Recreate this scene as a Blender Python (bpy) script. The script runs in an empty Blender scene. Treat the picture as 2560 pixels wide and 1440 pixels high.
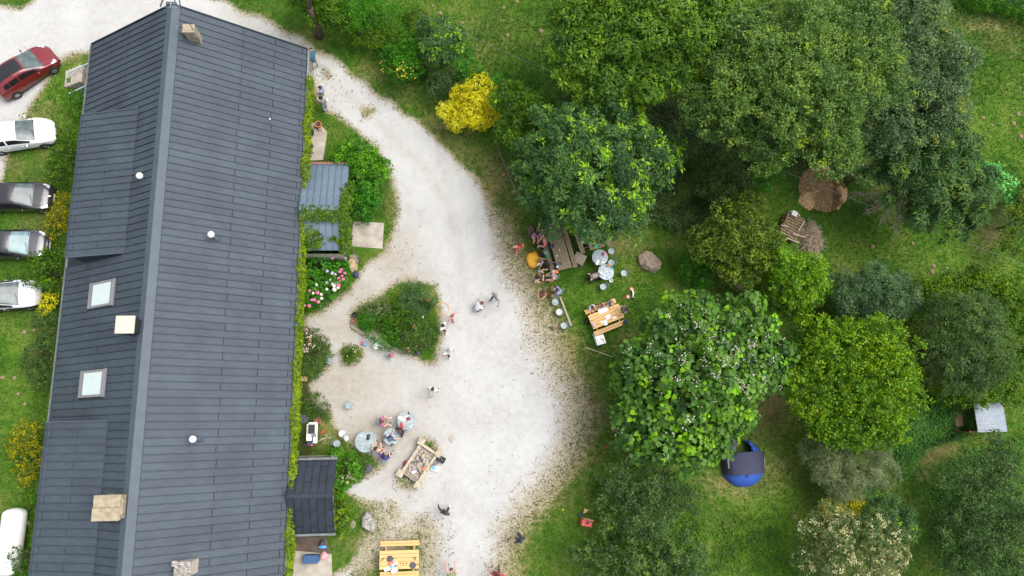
import bpy, bmesh, math, random
import numpy as np
from mathutils import Vector, Matrix
R_ = math.radians
rng = np.random.default_rng(7)
random.seed(7)
scene = bpy.context.scene
COL = scene.collection

# ------------------------------------------------------------------ camera
FPX, CX, CY, CAMH = 1739.0, 1280.0, 720.0, 43.0       # focal length in photo pixels, centre, height (m)
def _d(p): return np.array([(p[0]-CX)/FPX, -(p[1]-CY)/FPX, -1.0])
def _n(v): return v/np.linalg.norm(v)
_z = -_n(_d((1150, 1080)))                            # nadir point of the photo
_y = _d((1117, -7740)); _y = _n(_y-_z*_y.dot(_z))     # vanishing point of the long house
_x = np.cross(_y, _z)
RC = np.array([_x, _y, _z])
cam_data = bpy.data.cameras.new('camera'); cam = bpy.data.objects.new('camera', cam_data); COL.objects.link(cam)
cam_data.sensor_width = 36.0; cam_data.lens = 36.0*FPX/2560.0; cam_data.clip_end = 4000; cam_data.clip_start = 0.5
cam.matrix_world = Matrix.Translation((0, 0, CAMH)) @ Matrix(RC.tolist()).to_4x4()
scene.camera = cam

# ------------------------------------------------------------------ light
SUN_EL, SUN_AZ = R_(64), R_(15)                       # azimuth measured from world +X towards +Y
world = bpy.data.worlds.new('World'); scene.world = world; world.use_nodes = True
wn = world.node_tree; wn.nodes.clear()
sky = wn.nodes.new('ShaderNodeTexSky'); sky.sky_type = 'NISHITA'; sky.sun_disc = False
sky.sun_elevation = SUN_EL; sky.sun_rotation = R_(90)-SUN_AZ
sky.air_density = 1.0; sky.dust_density = 3.0; sky.ozone_density = 0.6
bg = wn.nodes.new('ShaderNodeBackground'); bg.inputs[1].default_value = 0.14
wo = wn.nodes.new('ShaderNodeOutputWorld')
hs = wn.nodes.new('ShaderNodeHueSaturation'); hs.inputs['Saturation'].default_value = 0.35   # overcast: a grey white sky
wn.links.new(sky.outputs[0], hs.inputs['Color']); wn.links.new(hs.outputs[0], bg.inputs[0]); wn.links.new(bg.outputs[0], wo.inputs[0])
sl = bpy.data.lights.new('sun', 'SUN'); sl.energy = 1.5; sl.angle = R_(45); sl.color = (1.0, 0.97, 0.92)
so = bpy.data.objects.new('sun', sl); COL.objects.link(so)
sd = Vector((math.cos(SUN_EL)*math.cos(SUN_AZ), math.cos(SUN_EL)*math.sin(SUN_AZ), math.sin(SUN_EL)))
so.rotation_euler = sd.to_track_quat('Z', 'Y').to_euler()
scene.view_settings.view_transform = 'Standard'; scene.view_settings.look = 'None'
scene.view_settings.exposure = 1.0; scene.view_settings.gamma = 1.0
scene.view_settings.use_curve_mapping = False

# ------------------------------------------------------------------ pixel <-> place
def P(px, py, z=0.0):
    w = RC @ _d((px, py)); t = (z-CAMH)/w[2]
    return Vector((t*w[0], t*w[1], z))
def ppm(px, py, z=0.0):                                # photo pixels per metre at that place
    return 1.0/(P(px+1, py, z)-P(px, py, z)).length
def proj(xyz):                                         # (N,3) -> pixel arrays
    c = (xyz-np.array([0, 0, CAMH])) @ RC
    return CX+FPX*c[:, 0]/-c[:, 2], CY-FPX*c[:, 1]/-c[:, 2]
def ang(x0, y0, x1, y1):                               # world heading of a direction seen in the photo
    a, b = P(x0, y0), P(x1, y1); return math.atan2(b.y-a.y, b.x-a.x)
# ------------------------------------------------------------------ materials
MATS = {}
def _rgba(c): return (c[0], c[1], c[2], 1.0)
def mat(name, col, rough=0.6, metal=0.0, var=0.15, scale=6.0, bump=0.0, col2=None, spec=0.5, coat=0.0, detail=6.0, alpha=None, trans=0.0, stretch=None):
    if name in MATS: return MATS[name]
    m = bpy.data.materials.new(name); m.use_nodes = True; nt = m.node_tree; b = nt.nodes['Principled BSDF']
    b.inputs['Roughness'].default_value = rough; b.inputs['Metallic'].default_value = metal
    b.inputs['Specular IOR Level'].default_value = spec
    b.inputs['Coat Weight'].default_value = coat; b.inputs['Coat Roughness'].default_value = 0.05
    tc = nt.nodes.new('ShaderNodeTexCoord'); nz = nt.nodes.new('ShaderNodeTexNoise')
    nz.inputs['Scale'].default_value = scale; nz.inputs['Detail'].default_value = detail
    if stretch:
        mp = nt.nodes.new('ShaderNodeMapping'); mp.inputs['Scale'].default_value = stretch
        nt.links.new(tc.outputs['Object'], mp.inputs[0]); nt.links.new(mp.outputs[0], nz.inputs['Vector'])
    else: nt.links.new(tc.outputs['Object'], nz.inputs['Vector'])
    rp = nt.nodes.new('ShaderNodeValToRGB'); c2 = col2 if col2 else tuple(min(1, c*(1+var)) for c in col)
    c1 = col if col2 else tuple(c*(1-var) for c in col)
    rp.color_ramp.elements[0].position = 0.3; rp.color_ramp.elements[0].color = _rgba(c1)
    rp.color_ramp.elements[1].position = 0.7; rp.color_ramp.elements[1].color = _rgba(c2)
    nt.links.new(nz.outputs['Fac'], rp.inputs[0]); nt.links.new(rp.outputs[0], b.inputs['Base Color'])
    if bump:
        bp = nt.nodes.new('ShaderNodeBump'); bp.inputs['Strength'].default_value = bump; bp.inputs['Distance'].default_value = 0.03
        nt.links.new(nz.outputs['Fac'], bp.inputs['Height']); nt.links.new(bp.outputs[0], b.inputs['Normal'])
    MATS[name] = m; return m
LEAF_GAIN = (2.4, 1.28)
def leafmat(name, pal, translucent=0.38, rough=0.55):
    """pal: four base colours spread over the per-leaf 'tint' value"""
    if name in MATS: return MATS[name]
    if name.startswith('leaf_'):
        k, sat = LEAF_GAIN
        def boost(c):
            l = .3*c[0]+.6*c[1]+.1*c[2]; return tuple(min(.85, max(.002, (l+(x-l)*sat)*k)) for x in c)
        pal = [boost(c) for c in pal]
    m = bpy.data.materials.new(name); m.use_nodes = True; nt = m.node_tree; b = nt.nodes['Principled BSDF']
    out = nt.nodes['Material Output']
    at = nt.nodes.new('ShaderNodeAttribute'); at.attribute_name = 'tint'
    rp = nt.nodes.new('ShaderNodeValToRGB'); e = rp.color_ramp.elements
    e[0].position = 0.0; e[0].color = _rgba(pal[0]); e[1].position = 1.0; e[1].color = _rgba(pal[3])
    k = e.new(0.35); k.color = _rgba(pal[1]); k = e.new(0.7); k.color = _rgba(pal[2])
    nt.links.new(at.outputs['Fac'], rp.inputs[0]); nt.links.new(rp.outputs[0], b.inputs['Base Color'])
    b.inputs['Roughness'].default_value = rough; b.inputs['Specular IOR Level'].default_value = 0.35
    tr = nt.nodes.new('ShaderNodeBsdfTranslucent'); mx = nt.nodes.new('ShaderNodeMixShader')
    mx.inputs[0].default_value = translucent
    nt.links.new(rp.outputs[0], tr.inputs[0]); nt.links.new(b.outputs[0], mx.inputs[1]); nt.links.new(tr.outputs[0], mx.inputs[2])
    nt.links.new(mx.outputs[0], out.inputs['Surface'])
    MATS[name] = m; return m
M_ = dict(
 slate=mat('slate_metal', (.053, .068, .086), .6, 0, .14, 2.0, .05, stretch=(1, 6, 1), spec=.3),
 slate_dark=mat('slate_metal_dark', (.024, .032, .043), .55, 0, .25, 2.0, .05, spec=.3),
 ridge=mat('ridge_metal', (.070, .088, .110), .5, 0, .10, 2.0, spec=.3),
 zinc=mat('zinc_blue', (.125, .17, .215), .45, .3, .14, 2.5, .04),
 zinc_dirty=mat('zinc_mossy', (.13, .16, .18), .6, .2, .3, 3.5, .05, col2=(.22, .27, .31)),
 render=mat('lime_render', (.45, .40, .32), .9, 0, .15, 4, .2),
 stone=mat('beige_stone', (.40, .345, .25), .9, 0, .35, 9, .4),
 stone_cap=mat('chimney_stone', (.30, .25, .17), .9, 0, .3, 5, .4),
 cap_cream=mat('cream_cap', (.54, .47, .36), .8, 0, .12, 8, .1),
 rock=mat('warm_rock', (.25, .20, .14), .9, 0, .3, 3, .5),
 rock_tan=mat('tan_rock', (.40, .31, .18), .9, 0, .3, 4, .5),
 rock_grey=mat('lichen_rock', (.08, .07, .06), .9, 0, .4, 7, .6, col2=(.46, .43, .38), stretch=(1, 2.2, 1)),
 slab=mat('stone_slab', (.24, .21, .16), .9, 0, .18, 9, .3),
 concrete=mat('old_concrete', (.27, .23, .19), .9, 0, .3, 1.6, .2, col2=(.44, .40, .34)),
 concrete_dark=mat('dark_concrete', (.10, .07, .055), .9, 0, .3, 2, .2),  # darker and browner than the other concrete
 pine=mat('new_pine', (.62, .37, .14), .6, 0, .16, 3, .08, stretch=(2, 22, 2)),
 oldwood=mat('weathered_wood', (.16, .115, .075), .85, 0, .3, 4, .3, stretch=(2, 18, 2)),
 oldwood2=mat('grey_brown_wood', (.22, .17, .11), .85, 0, .3, 4, .3, stretch=(2, 18, 2)),
 vent=mat('vent_white', (.60, .60, .60), .6, 0, .1, 9),
 white=mat('white_paint', (.78, .78, .76), .45, 0, .05, 5),
 offwhite=mat('off_white', (.50, .50, .48), .6, 0, .1, 8),
 paper=mat('white_paper', (.80, .80, .79), .8, 0, .04, 20),
 black=mat('black_plastic', (.018, .018, .02), .5, 0, .3, 6),
 dgrey=mat('dark_grey', (.055, .058, .068), .6, 0, .2, 6),
 grey=mat('mid_grey', (.16, .16, .17), .6, 0, .2, 6),
 galv=mat('galvanised', (.24, .29, .315), .5, .2, .16, 14, .05),
 galv_mottled=mat('galvanised_mottled', (.17, .21, .22), .5, .2, .4, 9, .05, col2=(.34, .39, .40)),
 corrugated=mat('corrugated_steel', (.26, .295, .34), .45, .2, .1, 5),
 rust=mat('rusty_brown', (.20, .07, .035), .85, 0, .4, 4, .2),
 red=mat('red_plastic', (.62, .03, .03), .4, 0, .08, 5),
 pinkred=mat('coral_plastic', (.70, .09, .08), .5, 0, .1, 5),
 pink=mat('pink_plastic', (.72, .12, .22), .5, 0, .1, 5),
 orange=mat('orange_plastic', (.80, .19, .03), .45, 0, .08, 5),
 hoop=mat('orange_hoop', (.78, .33, .08), .45, 0, .08, 5),
 blue=mat('blue_plastic', (.035, .12, .45), .45, 0, .1, 5),
 lblue=mat('light_blue', (.10, .36, .70), .5, 0, .1, 5),
 navy=mat('navy', (.022, .04, .10), .6, 0, .15, 8),
 steelblue=mat('dusty_blue', (.03, .08, .19), .6, 0, .15, 8),
 green=mat('green_plastic', (.02, .42, .22), .5, 0, .1, 5),
 teal=mat('dark_teal', (.05, .22, .2), .6, 0, .1, 5),
 yellow=mat('yellow_plastic', (.75, .68, .05), .5, 0, .1, 5),
 mustard=mat('mustard_fabric', (.75, .38, .03), .8, 0, .06, 7, .1),
 terracotta=mat('terracotta', (.52, .19, .08), .8, 0, .15, 7, .1),
 soilm=mat('potting_soil', (.06, .04, .025), .95, 0, .4, 14, .5),
 ash=mat('grey_ash', (.10, .09, .085), .95, 0, .4, 9, .7, col2=(.46, .39, .34), detail=10),
 bark=mat('bark', (.11, .08, .055), .95, 0, .35, 5, .6, stretch=(4, 4, 1)),
 bark_pale=mat('pale_bark', (.36, .30, .22), .9, 0, .3, 6, .4),
 tyre=mat('tyre', (.02, .02, .02), .8, 0, .2, 10),
 rim=mat('alloy_rim', (.40, .41, .43), .35, .6, .06, 6),
 glass=mat('car_glass', (.085, .11, .11), .12, 0, .3, 3, spec=.4, coat=.12),
 glass_dark=mat('tinted_glass', (.012, .012, .014), .08, 0, .2, 3, spec=.7),
 lampglass=mat('headlamp_glass', (.62, .64, .64), .15, .2, .15, 18, coat=.8),
 chrome=mat('chrome', (.6, .6, .6), .2, .9, .05, 5),
 skylight=mat('frosted_skylight', (.60, .68, .67), .18, 0, .04, 2, coat=.5),
 skyframe=mat('skylight_frame', (.25, .24, .26), .5, .3, .1, 5),
 brick=mat('red_brick', (.36, .13, .08), .9, 0, .25, 9, .2),
 mudbrown=mat('mole_soil', (.25, .185, .105), .95, 0, .25, 12, .6),
 brush=mat('dry_brush', (.26, .16, .10), .95, 0, .35, 6, .2),
 tent_navy=mat('tent_navy', (.026, .030, .066), .75, 0, .07, 30, .05),
 tent_dark=mat('tent_black', (.02, .022, .04), .7, 0, .1, 30),
 tent_blue=mat('tent_blue', (.018, .075, .33), .6, 0, .08, 20, .05),
 wire=mat('wire_grey', (.13, .14, .14), .5, .4, .1, 6),
 hose=mat('hose_green', (.30, .42, .36), .5, 0, .1, 6),
 gutterm=mat('zinc_gutter', (.20, .22, .22), .55, .2, .2, 3),
 silver=mat('silver', (.55, .56, .58), .3, .8, .06, 8),
 kraft=mat('plywood', (.55, .37, .19), .7, 0, .12, 5),
)
def panel_variation(m, amt):
    """each roof panel weathers a little differently"""
    nt = m.node_tree; b = nt.nodes['Principled BSDF']; src = b.inputs['Base Color'].links[0].from_socket
    oi = nt.nodes.new('ShaderNodeObjectInfo'); mr = nt.nodes.new('ShaderNodeMapRange'); mr.inputs[3].default_value = 1-amt; mr.inputs[4].default_value = 1+amt
    hs = nt.nodes.new('ShaderNodeHueSaturation'); nt.links.new(oi.outputs['Random'], mr.inputs[0]); nt.links.new(mr.outputs[0], hs.inputs['Value']); nt.links.new(src, hs.inputs['Color'])
    # large soft weather streaks in world space
    g = nt.nodes.new('ShaderNodeNewGeometry'); n = nt.nodes.new('ShaderNodeTexNoise'); n.inputs['Scale'].default_value = .55; n.inputs['Detail'].default_value = 5
    r = nt.nodes.new('ShaderNodeValToRGB'); r.color_ramp.elements[0].position = .35; r.color_ramp.elements[0].color = (.86, .86, .85, 1); r.color_ramp.elements[1].position = .7; r.color_ramp.elements[1].color = (1.1, 1.1, 1.1, 1)
    x = nt.nodes.new('ShaderNodeMix'); x.data_type = 'RGBA'; x.blend_type = 'MULTIPLY'; x.inputs[0].default_value = 1.0
    nt.links.new(g.outputs['Position'], n.inputs['Vector']); nt.links.new(n.outputs['Fac'], r.inputs[0]); nt.links.new(hs.outputs[0], x.inputs[6]); nt.links.new(r.outputs[0], x.inputs[7]); nt.links.new(x.outputs[2], b.inputs['Base Color'])
panel_variation(M_['slate'], .07); panel_variation(M_['zinc'], .08); panel_variation(M_['slate_dark'], .12)
# ------------------------------------------------------------------ object helpers
def link(o, parent=None):
    COL.objects.link(o)
    if parent is not None: o.parent = parent
    return o
def tag(o, label=None, cat=None, group=None, kind=None):
    if label: o['label'] = label
    if cat: o['category'] = cat
    if group: o['group'] = group
    if kind: o['kind'] = kind
    return o
def thing(name, label, cat, loc=(0, 0, 0), rz=0.0, group=None):
    o = bpy.data.objects.new(name, None); o.empty_display_size = .2; link(o)
    o.location = loc; o.rotation_euler = (0, 0, rz)
    return tag(o, label, cat, group)
def copy_tree(o, parent=None):
    c = o.copy(); COL.objects.link(c); c.parent = parent
    for ch in o.children: copy_tree(ch, c)
    return c
def place(proto, used, loc, rz, label, group=None, scale=None):
    """the first use takes the prototype itself, later uses are copies"""
    o = proto if not used[0] else copy_tree(proto)
    used[0] = True
    o.location = loc; o.rotation_euler = (0, 0, rz); o['label'] = label
    if group: o['group'] = group
    if scale: o.scale = (scale,)*3
    return o
class MB:
    def __init__(s): s.v = []; s.f = []; s.m = []
    def add(s, vs, fs, mi=0):
        k = len(s.v); s.v.extend([tuple(v) for v in vs]); s.f.extend([tuple(i+k for i in f) for f in fs]); s.m.extend([mi]*len(fs)); return s
    def box(s, c, d, rz=0.0, mi=0, M=None, taper=1.0):
        hx, hy, hz = d[0]/2, d[1]/2, d[2]/2
        vs = [Vector((x*hx*(taper if z > 0 else 1), y*hy*(taper if z > 0 else 1), z*hz)) for z in (-1, 1) for y in (-1, 1) for x in (-1, 1)]
        T = Matrix.Translation(c) @ (M if M is not None else Matrix.Rotation(rz, 4, 'Z'))
        vs = [T @ v for v in vs]
        return s.add(vs, [(0, 2, 3, 1), (4, 5, 7, 6), (0, 1, 5, 4), (2, 6, 7, 3), (0, 4, 6, 2), (1, 3, 7, 5)], mi)
    def bar(s, p0, p1, w, h, mi=0, up=(0, 0, 1)):
        p0, p1 = Vector(p0), Vector(p1); x = (p1-p0); L = x.length; x.normalize(); u = Vector(up)
        y = u.cross(x)
        if y.length < 1e-4: y = Vector((0, 1, 0)).cross(x)
        y.normalize(); z = x.cross(y)
        M = Matrix((x, y, z)).transposed().to_4x4()
        return s.box((p0+p1)/2, (L, w, h), M=M, mi=mi)
    def cyl(s, p0, p1, r0, r1=None, n=10, mi=0, caps=True):
        return s.tube([p0, p1], [r0, r0 if r1 is None else r1], n, mi, caps=caps)
    def tube(s, pts, r, n=6, mi=0, closed=False, caps=True):
        pts = [Vector(p) for p in pts]; N = len(pts); rr = r if isinstance(r, (list, tuple)) else [r]*N
        vs = []; fs = []; prev = None
        for i, p in enumerate(pts):
            a = pts[(i-1) % N] if (closed or i > 0) else p
            b = pts[(i+1) % N] if (closed or i < N-1) else p
            t = (b-a)
            if t.length < 1e-7: t = Vector((0, 0, 1))
            t.normalize()
            if prev is None:
                u = Vector((0, 0, 1)) if abs(t.z) < .9 else Vector((1, 0, 0))
                x = t.cross(u).normalized()
            else:
                x = (prev-t*prev.dot(t))
                x = x.normalized() if x.length > 1e-5 else t.orthogonal().normalized()
            prev = x; y = t.cross(x)
            for k in range(n):
                a_ = 2*math.pi*k/n; vs.append(p+(x*math.cos(a_)+y*math.sin(a_))*rr[i])
        for i in range(N if closed else N-1):
            j = (i+1) % N
            for k in range(n):
                l = (k+1) % n; fs.append((i*n+k, i*n+l, j*n+l, j*n+k))
        if caps and not closed:
            fs.append(tuple(range(n))[::-1]); fs.append(tuple((N-1)*n+k for k in range(n)))
        return s.add(vs, fs, mi)
    def lathe(s, prof, n=20, c=(0, 0, 0), mi=0, cap0=True, cap1=True):
        vs = []; fs = []; c = Vector(c)
        for r, z in prof:
            for k in range(n):
                a = 2*math.pi*k/n; vs.append((c.x+r*math.cos(a), c.y+r*math.sin(a), c.z+z))
        for i in range(len(prof)-1):
            for k in range(n):
                l = (k+1) % n; fs.append((i*n+k, i*n+l, (i+1)*n+l, (i+1)*n+k))
        if cap0: fs.append(tuple(range(n))[::-1])
        if cap1: fs.append(tuple((len(prof)-1)*n+k for k in range(n)))
        return s.add(vs, fs, mi)
    def ell(s, c, r, n=10, m=6, mi=0, M=None):
        c = Vector(c); vs = []; fs = []
        for i in range(m+1):
            th = math.pi*i/m
            for k in range(n):
                a = 2*math.pi*k/n
                v = Vector((r[0]*math.sin(th)*math.cos(a), r[1]*math.sin(th)*math.sin(a), r[2]*math.cos(th)))
                vs.append(c+((M @ v) if M is not None else v))
        for i in range(m):
            for k in range(n):
                l = (k+1) % n; fs.append((i*n+k, (i+1)*n+k, (i+1)*n+l, i*n+l))
        return s.add(vs, fs, mi)
    def prism(s, poly, z0, z1, mi=0):
        n = len(poly); vs = [(p[0], p[1], z0) for p in poly]+[(p[0], p[1], z1) for p in poly]
        fs = [tuple(range(n))[::-1], tuple(range(n, 2*n))]+[(i, (i+1) % n, n+(i+1) % n, n+i) for i in range(n)]
        return s.add(vs, fs, mi)
    def build(s, name, mats, parent=None, smooth=False, bevel=0.0, fixn=False):
        me = bpy.data.meshes.new(name); me.from_pydata(s.v, [], s.f)
        if not isinstance(mats, (list, tuple)): mats = [mats]
        for m in mats: me.materials.append(M_[m] if isinstance(m, str) else m)
        if len(mats) > 1: me.polygons.foreach_set('material_index', s.m)
        if smooth: me.polygons.foreach_set('use_smooth', [True]*len(s.f))
        if fixn or bevel:
            b = bmesh.new(); b.from_mesh(me); bmesh.ops.remove_doubles(b, verts=b.verts, dist=1e-5)
            bmesh.ops.recalc_face_normals(b, faces=b.faces)
            if bevel: bmesh.ops.bevel(b, geom=b.edges[:], offset=bevel, segments=1, affect='EDGES', clamp_overlap=True)
            b.to_mesh(me); b.free()
        me.update()
        return link(bpy.data.objects.new(name, me), parent)
def np_mesh(name, verts, quads, tint, material, parent=None, tris=False):
    """fast mesh from arrays, one 'tint' value per face"""
    me = bpy.data.meshes.new(name); k = quads.shape[1]
    me.vertices.add(len(verts)); me.vertices.foreach_set('co', verts.astype(np.float32).ravel())
    me.loops.add(quads.size); me.loops.foreach_set('vertex_index', quads.astype(np.int32).ravel())
    me.polygons.add(len(quads)); me.polygons.foreach_set('loop_start', np.arange(0, quads.size, k, dtype=np.int32))
    a = me.attributes.new('tint', 'FLOAT', 'FACE'); a.data.foreach_set('value', tint.astype(np.float32))
    me.materials.append(material); me.update(calc_edges=True)
    return link(bpy.data.objects.new(name, me), parent)
# ------------------------------------------------------------------ ground: one fine sheet, coloured by what lies there
GRAVEL = [
 [(-80,-60),(-80,20),(0,22),(90,4),(160,-30),(400,-60),(500,-20),(560,8),(620,34),(680,64),(740,92),(800,126),(850,165),(905,205),(955,243),(1000,275),(1045,312),(1090,352),(1135,394),(1172,434),(1202,474),(1226,525),(1244,585),(1256,640),(1290,700),(1318,745),(1338,800),(1362,860),(1392,920),(1424,975),(1440,1030),(1432,1085),(1408,1140),(1372,1195),(1345,1230),(1300,1270),(1268,1320),(1248,1380),(1244,1500),(1075,1500),(1072,1400),(1080,1330),(1060,1300),(1010,1330),(960,1370),(900,1400),(850,1460),(850,1500),(838,1500),(838,1440),(905,1385),(960,1335),(975,1310),(955,1270),(905,1245),(868,1236),(880,1205),(940,1180),(960,1160),(900,1125),(835,1065),(828,1030),(790,1000),(775,960),(815,930),(830,890),(800,850),(770,830),(765,795),(830,768),(880,722),(905,690),(930,655),(965,640),(985,590),(992,530),(985,460),(972,415),(945,378),(912,345),(875,315),(845,285),(815,268),(790,235),(775,190),(760,120),(430,60),(235,112),(232,125),(165,140),(150,160),(85,245),(62,300),(-80,310)],
 [(-80,375),(22,375),(8,452),(-80,452)]]
ISLANDS = [
 [(880,775),(905,755),(950,735),(985,712),(1015,690),(1050,700),(1085,715),(1102,760),(1106,830),(1090,905),(1060,905),(1030,893),(985,872),(935,848),(890,818)],
 [(885,1255),(935,1252),(958,1285),(962,1325),(935,1350),(890,1345)],
 [(850,880),(870,862),(905,870),(908,895),(880,912),(855,905)],
 [(975,1255),(992,1262),(990,1300),(975,1300)],
 [(1055,1095),(1085,1098),(1098,1120),(1085,1135),(1060,1120)],
 [(995,1190),(1040,1205),(1030,1222),(990,1210)],
 [(802,172),(815,178),(824,196),(806,196)],[(908,268),(935,270),(942,286),(912,292)]]
def sdist(px, py, poly):
    """signed distance in photo pixels, positive inside"""
    d2 = np.full(px.shape, 1e12); ins = np.zeros(px.shape, bool); n = len(poly)
    for i in range(n):
        x0, y0 = poly[i]; x1, y1 = poly[(i+1) % n]; ex, ey = x1-x0, y1-y0
        t = np.clip(((px-x0)*ex+(py-y0)*ey)/(ex*ex+ey*ey+1e-9), 0, 1)
        d2 = np.minimum(d2, (px-x0-t*ex)**2+(py-y0-t*ey)**2)
        c = ((y0 > py) != (y1 > py)) & (px < (x1-x0)*(py-y0)/(y1-y0+1e-9)+x0); ins ^= c
    d = np.sqrt(d2); return np.where(ins, d, -d)
def sstep(a, b, x):
    t = np.clip((x-a)/(b-a), 0, 1); return t*t*(3-2*t)
def spots(px, py, L):
    o = np.zeros(px.shape)
    for x, y, rx, ry, s in L:
        o = np.maximum(o, s*np.exp(-(((px-x)/rx)**2+((py-y)/ry)**2)))
    return o
DRY = [(1150,400,60,70,.6),(1220,480,45,80,.9),(1270,560,40,60,.8),(1290,660,30,50,.6),(1345,770,40,40,.7),(1400,870,50,60,.8),(1440,960,60,80,.8),(1480,1040,70,60,.9),(1440,1130,70,70,.6),(1370,1230,70,60,.6),(1300,1340,60,60,.45),(1560,620,90,60,.5),(1440,580,60,40,.5),(1470,880,50,40,.5),(1560,850,40,40,.6),(1925,1020,75,90,1.0),(1870,1190,120,70,.7),(1800,1190,60,40,.7),(1760,1180,60,40,.5),(1010,650,35,50,1.0),(985,520,25,70,.7),(940,700,40,30,.6),(850,760,40,20,.6),(760,100,60,30,.5),(900,180,60,40,.5),(1000,250,60,40,.5),(1090,330,60,40,.6),(600,20,60,20,.6),(165,150,60,25,.8),(50,270,70,50,.7),(30,430,30,40,.7),(880,1360,50,30,.5),(1250,1420,60,40,.4),(1010,1330,80,40,.7),(960,1320,40,60,.7),(820,1080,60,50,.6),(2340,1130,60,30,.9),(2300,1180,40,30,.6),(2470,60,110,22,.9),(2500,110,80,50,.5),(2420,240,40,80,.3),(1700,620,50,40,.4),(1750,720,60,40,.45),(2470,600,40,40,.7),(1800,1320,30,60,.4),(1560,1380,60,60,.4),(1500,1320,60,50,.4),(1120,890,20,60,.6),(1090,740,18,60,.5),(800,255,25,15,.5),(1210,90,120,80,.3)]
LUSH = [(1930,1270,130,120,.8),(2080,620,160,70,.5),(2480,200,90,100,.5),(1470,740,70,60,.5),(2300,620,140,60,.5),(1980,1320,110,90,.9),(1850,1330,70,70,.7),(2480,360,130,130,.8),(2540,690,60,60,.8),(2000,510,60,60,.5),(1600,700,80,60,.5),(1420,760,60,60,.5),(40,870,80,60,.8),(30,1010,70,90,.5),(170,200,70,70,.7),(900,310,40,30,.5),(880,140,90,40,.4),(2180,600,150,60,.4),(2350,640,100,50,.5)]
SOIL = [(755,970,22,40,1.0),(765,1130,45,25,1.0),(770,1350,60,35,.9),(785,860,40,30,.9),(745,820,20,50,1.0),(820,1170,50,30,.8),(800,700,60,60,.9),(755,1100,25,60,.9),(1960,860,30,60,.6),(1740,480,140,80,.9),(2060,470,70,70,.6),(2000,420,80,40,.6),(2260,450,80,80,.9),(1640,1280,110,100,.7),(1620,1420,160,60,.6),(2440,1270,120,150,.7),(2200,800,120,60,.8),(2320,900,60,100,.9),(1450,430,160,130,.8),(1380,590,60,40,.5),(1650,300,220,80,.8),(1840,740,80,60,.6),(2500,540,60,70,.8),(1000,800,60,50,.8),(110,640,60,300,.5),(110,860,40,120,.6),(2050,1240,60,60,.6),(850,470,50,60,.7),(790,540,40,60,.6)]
BEIGE = [(985,650,80,90,1.0),(1030,690,60,40,.8),(1075,900,40,60,.7),(860,960,170,110,1.0),(920,1080,170,90,1.0),(860,820,120,60,1.0),(900,730,90,60,.9),(960,620,90,60,.8),(1000,1220,80,80,.5),(960,1380,90,50,.8),(1050,1000,60,80,.6),(800,260,80,60,.3)]
for (ax, ay), (bx_, by_) in zip([(560,30),(680,85),(790,160),(880,250),(970,330),(1060,420),(1120,520),(1150,640)], [(680,85),(790,160),(880,250),(970,330),(1060,420),(1120,520),(1150,640),(1160,760)]):
    for k in range(7): BEIGE.append((ax+(bx_-ax)*k/7, ay+(by_-ay)*k/7, 15, 13, .42))          # dirtier strip between the wheel tracks
x0, x1, y0, y1, st = -36.0, 46.0, -14.0, 34.0, 0.2
NX, NY = int((x1-x0)/st)+1, int((y1-y0)/st)+1
gx, gy = np.meshgrid(np.linspace(x0, x1, NX), np.linspace(y0, y1, NY))
gv = np.stack([gx.ravel(), gy.ravel(), np.zeros(gx.size)], 1)
def lumps(x, y, s, seed):
    r = np.random.default_rng(seed); o = np.zeros(x.shape)
    for i in range(10):
        a = r.uniform(0, 2*math.pi); f = s*r.uniform(.6, 2.2); o += np.sin(f*(x*math.cos(a)+y*math.sin(a))+r.uniform(0, 6.28))
    return o/10
def ground_masks(x, y):
    px, py = proj(np.stack([x, y, np.zeros(x.shape)], 1))
    jx, jy = px+lumps(x, y, 1.6, 3)*16, py+lumps(x, y, 1.6, 4)*16
    g = np.full(x.shape, -1e9)
    for p in GRAVEL: g = np.maximum(g, sdist(jx, jy, p))
    for p in ISLANDS: g = np.minimum(g, -sdist(jx, jy, p))
    jx, jy = px+lumps(x, y, .9, 5)*40, py+lumps(x, y, .9, 6)*40
    return g, spots(jx, jy, DRY), spots(jx, jy, LUSH), spots(jx, jy, SOIL), spots(px, py, BEIGE), px, py
gd, dry, lush, soil, beige, gpx, gpy = ground_masks(gv[:, 0], gv[:, 1])
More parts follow.
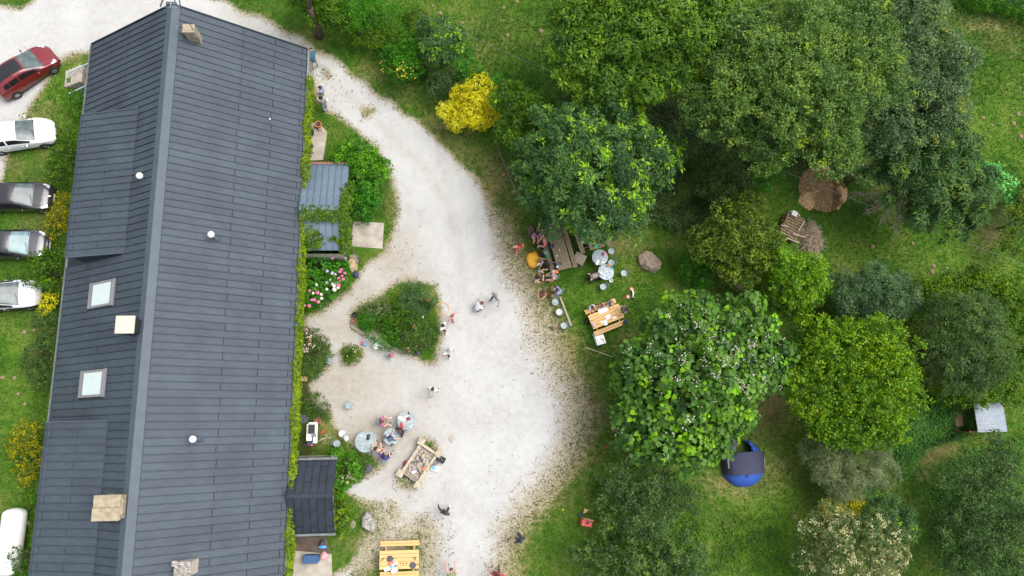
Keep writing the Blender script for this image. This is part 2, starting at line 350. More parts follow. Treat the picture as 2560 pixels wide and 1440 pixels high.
# the east rim of the drive fades slowly into grass, the rest more sharply
wide = np.clip(sstep(1150, 1330, gpx)*sstep(380, 560, gpy)+sstep(1500, 1600, gpx), 0, 1)
wide = np.maximum(wide, sstep(1240, 1300, gpy)*sstep(870, 900, gpx)*.8)
wd = 15+wide*70
gravel = np.clip(.5+.5*gd/wd, 0, 1)
dry = np.maximum(dry, np.exp(-((gravel-.32)/.22)**2)*(.35+.5*wide))
def ground_material():
    m = bpy.data.materials.new('ground_cover'); m.use_nodes = True; nt = m.node_tree; b = nt.nodes['Principled BSDF']; L = nt.links.new
    N = nt.nodes.new
    geo = N('ShaderNodeNewGeometry')
    def noise(s, d=6, rough=.6):
        n = N('ShaderNodeTexNoise'); n.inputs['Scale'].default_value = s; n.inputs['Detail'].default_value = d; n.inputs['Roughness'].default_value = rough
        L(geo.outputs['Position'], n.inputs['Vector']); return n.outputs['Fac']
    def attr(nm):
        a = N('ShaderNodeAttribute'); a.attribute_name = nm; return a.outputs['Fac']
    def math_(op, a, c, clamp=False):
        n = N('ShaderNodeMath'); n.operation = op; n.use_clamp = clamp
        for i, v in enumerate((a, c)):
            if isinstance(v, (int, float)): n.inputs[i].default_value = v
            else: L(v, n.inputs[i])
        return n.outputs[0]
    def ramp(f, els):
        r = N('ShaderNodeValToRGB'); e = r.color_ramp.elements
        e[0].position, e[0].color = els[0][0], _rgba(els[0][1]); e[1].position, e[1].color = els[-1][0], _rgba(els[-1][1])
        for p, c in els[1:-1]: k = e.new(p); k.color = _rgba(c)
        L(f, r.inputs[0]); return r.outputs[0]
    def mix(f, a, c):
        n = N('ShaderNodeMix'); n.data_type = 'RGBA'; L(f, n.inputs[0]); L(a, n.inputs[6]); L(c, n.inputs[7]); return n.outputs[2]
    nA, nB, nC, nD = noise(.33, 5), noise(2.6, 6, .7), noise(11, 6, .7), noise(34, 5, .7)
    gmix = math_('ADD', math_('MULTIPLY', nA, .45), math_('ADD', math_('MULTIPLY', nB, .3), math_('MULTIPLY', nC, .3)))
    grass = ramp(gmix, [(.40, (.013, .044, .004)), (.46, (.031, .088, .006)), (.53, (.056, .122, .010)), (.61, (.110, .142, .026))])
    lushc = ramp(gmix, [(.38, (.020, .064, .005)), (.5, (.070, .150, .010)), (.62, (.140, .205, .024))])
    dryc = ramp(gmix, [(.38, (.060, .066, .016)), (.48, (.150, .118, .045)), (.58, (.29, .215, .105))])
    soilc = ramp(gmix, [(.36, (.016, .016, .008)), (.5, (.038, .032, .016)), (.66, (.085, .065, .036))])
    jit = math_('MULTIPLY', math_('SUBTRACT', nB, .63), 1.0)
    c = mix(math_('ADD', attr('lush'), jit, True), grass, lushc)
    c = mix(math_('ADD', attr('dry'), jit, True), c, dryc)
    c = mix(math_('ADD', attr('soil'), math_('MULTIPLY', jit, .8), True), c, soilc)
    gw = ramp(math_('ADD', math_('MULTIPLY', nC, .28), math_('ADD', math_('MULTIPLY', nA, .32), math_('ADD', math_('MULTIPLY', nB, .2), math_('MULTIPLY', nD, .2)))), [(.38, (.31, .30, .278)), (.5, (.415, .409, .392)), (.62, (.49, .486, .472))])
    gb = ramp(math_('ADD', math_('MULTIPLY', nC, .4), math_('ADD', math_('MULTIPLY', nB, .4), math_('MULTIPLY', nD, .2))), [(.34, (.22, .195, .155)), (.5, (.325, .295, .245)), (.66, (.42, .39, .335))])
    gr = mix(math_('ADD', attr('beige'), math_('MULTIPLY', jit, .4), True), gw, gb)
    # ragged transition: fine noise decides which side of the edge a spot belongs to
    nE = noise(24, 4, .6)
    fine = math_('ADD', math_('MULTIPLY', math_('SUBTRACT', nE, .5), 2.2), math_('ADD', math_('MULTIPLY', math_('SUBTRACT', nC, .5), 2.0), math_('MULTIPLY', math_('SUBTRACT', nB, .5), 1.6)))
    def edge(centre, gain): return math_('ADD', math_('MULTIPLY', math_('ADD', math_('MULTIPLY', math_('SUBTRACT', attr('gravel'), centre), 2.6), fine), gain), .5, True)
    tan = ramp(math_('ADD', math_('MULTIPLY', nC, .5), math_('MULTIPLY', nD, .5)), [(.36, (.17, .14, .085)), (.5, (.31, .265, .19)), (.64, (.44, .39, .31))])
    c = mix(edge(.33, 1.5), c, tan)
    c = mix(edge(.66, 1.3), c, gr)
    L(c, b.inputs['Base Color']); b.inputs['Roughness'].default_value = .95; b.inputs['Specular IOR Level'].default_value = .15
    bp = N('ShaderNodeBump'); bp.inputs['Strength'].default_value = .35; bp.inputs['Distance'].default_value = .04
    L(math_('ADD', math_('MULTIPLY', nC, .7), nD), bp.inputs['Height']); L(bp.outputs[0], b.inputs['Normal'])
    return m
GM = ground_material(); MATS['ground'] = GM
idx = np.arange(NX*NY).reshape(NY, NX)
quads = np.stack([idx[:-1, :-1].ravel(), idx[:-1, 1:].ravel(), idx[1:, 1:].ravel(), idx[1:, :-1].ravel()], 1)
qc_g = gravel[quads].mean(1); qc_b = beige[quads].mean(1)
relief = lumps(gv[:, 0], gv[:, 1], .7, 11)*.03
def sheet(name, sel, dz):
    q = quads[sel]; u, inv = np.unique(q, return_inverse=True); v = gv[u].copy(); v[:, 2] = relief[u]*(1-gravel[u])+dz
    o = np_mesh(name, v, inv.reshape(-1, 4), np.zeros(len(q)), GM); me = o.data
    for nm, arr in (('gravel', gravel), ('beige', beige), ('dry', dry), ('lush', lush), ('soil', soil)):
        a = me.attributes.new(nm, 'FLOAT', 'POINT'); a.data.foreach_set('value', arr[u].astype(np.float32))
    me.polygons.foreach_set('use_smooth', [True]*len(me.polygons))
    tag(o, kind='structure'); return o
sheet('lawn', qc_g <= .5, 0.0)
sheet('driveway', (qc_g > .5) & (qc_b < .5), 0.0)
sheet('courtyard', (qc_g > .5) & (qc_b >= .5), 0.0)
g = MB(); g.add([(-1500, -1500, -.12), (1500, -1500, -.12), (1500, 1500, -.12), (-1500, 1500, -.12)], [(0, 1, 2, 3)])
tag(g.build('ground', GM), kind='structure')
PADS = []
def pad(name, pts, m, z=.03, label=None, jitter=0):
    PADS.append(pts)
    poly = [P(*p)[:2] for p in pts]; b = MB(); b.prism(poly, -.1, z); return tag(b.build(name, m), kind='structure')
pad('concrete_pad', [(883,553),(960,558),(956,622),(878,616)], 'concrete', .03)
pad('terrace', [(772,305),(800,312),(818,330),(808,400),(768,402)], 'concrete', .035)
pad('concrete_yard', [(722,1375),(829,1385),(832,1480),(716,1480)], 'concrete', .04)
pad('dark_step', [(726,1336),(815,1338),(826,1384),(722,1374)], 'concrete_dark', .03)  # dark brown strip between the porch and the yard
pad('doorway_slab', [(868,555),(882,555),(880,600),(866,600)], 'concrete_dark', .05)
# ------------------------------------------------------------------ the long house
XL, XR, XM, HE, HR, YT, YB = -22.35, -9.40, -15.86, 2.6, 7.0, 23.6, -9.2
TL, TR = (HR-HE)/(XM-XL), (HR-HE)/(XR-XM)
house = thing('long_house', 'long low house with dark grey standing seam metal roof and two wide dormers', 'house', (XM, 7, 0))
def hloc(v): return Vector(v)-Vector((XM, 7, 0))
def hbuild(mb, name, m, parent=None, **k):
    mb.v = [tuple(hloc(v)) for v in mb.v]; return mb.build(name, m, parent or house, **k)
# walls (pentagon gable prism, set in under the eaves)
b = MB(); wx0, wx1 = XL+.35, XR-.35
for y, s in ((YT-.25, 1), (YB-3, -1)):
    pass
sec = [(wx0, 0), (wx1, 0), (wx1, HE+.35*TR-.12), (XM, HR-.12), (wx0, HE+.35*TL-.12)]
vs = [(x, YT-.3, z) for x, z in sec]+[(x, YB, z) for x, z in sec]
b.add(vs, [(0, 1, 2, 3, 4), (9, 8, 7, 6, 5), (1, 6, 7, 2), (0, 4, 9, 5)])
hbuild(b, 'wall', 'render', fixn=True)
for (y, w, zb, h, nm) in ((20.6, .9, .9, 1.1, 'window'), (17.4, 1.0, .05, 2.05, 'door'), (8.5, 1.0, .9, 1.1, 'window'), (4.2, 1.1, .05, 2.05, 'door'), (.6, 1.0, .9, 1.1, 'window')):
    b = MB(); b.box((wx1+.02, y, zb+h/2), (.06, w, h)); o = hbuild(b, nm, 'white')
    p = MB(); p.box((wx1+.056, y, zb+h/2), (.02, w*.8, h*.8)); p.v = [tuple(hloc(v)) for v in p.v]; p.build('pane', 'glass_dark', o)
# roof slopes: a deck in its own tilted frame, seamed panels on it
def slope_frame(name, origin, xdir, parent, length, width, m='slate_dark', inset=.0):
    """local x runs up the slope, local y along the eave, z is the normal"""
    x = Vector(xdir).normalized(); z = Vector((-x.z*(1 if x.x > 0 else -1), 0, abs(x.x))) if abs(x.x) > abs(x.y) else Vector((0, -x.z*(1 if x.y > 0 else -1), abs(x.y)))
    z.normalize(); y = z.cross(x)
    b = MB(); b.box((length/2, width/2, -.05), (length, width, .08))
    o = b.build(name, m, parent)  # dark deck colour shows through the panel gaps, painting the seam shading
    M = Matrix((x, y, z)).transposed().to_4x4(); M.translation = Vector(origin)
    o.matrix_basis = M; return o
PANEL = {}
def panel_mesh(L, w, m, rib=.055):
    k = (round(L, 2), round(w, 3), m)
    if k in PANEL: return PANEL[k]
    b = MB(); e = .004
    # pan, one upstanding seam along the side, a small folded lip at the lower end
    b.box((L/2+.045, w/2+.004, .004), (L-.095, w-.05, .012))
    b.box((L/2, .012, .004+rib/2), (L-e, .022, rib))
    b.box((.03, w/2+.006, .026), (.05, w-.05, .044))
    o = b.build('panel', m); PANEL[k] = o.data; bpy.data.objects.remove(o); return PANEL[k]
def panels(parent, rows, m='slate', y0=0.0, w=.4, flip=False):
    """rows: list of (row index, [(x0, x1), ...]); the tiny eave pieces past the limit are joined"""
    ends = MB()
    for r, segs in rows:
        for a, c in segs:
            if c-a < .35:
                for (cx_, cy_, cz_, sx, sy, sz) in (((c-a)/2+.045, w/2+.004, .004, c-a-.095, w-.05, .012), ((c-a)/2, .012, .0315, c-a-.004, .022, .055), (.03, w/2+.006, .026, .05, w-.05, .044)): ends.box((a+cx_, y0+r*w+cy_, cz_), (sx, sy, sz))
                continue
            o = bpy.data.objects.new('panel', panel_mesh(c-a, w, m)); link(o, parent)
            o.location = (a, y0+r*w, 0.0)
    if ends.v: tag(ends.build('eave_panels', m, parent), kind='stuff')
SLR = math.hypot(XR-XM, HR-HE); SLL = math.hypot(XM-XL, HR-HE); PW = .4
NR = int(round((YT-YB)/PW))
right = slope_frame('roof_slope', hloc((XR, YT, HE)), (XM-XR, 0, HR-HE), house, SLR, NR*PW)
tag(right, 'eastern roof slope')
rows = []
for r in range(NR):
    y = YT-(r+.5)*PW
    top = SLR-.28
    if r % 2: segs = [(.0, top)] if r % 4 == 1 else [(.0, top)]
    else:
        s = .03*math.sin(r*1.7); segs = [(.0, .28), (.28, 1.97+s), (1.97+s, 3.86+s), (3.86+s, top)]
    rows.append((r, segs))
panels(right, rows)
left = slope_frame('roof_slope', hloc((XL, YB, HE)), (XM-XL, 0, HR-HE), house, SLL, NR*PW)
D1 = (9.65, 18.0); D2 = (YB, .92)                      # dormers' extent along the house
XDB = -17.78; sdb = (XDB-XL)/(XM-XL)*SLL               # where a dormer roof leaves the main slope
rows = []
for r in range(NR):
    y = YB+(r+.5)*PW; top = SLL-.28
    if D1[0]-.05 < y < D1[1]+.05 or y < D2[1]+.05: segs = [(sdb+.02, top)]
    elif r % 2: segs = [(0, top)]
    else: segs = [(0, .3), (.3, 2.05), (2.05, 3.75), (3.75, top)]
    for (ya, yb_) in ((6.75, 8.5), (2.0, 3.7)):        # trimmed around the skylights
        if ya-.1 < y < yb_+.1:
            segs = [(a, min(c, 2.55)) for a, c in segs if a < 2.5]+[(5.05, top)]
    rows.append((r, segs))
panels(left, rows)
# ridge cap, eaves, verges, gutters
b = MB()
for s, X in ((1, XR), (-1, XL)):
    sl_ = (HE-HR)/abs(X-XM)
    b.add([(XM, YT+.03, HR+.075), (XM+s*.36, YT+.03, HR+.36*sl_+.075), (XM+s*.36, YB, HR+.36*sl_+.075), (XM, YB, HR+.075),
           (XM, YT+.03, HR-.02), (XM+s*.37, YT+.03, HR+.36*sl_-.02), (XM+s*.37, YB, HR+.36*sl_-.02), (XM, YB, HR-.02)],
          [(0, 1, 2, 3), (1, 5, 6, 2), (0, 4, 5, 1), (3, 2, 6, 7)])
hbuild(b, 'ridge_cap', 'ridge', fixn=True)
for X in (XL, XR):
    b = MB(); b.bar((X, YT+.02, HE+.02), (XM, YT+.02, HR+.02), .06, .16); hbuild(b, 'verge_trim', 'slate_dark')
def gutter(X0, Y0, X1, Y1, z, name='gutter', m='silver', parent=None):
    b = MB(); n = 8; d = Vector((X1-X0, Y1-Y0, 0)).normalized(); s = Vector((d.y, -d.x, 0))
    vs = []; 
    for (x, y) in ((X0, Y0), (X1, Y1)):
        for k in range(n+1):
            a = math.pi*k/n; vs.append(Vector((x, y, z))+s*(.062*math.cos(a))+Vector((0, 0, -.062*math.sin(a))))
    b.add(vs, [(k, k+1, n+2+k, n+1+k) for k in range(n)])
    for q in (vs[0], vs[n]):
        e = q+Vector((X1-X0, Y1-Y0, 0)); b.tube([q, e], .012, 5)
    L = math.hypot(X1-X0, Y1-Y0); c = int(L/.9)
    for i in range(c+1):
        t = i/max(1, c); p = Vector((X0+(X1-X0)*t, Y0+(Y1-Y0)*t, z+.006)); b.bar(p-s*.075, p+s*.075, .02, .012)
    return b
hbuild(gutter(XR+.07, YT, XR+.07, YB, HE-.05), 'gutter', 'gutterm')
hbuild(gutter(XL-.07, YB, XL-.07, YT, HE-.05), 'gutter', 'gutterm')
# dormers
def dormer(ya, yb_):
    xe, ze, zb = -21.3, 4.70, HE+(XDB-XL)*TL
    d = MB(); xf = xe+.18
    zs = HE+(xf-XL)*TL
    d.add([(xf, ya+.12, zs-.1), (xf, yb_-.12, zs-.1), (xf, yb_-.12, ze-.02), (xf, ya+.12, ze-.02), (XDB, ya+.12, zb-.06), (XDB, yb_-.12, zb-.06)],
          [(0, 1, 2, 3), (0, 3, 4), (1, 5, 2), (3, 2, 5, 4)])
    o = hbuild(d, 'dormer', 'slate_dark', fixn=True)
    L = math.hypot(XDB-xe, zb-ze)
    n = int(round((yb_-ya)/.4)); w = (yb_-ya)/n
    base = MB(); base.box((L/2, (yb_-ya)/2, -.05), (L, yb_-ya, .09))
    x = Vector((XDB-xe, 0, zb-ze)).normalized(); z = Vector((-x.z, 0, x.x)); y = z.cross(x)
    dk = base.build('dormer_roof', 'slate', house); M = Matrix((x, y, z)).transposed().to_4x4(); M.translation = hloc((xe, ya, ze)); dk.matrix_basis = M
    panels(dk, [(r, [(0, .3), (.3, 1.85), (1.85, L)] if r % 2 else [(0, L)]) for r in range(n)], w=w)
    for yy in (0.02, yb_-ya-.02):
        t = MB(); t.box((L/2, yy, .02), (L, .05, .10)); t.build('edge_trim', 'ridge', dk)
    g = MB(); g.tube([hloc((xe-.06, ya, ze-.06)), hloc((xe-.06, yb_, ze-.06))], .05, 6); g.build('gutter', 'slate_dark', house)
    nwin = max(2, int((yb_-ya)/2.6))
    for i in range(nwin):
        yy = ya+(i+.5)*(yb_-ya)/nwin; t = MB(); t.box((xf-.02, yy, (zs+ze)/2), (.05, 1.0, ze-zs-.3)); f = hbuild(t, 'window', 'white')
        t = MB(); t.box(hloc((xf-.05, yy, (zs+ze)/2)), (.02, .84, ze-zs-.42)); t.build('pane', 'glass_dark', f)
dormer(*D1); dormer(*D2)
# skylights
def skylight(yc, xa=-20.12, xb=-18.3, w=1.42):
    s0 = (xa-XL)/(XM-XL)*SLL; s1 = (xb-XL)/(XM-XL)*SLL; L = s1-s0
    x = Vector((XM-XL, 0, HR-HE)).normalized(); z = Vector((-x.z, 0, x.x)); y = z.cross(x)
    M = Matrix((x, y, z)).transposed().to_4x4(); M.translation = hloc((XL, yc, HE))+x*s0
    e = bpy.data.objects.new('skylight', None)
    f = MB(); 
    f.box((L/2, w/2-.06, .05), (L, .12, .11)); f.box((L/2, -w/2+.06, .05), (L, .12, .11))
    f.box((.10, 0, .05), (.20, w-.24, .10)); f.box((L-.07, 0, .055), (.14, w-.24, .12)); f.box((L+.05, 0, .04), (.10, w+.06, .08))
    o = f.build('skylight', 'skyframe', house); o.matrix_basis = M
    p = MB(); p.box((L/2+.03, 0, .05), (L-.34, w-.24, .04)); p.build('pane', 'skylight', o)
    t = MB(); t.box((.26, 0, .045), (.12, w-.24, .08)); t.build('sash', 'grey', o)
skylight(7.63); skylight(2.85)
# chimneys
def chimney(x, y, w, d, ztop, m='stone_cap', cap='stone_cap', capw=.12, name='chimney'):
    zr = HR-abs(x-XM)*TL
    b = MB(); b.box((x, y, (zr-.5+ztop)/2), (w, d, ztop-zr+.5)); o = hbuild(b, name, m, bevel=.015)
    c = MB(); c.box(hloc((x, y, ztop+.05)), (w+capw, d+capw, .10)); c.build('cap', cap, o, bevel=.012)
    return o
def uvx(px, py, z): v = P(px, py, z); return v.x, v.y
x, y = uvx(471, 71, 7.3); c = chimney(x, y, .60, .46, 7.22, capw=.04); AX, AY = x, y
x, y = uvx(314, 812, 7.7); chimney(x, y, .74, .72, 7.7, m='slate_dark', cap='cap_cream', capw=.16)
x, y = uvx(266, 1270, 7.7); c = chimney(x, y, 1.12, 1.08, 7.5, capw=.08)
b = MB(); b.box(hloc((x-.05, y-.30, 7.63)), (1.22, .58, .06)); b.box(hloc((x-.02, y+.30, 7.635)), (1.22, .56, .06)); b.box(hloc((x+.60, y, 7.42)), (.10, .8, .2)); b.build('flagstone', 'stone_cap', c)
x, y = uvx(456, 1424, 6.2); c = chimney(x, y, .72, .66, 6.12, m='render', cap='rock_grey', capw=.08)
b = MB(); b.box(hloc((x-.40, y+.28, 6.15)), (.26, .26, .1)); b.box(hloc((x+.1, y, 6.24)), (.42, .34, .1)); b.build('chimney_pot', 'rock_grey', c)
# white flue vents
for px, py, zt in ((347, 438, 6.65), (526, 585, 6.15), (480, 1098, 6.2)):
    v = P(px, py, zt); X, Y = v.x, v.y
    zr = HR-abs(X-XM)*TL
    b = MB(); b.lathe([(.07, zr-.1), (.07, zt-.22), (.07, zt-.22)], 12, hloc((X, Y, 0))); o = b.build('flue', 'gutterm', house, smooth=False)
    b = MB(); b.lathe([(.09, -.2), (.18, -.16), (.18, -.04), (.13, .02), (.0, .04)], 18, hloc((X, Y, zt)), cap1=False); b.build('cowl', 'vent', o, smooth=True)
    b = MB(); b.lathe([(.28, zr-.2), (.12, zr+.12)], 12, hloc((X, Y, 0))); b.build('flashing', 'ridge', o)
b = MB(); v = P(675, 298, 3.8); b.ell(hloc((v.x, v.y, HR-(v.x-XM)*TR+.06)), (.05, .05, .04)); b.build('rivet_cap', 'white', house)
# aerial on the top chimney
b = MB(); p0 = Vector((AX+.33, AY-.2, 6.4)); p1 = Vector((AX+.10, AY+.25, 10.9)); b.tube([hloc(p0), hloc(p1)], .028, 6)
for t, L in ((.80, 1.3), (.985, 1.1)):
    q = p0.lerp(p1, t); b.tube([hloc(q+Vector((0, -L/2, 0))), hloc(q+Vector((0, L/2, 0)))], .014, 5)
    for k in range(7):
        yy = -L/2+L*k/6; h = .32-.025*k; b.tube([hloc(q+Vector((-h, yy, 0))), hloc(q+Vector((h, yy, 0)))], .009, 4)
o = b.build('aerial', 'silver', house)
b = MB(); q = p0.lerp(p1, .8)
for s in (-1, 1): b.box(hloc(q+Vector((s*.42, -.3, .0))), (.05, .7, .06), rz=s*.25)
b.box(hloc(q+Vector((0, -.42, -.03))), (.5, .16, .05)); b.build('reflector', 'dgrey', o)
# soot stain is real rust on the ridge beside the big chimney: a thin stained flashing
# ------------------------------------------------------------------ porch sheds against the east wall
def porch(label, x0, x1, ya, yb_, zr, ze, m, w, yr, rows2=True):
    t = thing('porch', label, 'porch', ((x0+x1)/2, yr, 0)); O = Vector(((x0+x1)/2, yr, 0))
    bl = MB(); sec = [(ya-.2, 0), (yb_+.2, 0), (yb_+.2, ze-.05), (yr, zr-.1), (ya-.2, ze-.05)]
    vs = [tuple(Vector((x1-.3, y, z))-O) for y, z in sec]+[tuple(Vector((x0, y, z))-O) for y, z in sec]
    bl.add(vs, [(0, 1, 2, 3, 4), (5, 9, 8, 7, 6), (0, 4, 9, 5), (1, 6, 7, 2)]); bl.build('wall', 'render', t, fixn=True)
    for (yy, s) in ((ya, -1), (yb_, 1)):
        L = math.hypot(yy-yr, zr-ze); x = Vector((0, yr-yy, zr-ze)).normalized(); z = Vector((0, -x.z*(1 if x.y > 0 else -1), abs(x.y))); y = z.cross(x)
        base = MB(); W = x1-x0; base.box((L/2, 0, -.04), (L, W, .07)); dk = base.build('roof_slope', m, t)
        M = Matrix((x, y, z)).transposed().to_4x4(); M.translation = Vector((0, yy-yr, ze)); dk.matrix_basis = M
        n = int(round(W/w)); ww = W/n
        for r in range(n):
            segs = [(0, L-.06)] if (r % 2 or not rows2) else [(0, L*.16), (L*.16, L*.60), (L*.60, L-.06)]
            for a, c in segs:
                q = bpy.data.objects.new('panel', panel_mesh(c-a, ww, m)); link(q, dk); q.location = (a, -W/2+r*ww, 0)
    r = MB(); r.bar((-(x1-x0)/2, 0, zr+.03), ((x1-x0)/2, 0, zr+.03), .22, .06); r.build('ridge_cap', m, t)
    return t, O
pA, OA = porch('porch with light blue grey zinc roof overgrown by vine, against the house', -9.42, -6.72, 10.75, 16.2, 2.95, 2.15, 'zinc', .38, 13.1, False)
for o in pA.children:
    if o.name.startswith('roof_slope') and o.location.y < 0:
        for q in o.children: q.data = panel_mesh(max(v.co.x for v in q.data.vertices), .3857, 'zinc_dirty') if False else q.data
pB, OB = porch('porch with dark slate coloured gable roof and thin gutters, against the house', -9.42, -6.95, -5.32, -1.40, 2.95, 2.0, 'slate_dark', .41, -3.25)
for yy in (-5.40, -1.32):
    g = gutter(-9.35, yy, -6.9, yy, 1.97); g.v = [tuple(Vector(v)-OB) for v in g.v]; g.build('gutter', 'gutterm', pB)
# brick coping at the top of the zinc porch
for i in range(11):
    b = MB(); b.box((-8.95+.2*i-OA.x, 16.33-OA.y, 1.0), (.18, .12, 2.0)); b.build('brick', 'brick', pA)
# ------------------------------------------------------------------ outside stair at the west side
sa = P(176, 222); t = thing('outdoor_stair', 'short outdoor stair with pale metal handrails at the west wall', 'stairs', (P(200, 205).x, P(200, 205).y, 0))
S0 = Vector(t.location)
for i in range(5):
    b = MB(); z = .17*(i+1); xx = P(172, 205).x+.28*i
    b.box(Vector((xx, P(195, 200).y, z/2))-S0, (.30, 1.15, z)); b.build('step', 'concrete', t)
for (pa, pb) in (((168, 183), (222, 158)), ((173, 234), (218, 213))):
    a, c = P(*pa, .95), P(*pb, 1.55); b = MB(); b.bar(a-S0, c-S0, .07, .05)
    a2, c2 = a-Vector((0, 0, .75)), c-Vector((0, 0, .75)); b.bar(a2-S0, c2-S0, .04, .04)
    for k in range(9):
        q = a.lerp(c, k/8.0); b.tube([q-S0-Vector((0, 0, .95)), q-S0], .018, 5)
    b.build('handrail', mat('pale_blue_metal', (.42, .50, .52), .4, .3), t)
# ------------------------------------------------------------------ garden shelter with corrugated roof, far east
O = P(2468, 1046); t = thing('garden_shelter', 'small rusty brown shelter with curved corrugated steel roof', 'shelter', O)
x0_, x1_ = 31.5, 33.4; ya_, yb_ = -.62, 1.12
b = MB()
for (xx, yy) in ((x0_-.35, ya_+.05), (x0_-.35, yb_-.05), (x1_-.1, ya_+.05), (x1_-.1, yb_-.05)): b.box(Vector((xx, yy, .85))-O, (.1, .1, 1.7))
b.box(Vector(((x0_+x1_)/2, ya_+.05, .7))-O, (x1_-x0_, .06, 1.3)); b.box(Vector((x1_-.1, (ya_+yb_)/2, .7))-O, (.06, yb_-ya_-.2, 1.3)); b.box(Vector((x0_-.2, (ya_+yb_)/2, .25))-O, (.1, yb_-ya_-.2, .4))
b.build('frame', 'rust', t)
b = MB(); nu, nv = 14, 73; vs = []
for i in range(nu):
    u = i/(nu-1)
    for j in range(nv):
        v = j/(nv-1); vs.append(Vector((x0_+(x1_-x0_)*u, ya_+(yb_-ya_)*v, 1.78+.20*math.sin(math.pi*(.15+.7*u))+.028*math.cos(2*math.pi*18*v)))-O)
b.add(vs, [(i*nv+j, (i+1)*nv+j, (i+1)*nv+j+1, i*nv+j+1) for i in range(nu-1) for j in range(nv-1)])
b.build('roof', 'corrugated', t, smooth=True)
b = MB(); b.box(Vector((x0_-.15, .2, .5))-O, (.5, .9, .3)); b.build('fodder_pile', 'brush', t, bevel=.05)
# white boundary wall beyond the hedge
a, c = P(2480, -8), P(2575, 18); t = thing('boundary_wall', 'low white boundary wall behind the trimmed hedge', 'wall', (a+c)/2)
b = MB(); b.bar(Vector((a.x, a.y, .3))-(a+c)/2, Vector((c.x, c.y, .3))-(a+c)/2, .25, .6); b.build('coping', 'offwhite', t)
b = MB(); q = a.lerp(c, .75)-(a+c)/2; b.box((q.x, q.y, .4), (.4, .4, .8)); b.build('pillar', 'white', t)
# ------------------------------------------------------------------ foliage
PAL = dict(
 ash=((.014, .030, .012), (.028, .056, .021), (.052, .092, .032), (.14, .22, .024)),
 walnut=((.018, .038, .009), (.040, .076, .016), (.070, .115, .024), (.12, .17, .035)),
 robinia=((.025, .044, .015), (.052, .086, .028), (.094, .135, .044), (.15, .18, .030)),
 greygreen=((.024, .040, .019), (.048, .074, .036), (.080, .112, .052), (.13, .14, .030)),
 chestnut=((.012, .028, .010), (.028, .054, .020), (.056, .090, .030), (.12, .15, .035)),
 catalpa=((.012, .030, .010), (.034, .068, .018), (.062, .112, .025), (.110, .200, .026)),
 hazel=((.024, .042, .006), (.049, .092, .010), (.094, .148, .015), (.15, .185, .020)),
 willow=((.016, .030, .015), (.036, .062, .028), (.062, .095, .046), (.10, .14, .07)),
 darkfine=((.014, .026, .010), (.030, .052, .018), (.055, .085, .026), (.09, .12, .035)),
 hedgey=((.016, .032, .006), (.037, .068, .010), (.070, .108, .016), (.12, .155, .025)),
 olive=((.020, .034, .009), (.044, .068, .016), (.074, .104, .024), (.125, .145, .030)),
 lime=((.022, .048, .006), (.052, .100, .010), (.090, .150, .016), (.13, .20, .025)),
 feather=((.030, .040, .020), (.066, .082, .042), (.112, .130, .070), (.16, .18, .10)),
 gold=((.13, .11, .02), (.26, .245, .045), (.33, .315, .075), (.38, .365, .13)),
 goldgreen=((.030, .040, .008), (.08, .085, .015), (.20, .17, .02), (.45, .35, .03)),
 apple=((.014, .026, .010), (.030, .050, .018), (.054, .082, .032), (.09, .12, .050)),
 laurel=((.012, .036, .005), (.028, .074, .008), (.054, .118, .012), (.09, .18, .018)),
 laurel2=((.010, .034, .007), (.022, .070, .011), (.042, .110, .017), (.07, .15, .025)),
 bush=((.012, .028, .006), (.028, .056, .010), (.052, .090, .016), (.10, .15, .025)),
 ivy=((.030, .050, .005), (.065, .100, .009), (.115, .150, .014), (.18, .21, .025)),
 blossom=((.020, .036, .013), (.048, .076, .030), (.11, .10, .045), (.36, .34, .22)),
 pale=((.040, .10, .030), (.075, .18, .060), (.12, .27, .10), (.17, .33, .13)),
 nettle=((.012, .034, .008), (.024, .062, .014), (.042, .092, .022), (.06, .12, .03)),
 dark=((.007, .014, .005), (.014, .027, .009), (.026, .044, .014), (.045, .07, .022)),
)
def leaf_arrays(c, n, t, L, W, kind='leaf'):
    """c centres, n normals, t tips' directions (unit), L, W arrays -> verts, quads"""
    b = np.cross(n, t); k = len(c); L = L[:, None]; W = W[:, None]
    if kind == 'heart':
        v = np.stack([c-t*L*.42, c-t*L*.30+b*W*.42-n*L*.05, c+t*L*.08+b*W*.40-n*L*.06, c+t*L*.55, c+t*L*.08-b*W*.40-n*L*.06, c-t*L*.30-b*W*.42-n*L*.05], 1).reshape(-1, 3)
        q = np.arange(k*6).reshape(k, 6)
    else:
        v = np.stack([c-t*L*.5, c+b*W*.5+n*W*.12, c+t*L*.5-n*L*.10, c-b*W*.5+n*W*.12], 1).reshape(-1, 3)
        q = np.arange(k*4).reshape(k, 4)
    return v, q
def unit(a): return a/np.maximum(np.linalg.norm(a, axis=1, keepdims=True), 1e-9)
